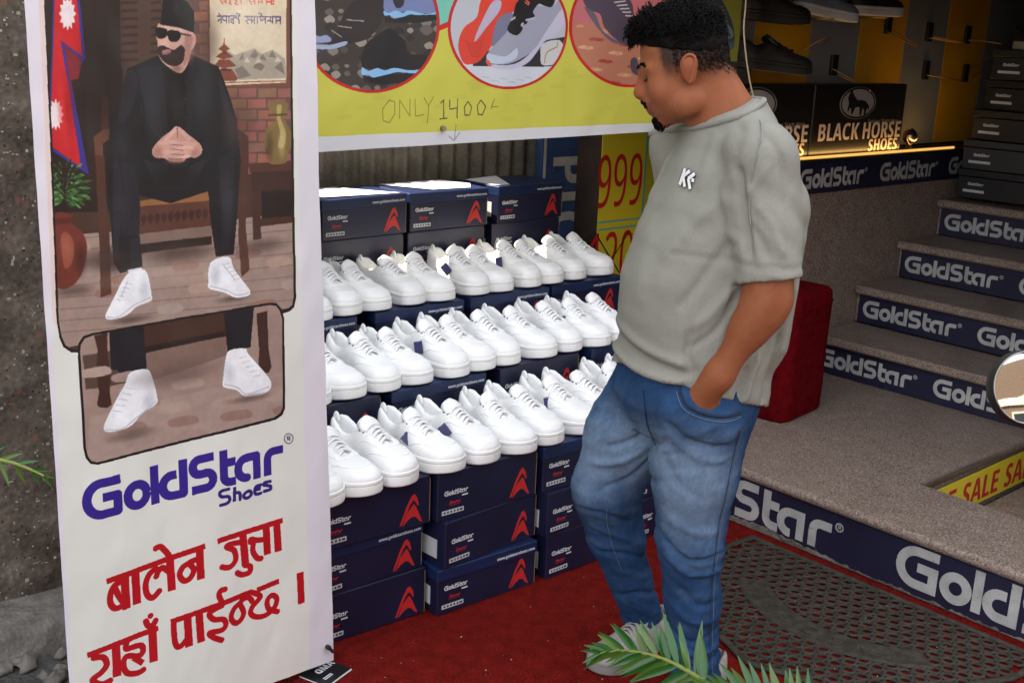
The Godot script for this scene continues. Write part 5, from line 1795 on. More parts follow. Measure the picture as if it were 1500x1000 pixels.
# ================= smooth bodies: joined distance fields meshed as surface nets =================
# prims: {t:"cap", a, b, ra, rb} | {t:"ell", c, r, q(Basis)} | {t:"stack", rings[[y, cx, cz, a, b]], yaw}
class Field:
	var o := Vector3.ZERO
	var cell := 0.01
	var nx := 0
	var ny := 0
	var nz := 0
	var d := PackedFloat32Array()
	func at(p: Vector3) -> float:
		var q := (p - o) / cell
		var x := int(floor(q.x)); var y := int(floor(q.y)); var z := int(floor(q.z))
		if x < 0 or y < 0 or z < 0 or x >= nx - 1 or y >= ny - 1 or z >= nz - 1: return 1.0
		var f := q - Vector3(x, y, z)
		var i := (z * ny + y) * nx + x
		var sy := nx
		var sz := nx * ny
		return lerpf(lerpf(lerpf(d[i], d[i + 1], f.x), lerpf(d[i + sy], d[i + sy + 1], f.x), f.y), lerpf(lerpf(d[i + sz], d[i + sz + 1], f.x), lerpf(d[i + sz + sy], d[i + sz + sy + 1], f.x), f.y), f.z)
	# first surface met from p along dir
	func hit(p: Vector3, dir: Vector3, maxd := 0.8) -> Vector3:
		var s := 0.0
		while s < maxd:
			var v := at(p + dir * s)
			if v < 0.0005: return p + dir * s
			s += clampf(v * 0.6, 0.001, 0.02)
		return p + dir * maxd

func field(prims: Array, cell: float, k: float, cuts: Array) -> Field:
	var lo := Vector3.ONE * 1e9
	var hi := -lo
	var mg := 3.0 / k + cell
	var boxes := []
	for p in prims:
		var a: Vector3
		var b: Vector3
		if p.t == "cap":
			var r: float = maxf(p.ra, p.rb)
			a = Vector3(minf(p.a.x, p.b.x), minf(p.a.y, p.b.y), minf(p.a.z, p.b.z)) - Vector3.ONE * r
			b = Vector3(maxf(p.a.x, p.b.x), maxf(p.a.y, p.b.y), maxf(p.a.z, p.b.z)) + Vector3.ONE * r
		elif p.t == "ell":
			var m: float = maxf(p.r.x, maxf(p.r.y, p.r.z))
			a = p.c - Vector3.ONE * m
			b = p.c + Vector3.ONE * m
		else:
			a = Vector3.ONE * 1e9
			b = -a
			for r in p.rings:
				var m: float = maxf(r[3], r[4])
				a = a.min(Vector3(r[1] - m, r[0], r[2] - m))
				b = b.max(Vector3(r[1] + m, r[0], r[2] + m))
		a -= Vector3.ONE * mg
		b += Vector3.ONE * mg
		boxes.append([a, b])
		lo = lo.min(a); hi = hi.max(b)
	var f := Field.new()
	f.o = lo
	f.cell = cell
	f.nx = int((hi.x - lo.x) / cell) + 2
	f.ny = int((hi.y - lo.y) / cell) + 2
	f.nz = int((hi.z - lo.z) / cell) + 2
	var nx := f.nx
	var ny := f.ny
	var acc := PackedFloat32Array()
	acc.resize(f.nx * f.ny * f.nz)
	for pi in prims.size():
		var p: Dictionary = prims[pi]
		var i0 := Vector3i(((boxes[pi][0] - lo) / cell).floor())
		var i1 := Vector3i(((boxes[pi][1] - lo) / cell).ceil()).min(Vector3i(f.nx - 1, f.ny - 1, f.nz - 1))
		if p.t == "cap":
			var a: Vector3 = p.a
			var ab: Vector3 = p.b - p.a
			var il: float = 1.0 / maxf(ab.length_squared(), 1e-9)
			var ra: float = p.ra
			var dr: float = p.rb - p.ra
			for z in range(i0.z, i1.z + 1):
				for y in range(i0.y, i1.y + 1):
					var row := (z * ny + y) * nx
					var q := lo + Vector3(i0.x, y, z) * cell - a
					for x in range(i0.x, i1.x + 1):
						var t := clampf(q.dot(ab) * il, 0.0, 1.0)
						var dd := (q - ab * t).length() - ra - dr * t
						if dd < mg: acc[row + x] += exp(-k * dd)
						q.x += cell
		elif p.t == "ell":
			var inv: Basis = p.q.inverse() if p.has("q") else Basis.IDENTITY
			var ir := Vector3(1.0 / p.r.x, 1.0 / p.r.y, 1.0 / p.r.z)
			var ir2 := ir * ir
			var c: Vector3 = p.c
			for z in range(i0.z, i1.z + 1):
				for y in range(i0.y, i1.y + 1):
					var row := (z * ny + y) * nx
					for x in range(i0.x, i1.x + 1):
						var q := inv * (lo + Vector3(x, y, z) * cell - c)
						var k0 := (q * ir).length()
						var k1 := (q * ir2).length()
						var dd := k0 * (k0 - 1.0) / maxf(k1, 1e-6) if k0 > 0.05 else -0.05
						if dd < mg: acc[row + x] += exp(-k * dd)
		else:
			var rings: Array = p.rings
			var cs := cos(p.yaw)
			var sn := sin(p.yaw)
			for y in range(i0.y, i1.y + 1):
				var yy := lo.y + y * cell
				var ri := 0
				while ri < rings.size() - 2 and yy > rings[ri + 1][0]: ri += 1
				var tt: float = (yy - rings[ri][0]) / (rings[ri + 1][0] - rings[ri][0])
				var over: float = 0.0
				if tt < 0.0: over = rings[ri][0] - yy
				if tt > 1.0: over = yy - rings[ri + 1][0]
				tt = clampf(tt, 0, 1)
				tt = tt * 0.5 + tt * tt * (3 - 2 * tt) * 0.5
				var cx: float = lerpf(rings[ri][1], rings[ri + 1][1], tt)
				var cz: float = lerpf(rings[ri][2], rings[ri + 1][2], tt)
				var ea: float = lerpf(rings[ri][3], rings[ri + 1][3], tt)
				var eb: float = lerpf(rings[ri][4], rings[ri + 1][4], tt)
				for z in range(i0.z, i1.z + 1):
					var row := (z * ny + y) * nx
					for x in range(i0.x, i1.x + 1):
						var dx := lo.x + x * cell - cx
						var dz := lo.z + z * cell - cz
						var u := (dx * cs + dz * sn) / ea
						var w := (-dx * sn + dz * cs) / eb
						var k0 := sqrt(u * u + w * w)
						var k1 := sqrt(u * u / (ea * ea) + w * w / (eb * eb))
						var dd := (k0 * (k0 - 1.0) / k1) if k0 > 0.05 else -minf(ea, eb)
						if over > 0.0: dd = maxf(dd, 0.0) + over
						if dd < mg: acc[row + x] += exp(-k * dd)
	f.d.resize(acc.size())
	for i in acc.size():
		f.d[i] = -log(acc[i]) / k if acc[i] > 0.0 else mg
	for c in cuts:          # [normal, point]: removes the side the normal points to
		var nn: Vector3 = c[0]
		var h: float = nn.dot(c[1])
		for z in f.nz:
			for y in f.ny:
				var row := (z * ny + y) * nx
				for x in f.nx:
					var dd := nn.dot(lo + Vector3(x, y, z) * cell) - h
					if dd > f.d[row + x]: f.d[row + x] = dd
	return f

func nets(b: MB, f: Field, disp = null, colf = null):
	var ids := PackedInt32Array()
	ids.resize(f.d.size())
	ids.fill(-1)
	var nx := f.nx
	var ny := f.ny
	var d := f.d
	var sz := nx * ny
	var off := [0, 1, nx, nx + 1, sz, sz + 1, sz + nx, sz + nx + 1]
	var cor := [Vector3(0, 0, 0), Vector3(1, 0, 0), Vector3(0, 1, 0), Vector3(1, 1, 0), Vector3(0, 0, 1), Vector3(1, 0, 1), Vector3(0, 1, 1), Vector3(1, 1, 1)]
	var ed := [[0, 1], [2, 3], [4, 5], [6, 7], [0, 2], [1, 3], [4, 6], [5, 7], [0, 4], [1, 5], [2, 6], [3, 7]]
	var base := b.v.size()
	for z in f.nz - 1:
		for y in ny - 1:
			var row := (z * ny + y) * nx
			for x in nx - 1:
				var i := row + x
				var s := 0
				if d[i] < 0: s += 1
				if d[i + 1] < 0: s += 1
				if d[i + nx] < 0: s += 1
				if d[i + nx + 1] < 0: s += 1
				if d[i + sz] < 0: s += 1
				if d[i + sz + 1] < 0: s += 1
				if d[i + sz + nx] < 0: s += 1
				if d[i + sz + nx + 1] < 0: s += 1
				if s == 0 or s == 8: continue
				var p := Vector3.ZERO
				var c := 0
				for e in ed:
					var da: float = d[i + off[e[0]]]
					var db: float = d[i + off[e[1]]]
					if (da < 0) != (db < 0):
						p += cor[e[0]].lerp(cor[e[1]], da / (da - db))
						c += 1
				ids[i] = b.vert(f.o + (Vector3(x, y, z) + p / c) * f.cell)
	var i_start := b.idx.size()
	for z in range(1, f.nz - 1):
		for y in range(1, ny - 1):
			var row := (z * ny + y) * nx
			for x in range(1, nx - 1):
				var i := row + x
				var a := d[i] < 0
				if a != (d[i + 1] < 0):
					_q(b, ids[i - nx - sz], ids[i - sz], ids[i], ids[i - nx], a)
				if a != (d[i + nx] < 0):
					_q(b, ids[i - 1 - sz], ids[i - 1], ids[i], ids[i - sz], a)
				if a != (d[i + sz] < 0):
					_q(b, ids[i - 1 - nx], ids[i - nx], ids[i], ids[i - 1], a)
	if disp != null or colf != null:
		var acc := PackedVector3Array()
		acc.resize(b.v.size())
		for i in range(i_start, b.idx.size(), 3):
			var p := b.idx[i]; var q := b.idx[i + 2]; var r := b.idx[i + 1]
			var nn := (b.v[q] - b.v[p]).cross(b.v[r] - b.v[p])
			acc[p] += nn; acc[q] += nn; acc[r] += nn
		for i in range(base, b.v.size()):
			var nn := acc[i].normalized()
			var p := b.v[i]
			if colf != null: b.c[i] = colf.call(p, nn)
			if disp != null: b.v[i] = p + nn * disp.call(p, nn)

func _q(b: MB, i: int, j: int, k: int, l: int, flip: bool):
	if i < 0 or j < 0 or k < 0 or l < 0: return
	if flip:
		b.tri(i, j, k); b.tri(i, k, l)
	else:
		b.tri(i, k, j); b.tri(i, l, k)

func cap(a: Vector3, b: Vector3, ra: float, rb: float) -> Dictionary:
	return {"t": "cap", "a": a, "b": b, "ra": ra, "rb": rb}

func ell(c: Vector3, r: Vector3, q := Basis.IDENTITY) -> Dictionary:
	return {"t": "ell", "c": c, "r": r, "q": q}

# ================= the man =================
func build_person():
	var man := thing("person", "man in a grey t-shirt and blue jeans, hand in pocket, looking down at the sneakers", "person")
	# local frame: x to the right as seen from the street, z towards the street
	man.transform = Transform3D(Basis(Vector3(0.746965, 0, 0.664863), Vector3.UP, Vector3(-0.664863, 0, 0.746965)), Vector3(2.0799, 0.0, -1.5962))
	var yaw := deg_to_rad(18.0)              # chest turned a little to the street
	var nz := FastNoiseLite.new()
	nz.seed = 31
	nz.frequency = 1.0
	var nz2 := FastNoiseLite.new()
	nz2.seed = 57
	nz2.frequency = 1.0

	var mpx := func(px: float, py: float, zm: float) -> Vector2:
		var dd := CX * (px - 750.0) - CY * (py - 500.0) - CZ * FPX
		var oo: Vector3 = man.position + man.basis.z * zm
		var tt: float = (oo - CAM).dot(man.basis.z) / dd.dot(man.basis.z)
		var pp: Vector3 = CAM + dd * tt - man.position
		return Vector2(pp.dot(man.basis.x), pp.y)
	var creases := func(rows: Array) -> Array:      # [amplitude, width, depth, px, py, px, py, ...]
		var out := []
		for r in rows:
			var pts := []
			for i in range(3, r.size(), 2): pts.append(mpx.call(r[i], r[i + 1], r[2]))
			pts = smooth_pts(pts, 3)
			var lo := Vector2(1e9, 1e9)
			var hi := -lo
			for p in pts:
				lo = lo.min(p); hi = hi.max(p)
			var g := Vector2.ONE * float(r[1]) * 2.5
			out.append([r[0], r[1] * 0.8, pts, lo - g, hi + g, r[2]])
		return out
	var crease_at := func(cr: Array, p: Vector3) -> float:
		var d := 0.0
		var q := Vector2(p.x, p.y)
		for c in cr:
			if q.x < c[3].x or q.y < c[3].y or q.x > c[4].x or q.y > c[4].y: continue
			if absf(p.z - c[5]) > 0.16: continue
			var m := 1e9
			var pts: Array = c[2]
			for i in pts.size() - 1:
				m = minf(m, q.distance_to(Geometry2D.get_closest_point_to_segment(q, pts[i], pts[i + 1])))
			var e: float = m / c[1]
			var fade: float = clampf(minf(q.distance_to(pts[0]), q.distance_to(pts[-1])) / (2.5 * c[1]), 0.25, 1.0)
			d += c[0] * exp(-e * e) * fade
		return d
	# ---- skin: head, neck, arms in one mesh ----
	var H := Transform3D(Basis(), Vector3(-0.118, 1.492, 0.0))
	var pitch := deg_to_rad(17.0)
	var hy := deg_to_rad(-9.0)
	var fwd := Vector3(-cos(pitch) * cos(hy), -sin(pitch), cos(pitch) * sin(hy))
	var lft := Vector3.UP.cross(fwd).normalized()
	var hup := fwd.cross(lft).normalized()
	var hq := Basis(lft, hup, fwd)
	H.basis = hq * 0.955
	H.origin.y += 0.004
	var hp := []
	var e := func(x, y, z, rx, ry, rz): hp.append(ell(H * Vector3(x, y, z), Vector3(rx, ry, rz) * 0.955, hq))
	var cp := func(x, y, z, x2, y2, z2, r1, r2): hp.append(cap(H * Vector3(x, y, z), H * Vector3(x2, y2, z2), r1, r2))
	e.call(0, 0.026, -0.012, 0.074, 0.084, 0.094)
	e.call(0, -0.025, 0.034, 0.064, 0.082, 0.058)
	e.call(0, -0.072, 0.030, 0.056, 0.042, 0.052)
	e.call(0, 0.055, 0.045, 0.055, 0.035, 0.040)
	cp.call(0, -0.100, 0.066, 0, -0.103, 0.070, 0.019, 0.017)
	for s in [-1, 1]:
		e.call(s * 0.040, -0.036, 0.052, 0.027, 0.032, 0.030)
		e.call(s * 0.050, -0.075, 0.006, 0.022, 0.030, 0.036)
		cp.call(s * 0.012, 0.022, 0.086, s * 0.042, 0.020, 0.072, 0.010, 0.009)
		e.call(s * 0.077, -0.012, -0.012, 0.006, 0.026, 0.014)
		e.call(s * 0.079, 0.008, -0.018, 0.006, 0.012, 0.013)
		cp.call(s * 0.010, -0.033, 0.100, s * 0.011, -0.034, 0.096, 0.0075, 0.0075)
	cp.call(0, 0.008, 0.090, 0, -0.028, 0.109, 0.0075, 0.0115)
	cp.call(-0.016, -0.060, 0.090, 0.016, -0.060, 0.090, 0.0085, 0.0085)
	cp.call(-0.013, -0.074, 0.087, 0.013, -0.074, 0.087, 0.009, 0.009)
	hp.append(cap(Vector3(-0.068, 1.44, 0), Vector3(-0.016, 1.34, 0.0), 0.054, 0.066))
	hp.append(cap(Vector3(-0.052, 1.47, 0), Vector3(0.008, 1.37, 0.0), 0.052, 0.064))
	var hf := field(hp, 0.0042, 150.0, [])
	var b := MB.new()
	var skin := func(p: Vector3, n: Vector3) -> Color:
		var q := H.affine_inverse() * p
		var c := Color(0.290, 0.102, 0.048)
		c = c.lerp(Color(0.215, 0.066, 0.029), clampf(nz.get_noise_3dv(p * 18.0) * 0.8 + 0.25, 0, 1) * 0.6)
		# ruddy nose, ear and lips
		if q.z > 0.092: c = c.lerp(Color(0.30, 0.085, 0.044), 0.6)
		if absf(q.x) > 0.073 and q.y < 0.03: c = c.lerp(Color(0.31, 0.082, 0.042), 0.5)
		if q.z > 0.084 and q.y < -0.054 and q.y > -0.083: c = c.lerp(Color(0.19, 0.055, 0.04), 0.8)
		# clipped hair at the sides and nape
		var line := 0.066 + 0.30 * minf(0.0, q.z) + nz.get_noise_3dv(p * 60.0) * 0.01
		if q.z < 0.048 and q.y > line - 0.095 and absf(q.x) < 0.080:
			var k: float = smoothstep(line - 0.095, line - 0.040, q.y) * smoothstep(0.050, 0.034, q.z + nz.get_noise_3dv(p * 90.0) * 0.006)
			k *= 0.88 + 0.2 * nz2.get_noise_3dv(p * 700.0)
			c = c.lerp(Color(0.016, 0.013, 0.012), clampf(k, 0, 0.95))
		# beard shadow as stubble grain
		if q.z > 0.02 and q.y < -0.07 and nz2.get_noise_3dv(p * 600.0) > 0.1: c = c.lerp(Color(0.1, 0.06, 0.045), 0.25)
		return c
	nets(b, hf, null, skin)
	# arms: near one down into the pocket, far one likewise
	var ap := []
	var sh := Vector3(0.045, 1.335, 0.165)
	var el := Vector3(0.066, 1.045, 0.222)
	var wr := Vector3(-0.020, 0.868, 0.205)
	ap.append(cap(sh, el, 0.056, 0.043))
	ap.append(cap(sh.lerp(el, 0.75), el + Vector3(-0.01, -0.03, 0), 0.045, 0.042))
	ap.append(cap(el, el.lerp(wr, 0.40), 0.039, 0.036))
	ap.append(cap(el.lerp(wr, 0.4), wr, 0.036, 0.026))
	var palm := Vector3(-0.058, 0.790, 0.172)
	ap.append(cap(wr, palm, 0.030, 0.032))
	for i in 4:
		var r0 := palm + Vector3(-0.012 + 0.02 * i, -0.02 + 0.006 * i, 0.004)
		ap.append(cap(r0, r0 + Vector3(-0.022, -0.035 - 0.003 * (i % 2), -0.004), 0.010, 0.009))
		ap.append(cap(r0 + Vector3(-0.022, -0.035, -0.004), r0 + Vector3(-0.034, -0.062 + 0.006 * absf(i - 1.5), -0.018), 0.009, 0.008))
	ap.append(cap(palm + Vector3(-0.02, 0.012, -0.012), palm + Vector3(-0.052, -0.012, -0.012), 0.012, 0.010))
	ap.append(cap(palm + Vector3(-0.052, -0.012, -0.012), palm + Vector3(-0.066, -0.040, -0.014), 0.010, 0.009))
	var fsh := Vector3(-0.075, 1.315, -0.165)
	var fel := Vector3(-0.03, 1.04, -0.235)
	var fwr := Vector3(-0.130, 0.860, -0.205)
	ap.append(cap(fsh, fel, 0.060, 0.046))
	ap.append(cap(fel, fwr, 0.045, 0.032))
	ap.append(cap(fwr, fwr + Vector3(-0.04, -0.07, 0.02), 0.034, 0.036))
	ap.append(cap(fsh, sh, 0.045, 0.045))
	ap.append(cap(Vector3(-0.0, 1.36, 0), Vector3(-0.01, 1.15, 0), 0.05, 0.06))
	var af := field(ap, 0.009, 90.0, [])
	nets(b, af, null, func(p: Vector3, n: Vector3) -> Color:
		var c := Color(0.288, 0.100, 0.046)
		c = c.lerp(Color(0.195, 0.060, 0.026), clampf(nz.get_noise_3dv(p * 14.0) + 0.35, 0, 1) * 0.7)
		return c.lerp(Color(0.13, 0.042, 0.02), clampf(nz2.get_noise_3d(p.x * 260.0, p.y * 90.0, p.z * 260.0) - 0.15, 0, 1) * 0.5))
	var skm := vc_mat(0.58, M.leather_bump, 0.35, 16.0)
	skm.metallic_specular = 0.3
	skm.subsurf_scatter_enabled = true
	skm.subsurf_scatter_strength = 0.12
	part("body", b.mesh(true), skm, man)

	# ---- hair ----
	var hr := []
	hr.append(ell(H * Vector3(0, 0.046, -0.014), Vector3(0.0745, 0.074, 0.0925), hq))
	hr.append(ell(H * Vector3(0, 0.086, 0.030), Vector3(0.060, 0.042, 0.062), hq))
	hr.append(ell(H * Vector3(0, 0.092, -0.02), Vector3(0.061, 0.043, 0.068), hq))
	var cut_n := (hq * Vector3(0, -0.93, 0.36)).normalized()
	var hrf := field(hr, 0.0055, 110.0, [[cut_n, H * Vector3(0, 0.060, 0.044)]])
	b = MB.new()
	nets(b, hrf, func(p: Vector3, n: Vector3) -> float: return nz.get_noise_3dv(p * 50.0) * 0.004 + nz2.get_noise_3dv(p * 150.0) * 0.003)
	var hm := mat(srgb(15, 13, 12), 0.6)
	hm.metallic_specular = 0.2
	var hair := part("hair", b.mesh(), hm, man)
	# curls on top
	b = MB.new()
	var rr := RandomNumberGenerator.new()
	rr.seed = 5
	for i in 5200:
		var a := rr.randf() * TAU
		var u := rr.randf_range(-0.05, 1.0)
		var dir := Vector3(cos(a) * sqrt(1 - u * u), u, sin(a) * sqrt(1 - u * u))
		if dir.z > 0.2 and u < 0.30: continue
		if u < 0.1 and rr.randf() < 0.4: continue
		var o := H * (Vector3(0, 0.055, -0.008) + dir * 0.2)
		var wd := -(hq * dir)
		var p := hrf.hit(o, wd, 0.2)
		if (p - (o + wd * 0.2)).length() < 0.004: continue
		var n := -wd
		var t1 := n.cross(Vector3(rr.randf_range(-1, 1), rr.randf_range(-1, 1), rr.randf_range(-1, 1))).normalized()
		if dir.z > 0.45: t1 = (t1 + hq * Vector3(0, 0.1, 0.9)).normalized()
		var ln := rr.randf_range(0.006, 0.012) * (1.5 if u > 0.4 else 0.6)
		b.tube([p - n * 0.002, p + n * ln * 0.55 + t1 * ln * 0.3, p + n * ln * 0.75 + t1 * ln * 1.0, p + n * ln * 0.3 + t1 * ln * 1.5], [0.0012, 0.0012, 0.0010, 0.0004], 4, false)
	part("curls", b.mesh(), hm, hair)
	# clipped side hair: short bristles thinning out towards the ear and nape
	b = MB.new()
	for i in 9000:
		var a := rr.randf() * TAU
		var u := rr.randf_range(-0.75, 0.55)
		var dir := Vector3(cos(a) * sqrt(1 - u * u), u, sin(a) * sqrt(1 - u * u))
		if dir.z > 0.35: continue
		var wd := -(hq * dir)
		var o := H * (Vector3(0, 0.03, -0.01) + dir * 0.2)
		var p := hf.hit(o, wd, 0.2)
		var q := H.affine_inverse() * p
		var ln2 := 0.066 + 0.30 * minf(0.0, q.z)
		if q.z > 0.046 or q.y < ln2 - 0.070 or q.y > ln2 + 0.02 or absf(q.x) > 0.079: continue
		if rr.randf() > smoothstep(ln2 - 0.08, ln2 - 0.04, q.y): continue
		var n := -wd
		b.tube([p - n * 0.0005, p + n * 0.002 + hq * Vector3(0, -0.0035, -0.0015)], [0.0007, 0.0003], 3, false)
	part("side_bristles", b.mesh(), hm, hair).set_meta("kind", "stuff")
	# forelock, eyebrow, moustache, goatee
	b = MB.new()
	for i in 420:
		var x := rr.randf_range(-0.052, 0.052)
		var p := hrf.hit(H * Vector3(x, 0.105 + rr.randf_range(-0.025, 0.02), 0.2), -(hq * Vector3(0, 0, 1)), 0.2)
		var t1 := hq * Vector3(rr.randf_range(-0.5, 0.5), rr.randf_range(-0.7, 0.5), 1.0).normalized()
		var ln := rr.randf_range(0.008, 0.018)
		b.tube([p - t1 * 0.004, p + t1 * ln * 0.7, p + t1 * ln + hq * Vector3(rr.randf_range(-0.004, 0.004), -0.006, 0)], [0.0014, 0.0012, 0.0004], 4, false)
	part("forelock", b.mesh(), hm, hair)
	b = MB.new()
	var fhit := func(x: float, y: float) -> Vector3: return hf.hit(H * Vector3(x, y, 0.2), -(hq * Vector3(0, 0, 1)), 0.25)
	for s in [-1, 1]:
		for i in 60:
			var x: float = rr.randf_range(0.014, 0.050)
			var y: float = 0.026 + 0.006 * sin((x - 0.014) / 0.036 * PI) + rr.randf_range(-0.003, 0.003) - 0.10 * maxf(0, x - 0.04)
			var p: Vector3 = fhit.call(s * x, y)
			b.tube([p, p + hq * Vector3(s * 0.006, rr.randf_range(-0.001, 0.003), 0.002)], [0.0011, 0.0004], 4, false)
	part("eyebrows", b.mesh(), hm, hair)
	b = MB.new()
	for i in 420:
		var chin := i % 3 != 0
		var x := rr.randf_range(-0.020, 0.020) if chin else rr.randf_range(-0.026, 0.026)
		var y := rr.randf_range(-0.124, -0.090) if chin else rr.randf_range(-0.056, -0.046) - absf(x) * 0.25
		var p: Vector3 = fhit.call(x, y)
		if (H.affine_inverse() * p).z < 0.055: continue
		b.tube([p - hq * Vector3(0, 0, 0.001), p + hq * Vector3(rr.randf_range(-0.002, 0.002), -0.007, 0.005 if chin else 0.001)], [0.0016, 0.0005], 4, false)
	part("beard", b.mesh(), hm, hair).set_meta("kind", "stuff")
	# eyes, lowered lids
	for s in [-1, 1]:
		var p: Vector3 = fhit.call(s * 0.031, 0.000)
		b = MB.new()
		var rows := []
		for i in 7:
			var row := []
			for j in 12:
				var th := PI * i / 6
				row.append(p + hq * Vector3(sin(th) * cos(TAU * j / 12) * 0.0135, cos(th) * 0.0062, sin(th) * sin(TAU * j / 12) * 0.004))
			rows.append(row)
		b.loft(rows, true)
		part("eye", b.mesh(), mat(srgb(88, 58, 44), 0.35), man)
		b = MB.new()
		var lash := []
		for i in 7:
			var x := -0.014 + 0.028 * i / 6.0
			lash.append(p + hq * Vector3(x, -0.002 - 0.0025 * (1 - pow(x / 0.014, 2)), 0.0042 - 0.0030 * pow(x / 0.014, 2)))
		b.tube(lash, 0.0013, 5)
		part("lashes", b.mesh(), hm, man)
	# ear hollow
	for s in [-1, 1]:
		b = MB.new()
		var pts := []
		for q in [[-0.034, -0.006], [-0.030, -0.011], [-0.020, -0.016], [-0.004, -0.023], [0.010, -0.029], [0.020, -0.027], [0.025, -0.018], [0.022, -0.008], [0.013, -0.002], [0.004, -0.006]]:
			pts.append(H * Vector3(s * (0.0835 + 0.10 * maxf(0.0, -q[1] - 0.005)), q[0] + 0.002, q[1] - 0.002))
		b.tube(smooth_pts(pts, 3), 0.0036, 6)
		b.col = Color(0.34, 0.145, 0.085)
		for i in b.c.size(): b.c[i] = Color(0.29, 0.090, 0.043)
		part("ear_rim", b.mesh(true), skm, man)

	# ---- t-shirt ----
	var sp := []
	sp.append({"t": "stack", "yaw": -yaw, "rings": [
		[0.720, -0.048, 0.0, 0.185, 0.192], [0.80, -0.048, 0.0, 0.183, 0.196], [0.88, -0.038, 0.0, 0.178, 0.196], [0.96, -0.036, 0.0, 0.188, 0.195], [1.04, -0.034, 0.0, 0.188, 0.193],
		[1.12, -0.022, 0.0, 0.172, 0.192], [1.20, -0.012, 0.0, 0.155, 0.190], [1.28, -0.004, 0.0, 0.132, 0.180], [1.34, 0.004, 0.0, 0.108, 0.150], [1.39, 0.005, 0.0, 0.085, 0.105], [1.43, -0.005, 0.0, 0.072, 0.078]]})
	sp.append(cap(Vector3(0.010, 1.385, 0.04), Vector3(0.036, 1.324, 0.166), 0.056, 0.066))
	sp.append(cap(Vector3(0.034, 1.326, 0.165), Vector3(0.068, 1.055, 0.218), 0.070, 0.068))
	sp.append(cap(Vector3(0.085, 1.22, 0.13), Vector3(0.080, 0.92, 0.08), 0.07, 0.07))
	sp.append(cap(Vector3(-0.015, 1.385, -0.04), Vector3(-0.075, 1.315, -0.165), 0.062, 0.074))
	sp.append(cap(Vector3(-0.075, 1.315, -0.165), Vector3(-0.035, 1.06, -0.235), 0.078, 0.074))
	var ndir := Vector3(-0.42, 0.90, 0.0).normalized()
	var slv := (Vector3(0.085, 1.055, 0.222) - Vector3(0.050, 1.335, 0.170)).normalized()
	var hem_n := Vector3(-0.25, -1.0, 0.20).normalized()
	# neck opening and hem; the sleeve is cut where it ends, off to the side of the body
	var tf := field(sp, 0.0066, 75.0, [[ndir, Vector3(-0.045, 1.402, 0)], [hem_n, Vector3(0.0, 0.772, 0.0)]])
	for z in tf.nz:
		for y in tf.ny:
			for x in tf.nx:
				var p := tf.o + Vector3(x, y, z) * tf.cell
				var i := (z * tf.ny + y) * tf.nx + x
				if tf.d[i] < 0.03:
					if p.z > 0.13 and p.y < 1.15:
						var dd := (p - Vector3(0.080, 1.083, 0.218)).dot(slv)
						var inside := smoothstep(0.13, 0.16, p.z)
						dd = lerpf(-1.0, dd, inside) if inside < 1.0 else dd
						# keep the belly side of the shirt below the sleeve end
						var u := (p - Vector3(-0.035, 0, 0)).rotated(Vector3.UP, -yaw)
						if Vector2(u.x / 0.19, u.z / 0.197).length() > 1.0 and dd > tf.d[i]: tf.d[i] = dd
					if p.z < -0.14 and p.y < 1.13:
						var u2 := (p - Vector3(-0.035, 0, 0)).rotated(Vector3.UP, -yaw)
						var d2 := 1.09 - p.y
						if Vector2(u2.x / 0.19, u2.z / 0.197).length() > 1.0 and d2 > tf.d[i]: tf.d[i] = d2
	var tc: Array = creases.call([[-0.013, 0.009, 0.17, 1072, 235, 1078, 262, 1082, 310, 1088, 372], [0.007, 0.012, 0.17, 1058, 250, 1064, 300, 1070, 360], [0.007, 0.018, 0.14, 1062, 285, 1010, 330, 965, 395], [-0.007, 0.014, 0.14, 1072, 335, 1025, 400, 985, 455],
		[0.006, 0.014, 0.15, 1085, 395, 1040, 450, 1005, 480], [-0.006, 0.011, 0.15, 1075, 420, 1050, 470, 1000, 510], [0.008, 0.012, 0.1, 905, 482, 945, 506, 1005, 522], [-0.009, 0.009, 0.1, 905, 503, 950, 522, 1005, 533], [0.010, 0.010, 0.1, 898, 524, 940, 540, 1000, 544], [-0.007, 0.008, 0.1, 905, 542, 950, 552, 1000, 552],
		[-0.006, 0.011, 0.15, 1012, 470, 1002, 515, 1022, 545], [-0.006, 0.011, 0.2, 1112, 185, 1138, 230, 1150, 300], [0.007, 0.011, 0.22, 1098, 290, 1128, 330, 1142, 378], [-0.006, 0.009, 0.22, 1092, 320, 1112, 350, 1120, 380], [0.005, 0.013, 0.18, 1122, 225, 1100, 262, 1078, 290],
		[-0.006, 0.013, 0.13, 1088, 168, 1062, 225, 1046, 275], [0.005, 0.013, 0.13, 1060, 185, 1038, 240, 1020, 290], [-0.010, 0.010, 0.08, 1133, 470, 1122, 535, 1112, 590], [0.009, 0.010, 0.12, 1108, 505, 1092, 550, 1084, 585], [-0.008, 0.009, 0.12, 1090, 520, 1076, 560, 1070, 586],
		[0.006, 0.012, 0.1, 1160, 400, 1150, 460, 1138, 520], [-0.005, 0.015, 0.12, 1000, 210, 985, 260, 960, 310], [0.005, 0.02, 0.1, 960, 330, 940, 400, 935, 460]])
	b = MB.new()
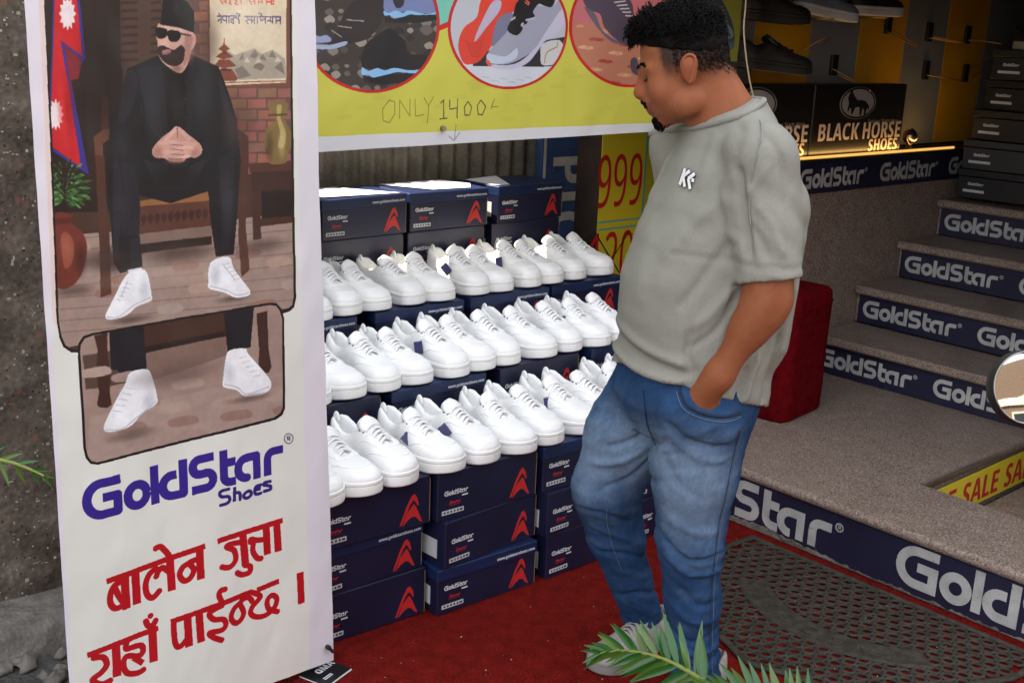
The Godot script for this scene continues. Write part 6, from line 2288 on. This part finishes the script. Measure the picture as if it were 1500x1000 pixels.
	var fold := func(p: Vector3, n: Vector3) -> float:
		var d := 0.0
		# long soft creases running from the armpit towards the belly
		var w1 := nz.get_noise_3d(p.x * 3.0 + p.y * 6.0, p.y * 2.0 - p.x * 5.0, p.z * 3.0)
		d += crease_at.call(tc, p) + (0.5 - absf(w1)) * 0.002 - 0.001
		# sagging creases low down
		var k := smoothstep(0.98, 0.80, p.y)
		var w2 := nz2.get_noise_3d(p.x * 4.0, p.y * 17.0 + p.x * 5.0, p.z * 4.0)
		d += k * (w2 * 0.004)
		# armpit pull
		var ar := (p - Vector3(0.03, 1.20, 0.19)).length()
		d += smoothstep(0.20, 0.05, ar) * sin((p.x * 0.8 + p.y) * 95.0 + nz.get_noise_3dv(p * 6.0) * 3.0) * 0.0018
		# sleeve creases
		if p.z > 0.14 and p.y > 1.07:
			d += nz2.get_noise_3d(p.x * 12.0 + p.y * 9.0, p.y * 5.0, p.z * 8.0) * 0.002
			if p.y < 1.125 and p.y > 1.110: d -= 0.002
		d += nz2.get_noise_3dv(p * 22.0) * 0.0004
		return d
	nets(b, tf, fold)
	var shm := tri_mat(ramp_tex(91, [[0.25, 2, 0.5], [0.01, 3, 0.5]], [srgb(128, 127, 119), srgb(139, 138, 130), srgb(149, 148, 140)], 256), 3.0, 0.92, M.fine, 0.35)
	shm.uv1_world_triplanar = false
	shm.metallic_specular = 0.15
	var tee := part("t_shirt", b.mesh(), shm, man)
	# collar rib, sleeve and hem stitching as thin cords on the cloth
	var ringpath := func(center: Vector3, nn: Vector3, r0: float, off: float) -> Array:
		var t1 := nn.cross(Vector3(0, 0, 1)).normalized()
		var t2 := nn.cross(t1).normalized()
		var out := []
		for i in 49:
			var a := TAU * i / 48
			var dr := t1 * cos(a) + t2 * sin(a)
			var p := tf.hit(center + dr * r0, -dr, r0)
			out.append(p + dr * off)
		return out
	b = MB.new()
	b.tube(ringpath.call(Vector3(-0.045, 1.402, 0) - ndir * 0.010, ndir, 0.22, 0.000), 0.0075, 8, false)
	part("collar", b.mesh(), shm, tee)
	# shoulder seam round the armhole
	b = MB.new()
	var arm_seam := []
	for q in [Vector2(0.035, 1.44), Vector2(0.022, 1.40), Vector2(0.010, 1.35), Vector2(0.004, 1.30), Vector2(0.002, 1.25), Vector2(0.008, 1.20)]:
		var p := tf.hit(Vector3(q.x, q.y, 0.45), Vector3(0, 0, -1), 0.6)
		arm_seam.append(p)
	b.tube(smooth_pts(arm_seam), 0.0016, 5)
	part("shoulder_seam", b.mesh(), shm, tee)
	# white chest mark
	var mk := MB.new()
	var chest := func(u: float, v: float, off: float) -> Vector3:
		var dir := Vector3(0.35, 0.10, -0.93).normalized()
		var o := Vector3(-0.118 + u, 1.268 + v, 0.13) - dir * 0.3
		var p := tf.hit(o, dir, 0.6)
		return p - dir * off
	var draw := func(m: MB, strokes: Array, hw: float, off: float):
		for s in strokes:
			for i in s.size() - 1:
				var a: Vector2 = s[i]
				var c: Vector2 = s[i + 1]
				var n: Vector2 = (c - a).normalized().orthogonal() * hw
				for q in 4:
					var a2 := a.lerp(c, q / 4.0)
					var c2 := a.lerp(c, (q + 1) / 4.0)
					m.quad(chest.call(a2.x - n.x, a2.y - n.y, off), chest.call(c2.x - n.x, c2.y - n.y, off), chest.call(c2.x + n.x, c2.y + n.y, off), chest.call(a2.x + n.x, a2.y + n.y, off))
	var kk := [[Vector2(-0.016, -0.016), Vector2(-0.008, 0.018)], [Vector2(0.006, 0.017), Vector2(-0.010, 0.002), Vector2(-0.001, -0.016)], [Vector2(0.020, 0.015), Vector2(0.005, 0.001), Vector2(0.014, -0.017)], [Vector2(0.014, 0.001), Vector2(0.021, 0.001)]]
	draw.call(mk, kk, 0.0056, 0.0062)
	part("chest_mark_outline", mk.mesh(), mat(srgb(36, 36, 40), 0.6), tee)
	mk = MB.new()
	draw.call(mk, kk, 0.0036, 0.0074)
	part("chest_mark", mk.mesh(), mat(srgb(226, 226, 226), 0.5), tee)

	# ---- jeans ----
	var jp := []
	jp.append({"t": "stack", "yaw": -yaw, "rings": [[0.68, -0.045, 0.0, 0.135, 0.165], [0.76, -0.050, 0.0, 0.165, 0.182], [0.86, -0.040, 0.0, 0.160, 0.178]]})
	# near leg
	jp.append(cap(Vector3(-0.030, 0.76, 0.085), Vector3(-0.034, 0.60, 0.095), 0.108, 0.096))
	jp.append(cap(Vector3(-0.034, 0.62, 0.095), Vector3(-0.030, 0.44, 0.095), 0.095, 0.076))
	jp.append(cap(Vector3(-0.030, 0.44, 0.095), Vector3(-0.012, 0.28, 0.085), 0.075, 0.061))
	jp.append(cap(Vector3(-0.012, 0.28, 0.085), Vector3(0.018, 0.05, 0.060), 0.061, 0.060))
	# far leg, knee bent forward
	jp.append(cap(Vector3(-0.110, 0.74, -0.075), Vector3(-0.165, 0.62, -0.095), 0.112, 0.106))
	jp.append(cap(Vector3(-0.165, 0.62, -0.095), Vector3(-0.212, 0.475, -0.105), 0.100, 0.082))
	jp.append(cap(Vector3(-0.212, 0.475, -0.105), Vector3(-0.180, 0.34, -0.125), 0.081, 0.068))
	jp.append(cap(Vector3(-0.180, 0.34, -0.125), Vector3(-0.092, 0.10, -0.165), 0.066, 0.052))
	# hand in the pocket
	jp.append(cap(Vector3(-0.085, 0.772, 0.165), Vector3(-0.010, 0.740, 0.165), 0.050, 0.050))
	jp.append(cap(Vector3(-0.075, 0.745, 0.160), Vector3(-0.095, 0.69, 0.145), 0.042, 0.036))
	var jf := field(jp, 0.0054, 85.0, [[Vector3(0.0, -1, 0), Vector3(0, 0.045, 0)]])
	# far leg ends higher
	for z in jf.nz:
		for y in jf.ny:
			for x in jf.nx:
				var p := jf.o + Vector3(x, y, z) * jf.cell
				if p.z < -0.06 and p.y < 0.2:
					var i := (z * jf.ny + y) * jf.nx + x
					var dd := (p - Vector3(-0.100, 0.075, -0.165)).dot(Vector3(0.25, -0.95, 0))
					if dd > jf.d[i]: jf.d[i] = dd
	var jc: Array = creases.call([[-0.010, 0.009, 0.05, 968, 612, 935, 648, 885, 668], [0.007, 0.012, 0.0, 955, 640, 915, 672, 862, 688], [-0.007, 0.010, 0.0, 962, 660, 925, 700, 878, 720], [-0.008, 0.010, 0.16, 968, 606, 1012, 640, 1070, 646], [0.006, 0.013, 0.16, 975, 628, 1022, 662, 1070, 668], [-0.004, 0.012, 0.16, 968, 655, 990, 700, 1030, 725],
		[-0.007, 0.009, -0.06, 840, 748, 880, 742, 930, 770], [0.006, 0.012, -0.06, 858, 768, 900, 778, 950, 806], [-0.006, 0.009, -0.08, 868, 806, 915, 806, 958, 830], [0.004, 0.012, -0.08, 890, 830, 930, 842, 965, 862], [-0.007, 0.008, -0.1, 905, 872, 938, 866, 972, 882],
		[-0.010, 0.008, 0.14, 966, 786, 1005, 812, 1060, 806], [0.008, 0.010, 0.14, 968, 806, 1010, 834, 1062, 830], [0.005, 0.014, 0.14, 970, 750, 1020, 772, 1062, 766], [-0.006, 0.010, 0.13, 990, 850, 1020, 880, 1056, 878], [0.005, 0.012, 0.13, 976, 872, 1010, 905, 1058, 905], [-0.008, 0.008, 0.12, 976, 925, 1012, 936, 1056, 920], [0.008, 0.009, 0.12, 980, 945, 1020, 955, 1058, 940], [-0.009, 0.007, 0.12, 984, 972, 1020, 975, 1058, 960], [-0.005, 0.010, 0.13, 1042, 700, 1036, 760, 1030, 800], [0.004, 0.015, 0.15, 1000, 690, 1005, 740, 1000, 780]])
	b = MB.new()
	var jfold := func(p: Vector3, n: Vector3) -> float:
		var d := 0.0
		d += crease_at.call(jc, p)
		# stacked creases at the ankle and behind the knee
		var ka := smoothstep(0.24, 0.06, p.y)
		d += ka * nz.get_noise_3d(p.x * 9.0, p.y * 24.0 + p.x * 8.0, p.z * 9.0) * 0.010
		var kn := smoothstep(0.14, 0.02, absf(p.y - 0.42))
		d += kn * nz2.get_noise_3d(p.x * 7.0, p.y * 16.0 + p.x * 12.0, p.z * 6.0) * 0.007
		# whiskers from the hip
		var kh := smoothstep(0.16, 0.03, absf(p.y - 0.69))
		d += kh * nz.get_noise_3d(p.x * 5.0, p.y * 20.0 - p.x * 9.0, p.z * 6.0) * 0.005
		d += nz2.get_noise_3d(p.x * 7.0, p.y * 5.0, p.z * 7.0) * 0.003 + nz2.get_noise_3d(p.x * 34.0, p.y * 30.0, p.z * 34.0) * 0.0008
		d += nz.get_noise_3dv(p * 20.0) * 0.0008
		return d
	var dye := func(p: Vector3, n: Vector3) -> Color:
		var dark := Color(0.011, 0.026, 0.070)
		var mid := Color(0.032, 0.076, 0.172)
		var pale := Color(0.165, 0.235, 0.335)
		# worn where the cloth rubs: fronts of thighs and knees
		var near := 1.0 if p.z > -0.01 else 0.0
		var ax := lerpf(-0.16, -0.030, near)
		var worn := smoothstep(0.35, 0.60, p.y) * smoothstep(0.80, 0.66, p.y) * clampf(n.x * -0.5 + n.z * 0.75 + 0.15, 0, 1)
		worn *= 0.7 + 0.8 * nz.get_noise_3d(p.x * 8.0, p.y * 4.0, p.z * 8.0)
		var whisk := nz2.get_noise_3d(p.x * 6.0, p.y * 30.0 - p.x * 12.0, p.z * 6.0)
		worn += 0.22 * maxf(0, whisk) * smoothstep(0.16, 0.05, absf(p.y - 0.68))
		worn += 0.25 * maxf(0, nz2.get_noise_3d(p.x * 12.0, p.y * 26.0, p.z * 12.0)) * smoothstep(0.3, 0.1, absf(p.y - 0.35))
		var c := dark.lerp(mid, clampf(0.55 + 0.6 * nz.get_noise_3dv(p * 7.0), 0, 1))
		c = c.lerp(pale, clampf(worn * 1.1, 0, 0.85))
		# slub grain of the yarn
		var g := 1.0 + 0.30 * nz2.get_noise_3d(p.x * 300.0, p.y * 60.0, p.z * 300.0)
		return Color(c.r * g, c.g * g, c.b * g)
	nets(b, jf, jfold, dye)
	var twill := Image.create(128, 128, false, Image.FORMAT_RGB8)
	for y in 128:
		for x in 128:
			var v := 0.5 + 0.35 * sin((x + y) * TAU / 8.0) + 0.15 * sin((x * 3 + y * 7) * 0.7)
			twill.set_pixel(x, y, Color(v, v, v))
	twill.convert(Image.FORMAT_RGBA8)
	twill.bump_map_to_normal_map(3.0)
	twill.generate_mipmaps()
	var jm := vc_mat(0.88, ImageTexture.create_from_image(twill), 0.6, 14.0)
	jm.metallic_specular = 0.12
	var jeans := part("jeans", b.mesh(true), jm, man)
	# seams and pocket edge follow the cloth
	var onj := func(x: float, y: float, dz := 0.0030) -> Vector3:
		var p := jf.hit(Vector3(x, y, 0.45), Vector3(0, 0, -1), 0.75)
		return p + Vector3(0, 0, jfold.call(p, Vector3(0, 0, 1)) + dz)
	var thread := mat(srgb(96, 108, 124), 0.8)
	var dark_thread := mat(srgb(24, 34, 58), 0.85)
	var path := func(flat: Array, called: String, r: float, m: Material):
		var pts := []
		for i in range(0, flat.size(), 2): pts.append(Vector2(flat[i], flat[i + 1]))
		var o := []
		for p in smooth_pts(pts, 6): o.append(onj.call(p.x, p.y))
		part(called, tube_mesh(o, r, 5), m, jeans)
	path.call([-0.100, 0.830, -0.090, 0.806, -0.066, 0.790, -0.030, 0.779, 0.004, 0.776, 0.040, 0.779], "pocket_edge", 0.0032, dark_thread)
	path.call([-0.105, 0.820, -0.095, 0.796, -0.070, 0.780, -0.032, 0.769, 0.004, 0.766, 0.040, 0.769], "pocket_stitching", 0.0009, thread)
	path.call([0.038, 0.742, 0.034, 0.68, 0.024, 0.58, 0.016, 0.47, 0.018, 0.36, 0.026, 0.24, 0.040, 0.10], "side_seam", 0.0009, dark_thread)
	path.call([0.045, 0.742, 0.041, 0.68, 0.031, 0.58, 0.023, 0.47, 0.025, 0.36, 0.033, 0.24, 0.047, 0.10], "side_stitching", 0.0006, thread)
	var inseam := []
	for q in [Vector2(-0.155, 0.635), Vector2(-0.190, 0.56), Vector2(-0.212, 0.49), Vector2(-0.216, 0.43), Vector2(-0.196, 0.35), Vector2(-0.165, 0.27)]:
		inseam.append(jf.hit(Vector3(q.x, q.y, 0.03), Vector3(0, 0, -1), 0.3) + Vector3(0, 0, 0.004))
	part("inseam_stitching", tube_mesh(smooth_pts(inseam), 0.0006, 5), thread, jeans)
	path.call([-0.168, 0.80, -0.163, 0.76, -0.152, 0.715, -0.135, 0.68], "fly_seam", 0.0016, dark_thread)

	# ---- shoes on his feet ----
	var gm := tri_mat(ramp_tex(95, [[0.03, 3, 0.6], [0.2, 2, 0.4]], [srgb(104, 98, 96), srgb(146, 140, 138), srgb(172, 166, 164)], 256), 6.0, 0.75)
	var feet := [[Vector3(-0.118, 0.0, -0.125), deg_to_rad(-46.0)], [Vector3(0.0, 0.0, 0.10), deg_to_rad(-40.0)]]
	for ft in feet:
		var o := Node3D.new()
		o.name = "shoe"
		man.add_child(o, true)
		part("sole", SP.sole, mat(srgb(120, 116, 114), 0.7), o)
		part("upper", SP.upper, gm, o)
		part("laces", SP.laces, gm, o)
		part("tongue", SP.tongue, gm, o)
		o.position = ft[0]
		o.rotation.y = ft[1]

# ================= small and near things =================
func leaf_mat(c: Color) -> StandardMaterial3D:
	var m := mat(c, 0.28)
	m.backlight_enabled = true
	m.backlight = Color(0.12, 0.2, 0.04)
	return m

func leaflet(b: MB, a: Vector3, tip: Vector3, side: Vector3, w: float, sag: float):
	var l := []
	var r := []
	var mid := []
	for i in 9:
		var t := i / 8.0
		var p := a.lerp(tip, t) + Vector3(0, -sag * t * t, 0)
		var ww := w * sin(PI * pow(clampf(t * 0.96 + 0.03, 0, 1), 0.7)) + 0.0003
		var up := (tip - a).normalized().cross(side).normalized()
		mid.append(p - up * ww * 0.35)
		l.append(p - side * ww)
		r.append(p + side * ww)
	var rows := []
	for i in 9: rows.append([l[i], mid[i], r[i]])
	b.loft(rows)

func build_foreground():
	rubber_mat()
	leaflet_card()
	palms()
	mirror()
	# cord hanging in front of the dark shelves
	var pts := []
	for q in [[1092, -60], [1093, 0], [1090, 40], [1093, 80], [1099, 120], [1106, 150], [1112, 185]]:
		pts.append(pix(q[0], q[1], 2, -2.45))
	pts = [Vector3(pts[0].x, 2.6, pts[0].z)] + pts
	tag(solo("cord", tube_mesh(smooth_pts(pts), 0.0028, 6), M.cord), "thin beige cord hanging behind the man's shoulder", "cord")
	# shoes on the hooks and on the boxes
	var dk := {"sole": mat(srgb(206, 204, 200), 0.6), "upper": mat(srgb(26, 25, 28), 0.6), "tongue": M.black, "lace": M.black}
	var gr := {"sole": mat(srgb(196, 196, 196), 0.6), "upper": mat(srgb(104, 110, 124), 0.6), "tongue": mat(srgb(90, 94, 108), 0.6), "lace": M.lace}
	var bk := {"sole": M.black, "upper": M.black, "tongue": M.black, "lace": M.black}
	var rdm := {"sole": mat(srgb(206, 186, 160), 0.6), "upper": mat(srgb(34, 28, 28), 0.6), "tongue": mat(srgb(150, 30, 34), 0.6), "lace": mat(srgb(150, 30, 34), 0.6)}
	var put := func(ms, label, at: Vector3, turn, tilt, sc):
		var o := make_shoe("display_shoe", label, "shoes shown in the shop", ms)
		o.position = at
		o.rotation = Vector3(tilt, turn, 0)
		o.scale = Vector3.ONE * sc
	put.call(gr, "grey sneaker with white sole on a hook above the lettered board", Vector3(4.06, 1.648, -2.72), 1.35, 0.12, 1.1)
	put.call(dk, "black sneaker with white sole on a hook beside the grey one", Vector3(4.42, 1.668, -2.72), 1.5, 0.0, 1.1)
	put.call(bk, "all black boot hanging next to the yellow banner's edge, upper", Vector3(3.70, 1.62, -2.70), 1.3, 0.05, 1.1)
	put.call(bk, "all black boot hanging next to the yellow banner's edge, lower", Vector3(3.72, 1.44, -2.70), 1.2, 0.08, 1.15)
	put.call(rdm, "dark shoe with red laces lying on top of the black box stack", Vector3(5.30, 0.887 + 0.1345 * 5, -2.40), -0.2, 0.0, 1.0)

func rubber_mat():
	# half-round mat with its straight side at the kerb; real holes show the carpet
	var c := Vector3(2.93, 0.0, -1.545)
	var mt := thing("rubber_mat", "dark grey perforated half-round rubber mat with a lettered band by the kerb", "door mat", c)
	var b := MB.new()
	var pit := 0.040
	var inside := func(p: Vector2) -> bool:
		# p.x across (towards the display is negative), p.y along the kerb
		if p.x > -0.012: return false
		var e := Vector2(p.x / 0.62, p.y / 0.46).length()
		if e > 1.0: return false
		return true
	var band := func(p: Vector2) -> bool:
		var r := p.length()
		var a := rad_to_deg(atan2(p.y, -p.x))
		return r > 0.335 and r < 0.425 and absf(a) < 47.0
	for i in range(-18, 1):
		for j in range(-13, 14):
			var p := Vector2(i * pit * 0.9, j * pit + (pit * 0.5 if i % 2 != 0 else 0.0))
			if not inside.call(p) or band.call(p): continue
			var ring0 := []
			var ring1 := []
			var ring2 := []
			for k in 12:
				var a := TAU * k / 12.0
				var hexr: float = pit * 0.52 / maxf(cos(fmod(a + PI / 6, PI / 3) - PI / 6), 0.5)
				hexr = minf(hexr, pit * 0.60)
				ring0.append(Vector3(p.x + cos(a) * hexr, 0.006, p.y + sin(a) * hexr))
				ring1.append(Vector3(p.x + cos(a) * pit * 0.44, 0.0095, p.y + sin(a) * pit * 0.44))
				ring2.append(Vector3(p.x + cos(a) * pit * 0.32, 0.0085, p.y + sin(a) * pit * 0.32))
			var ring3 := []
			for q in ring2: ring3.append(Vector3(q.x, 0.003, q.z))
			b.loft([ring0, ring1, ring2, ring3], true)
	part("perforated_field", b.mesh(), M.rubber, mt)
	# rim
	b = MB.new()
	var rim := []
	for k in 49:
		var a := lerpf(-PI / 2, PI / 2, k / 48.0)
		var wob := 1.0 + 0.018 * cos(a * 14.0)
		rim.append(Vector3(-cos(a) * 0.635 * wob, 0.007, sin(a) * 0.475 * wob))
	b.tube(rim, 0.011, 8, true, 0.6)
	b.tube([Vector3(-0.008, 0.007, 0.475), Vector3(-0.008, 0.007, -0.475)], 0.010, 8, true, 0.6)
	part("rim", b.mesh(), M.rubber, mt)
	# lettered band
	b = MB.new()
	var rows := []
	for k in 41:
		var a := deg_to_rad(lerpf(-48, 48, k / 40.0))
		var d := Vector3(-cos(a), 0, sin(a))
		rows.append([d * 0.333 + Vector3(0, 0.004, 0), d * 0.337 + Vector3(0, 0.0105, 0), d * 0.345 + Vector3(0, 0.0105, 0), d * 0.349 + Vector3(0, 0.0085, 0), d * 0.411 + Vector3(0, 0.0085, 0), d * 0.415 + Vector3(0, 0.0105, 0), d * 0.423 + Vector3(0, 0.0105, 0), d * 0.427 + Vector3(0, 0.004, 0)])
	b.loft(rows, false, true)
	var bd := part("band", b.mesh(), M.rubber, mt)
	var word := "WELCOME"
	for k in 7:
		var a := deg_to_rad(-36.0 + 12.0 * k)
		var tm := part("letter", text_mesh(word[k], 0.045), M.rubber, bd)
		var outw := Vector3(-cos(a), 0, sin(a))
		var rgt := Vector3(sin(a), 0, cos(a))
		tm.transform = Transform3D(Basis(rgt, -outw, Vector3.UP) * Basis.from_scale(Vector3(1, 1, 4)), outw * 0.38 + Vector3(0, 0.0095, 0))

func leaflet_card():
	var o := thing("leaflet", "small black folded card with white lettering lying on the carpet by the banner's corner", "card", pix(475, 985, 1, 0.006), 0.0)
	var ax := (pix(510, 983, 1, 0.0) - pix(470, 968, 1, 0.0)).normalized()
	var az := ax.cross(Vector3.UP).normalized()
	o.transform = Transform3D(Basis(ax, Vector3.UP, -ax.cross(Vector3.UP)) , pix(476, 984, 1, 0.007))
	part("card", box_mesh(Vector3(0.085, 0.004, 0.095), 0.0006), M.black_card, o)
	part("pages", box_mesh(Vector3(0.088, 0.003, 0.098), 0.0004, Vector3(0.001, -0.003, 0.001)), mat(srgb(206, 206, 208), 0.7), o)
	var tm := part("lettering", text_mesh("AMD", 0.02), M.print_white, o)
	tm.transform = Transform3D(Basis(Vector3(0, 0, 1), Vector3(1, 0, 0), Vector3(0, 1, 0)).orthonormalized(), Vector3(-0.012, 0.0026, 0.012))
	tm.rotation = Vector3(-PI / 2, PI * 0.5, 0)
	for k in 2:
		part("stripe", box_mesh(Vector3(0.003, 0.0006, 0.03), 0.0001, Vector3(0.018 + 0.006 * k, 0.0024, -0.015)), M.print_white, o)

func palms():
	# potted areca palm in front of the camera's lower edge
	var ray := func(px: float, py: float, dist: float) -> Vector3:
		return CAM + (CX * (px - 750.0) - CY * (py - 500.0) - CZ * FPX).normalized() * dist
	var green := leaf_mat(srgb(32, 78, 24))
	var green2 := leaf_mat(srgb(66, 92, 30))
	var stem := mat(srgb(116, 128, 60), 0.5)
	var pot := mat(srgb(120, 62, 44), 0.8)
	var r := RandomNumberGenerator.new()
	r.seed = 12
	for w in 2:
		var base: Vector3 = [Vector3(1.00, 0.0, -0.66), Vector3(0.02, 0.0, -1.22)][w]
		var o := thing("potted_palm", ["potted palm whose green frond crosses in front of the man's feet", "potted palm whose leaf tips show beside the weathered wall"][w], "plant", base)
		var b := MB.new()
		var rows := []
		for lv in [[0.0, 0.0], [0.085, 0.0], [0.115, 0.2], [0.125, 0.2], [0.125, 0.225], [0.108, 0.225], [0.10, 0.19], [0.0, 0.19]]:
			var row := []
			for j in 24: row.append(Vector3(cos(TAU * j / 24) * lv[0], lv[1], sin(TAU * j / 24) * lv[0]))
			rows.append(row)
		b.loft(rows, true, true)
		part("pot", b.mesh(), pot, o)
		# fronds given as rachis points
		var fr := []
		if w == 0:
			fr.append([[1090, 1120, 1.40], [1062, 1050, 1.42], [1036, 1004, 1.44], [1010, 984, 1.46], [975, 966, 1.48], [940, 956, 1.50], [905, 953, 1.52], [880, 957, 1.53]])
			fr.append([[1250, 1180, 1.30], [1200, 1100, 1.31], [1150, 1045, 1.33], [1090, 1018, 1.36], [1030, 1012, 1.39]])
		else:
			fr.append([[-160, 760, 1.50], [-90, 690, 1.50], [-30, 672, 1.50], [10, 676, 1.50], [40, 686, 1.50], [64, 697, 1.50]])
			fr.append([[-190, 830, 1.45], [-140, 760, 1.45], [-80, 700, 1.45], [-30, 655, 1.46]])
		for f in fr:
			var pts := []
			for q in f: pts.append(ray.call(q[0], q[1], q[2]) - base)
			var crown := Vector3(0, 0.30, 0)
			pts = smooth_pts([crown] + pts, 6)
			var rad := []
			for i in pts.size(): rad.append(lerpf(0.005, 0.0012, float(i) / pts.size()))
			b = MB.new()
			b.tube(pts, rad, 6)
			var fo := part("frond", b.mesh(), stem, o)
			var n := pts.size()
			var m := 18 if w == 0 else 6
			for k in m:
				for sd in [-1, 1]:
					var t := 0.40 + 0.58 * k / (m - 1.0)
					var i := int(t * (n - 1))
					var p: Vector3 = pts[i]
					var tg: Vector3 = (pts[mini(i + 1, n - 1)] - pts[maxi(i - 1, 0)]).normalized()
					var sdv: Vector3 = (CX * 0.55 + CY * 0.85 + CZ * 0.1).normalized() if sd > 0 else (-CX * 0.5 - CY * 0.8 + CZ * 0.25).normalized()
					var dir := (sdv * lerpf(0.85, 0.35, t) + tg * lerpf(0.15, 0.9, t) + Vector3(r.randf_range(-0.1, 0.1), r.randf_range(-0.1, 0.1), r.randf_range(-0.1, 0.1))).normalized()
					var ln := lerpf(0.105, 0.032, t) * (1.0 if w == 0 else 0.5) * r.randf_range(0.85, 1.15)
					var lb := MB.new()
					var sw := dir.cross(-CZ).normalized()
					leaflet(lb, p, p + dir * ln, (sw + CZ * r.randf_range(-0.5, 0.5)).normalized(), 0.0060 * lerpf(1.1, 0.5, t) * (1.0 if w == 0 else 0.6), ln * 0.10)
					part("leaflet", lb.mesh(), green if r.randf() < 0.72 else green2, fo)

func mirror():
	var ray := func(px: float, py: float, dist: float) -> Vector3:
		return CAM + (CX * (px - 750.0) - CY * (py - 500.0) - CZ * FPX).normalized() * dist
	var ce: Vector3 = ray.call(1503, 568, 1.45)
	var o := thing("motorbike_mirror", "round motorbike rear-view mirror with black rim beside the stairs", "mirror", ce)
	var back := (CZ + CX * 0.10 + CY * 0.05).normalized()
	var rt := Vector3.UP.cross(back).normalized()
	o.basis = Basis(rt, back.cross(rt), back)
	var R := 0.0425
	var b := MB.new()
	var rows := []
	for lv in [[0.0, 0.003], [0.4, 0.0028], [0.75, 0.0022], [1.0, 0.0012]]:
		var row := []
		for j in 40: row.append(Vector3(cos(TAU * j / 40) * R * 0.95 * lv[0], sin(TAU * j / 40) * R * 0.95 * lv[0], lv[1]))
		rows.append(row)
	b.loft(rows, true, true)
	part("glass", b.mesh(), M.chrome, o)
	b = MB.new()
	rows = []
	for lv in [[0.945, 0.0022], [0.96, 0.006], [1.0, 0.006], [1.03, 0.0], [1.0, -0.010], [0.8, -0.022], [0.4, -0.028], [0.0, -0.03]]:
		var row := []
		for j in 40: row.append(Vector3(cos(TAU * j / 40) * R * lv[0], sin(TAU * j / 40) * R * lv[0], lv[1]))
		rows.append(row)
	b.loft(rows, true, true)
	part("housing", b.mesh(), M.black, o)
	var rim := []
	for j in 41: rim.append(Vector3(cos(TAU * j / 40) * R * 0.965, sin(TAU * j / 40) * R * 0.965, 0.0064))
	b = MB.new()
	b.tube(rim, 0.0011, 6, false)
	part("chrome_rim", b.mesh(), M.steel, o)
	part("stem", tube_mesh(smooth_pts([Vector3(0.0, 0.0, -0.024), Vector3(0.04, -0.01, -0.04), Vector3(0.09, -0.06, -0.035), Vector3(0.11, -0.16, -0.02), Vector3(0.11, -0.22, -0.02)]), 0.0045, 8), M.black, o)
	part("handlebar", tube_mesh([Vector3(0.06, -0.21, 0.01), Vector3(0.34, -0.24, -0.06)], 0.011, 10), M.steel, o)
	part("grip", tube_mesh([Vector3(0.05, -0.209, 0.0125), Vector3(0.16, -0.2208, -0.015)], 0.016, 12), M.black, o)
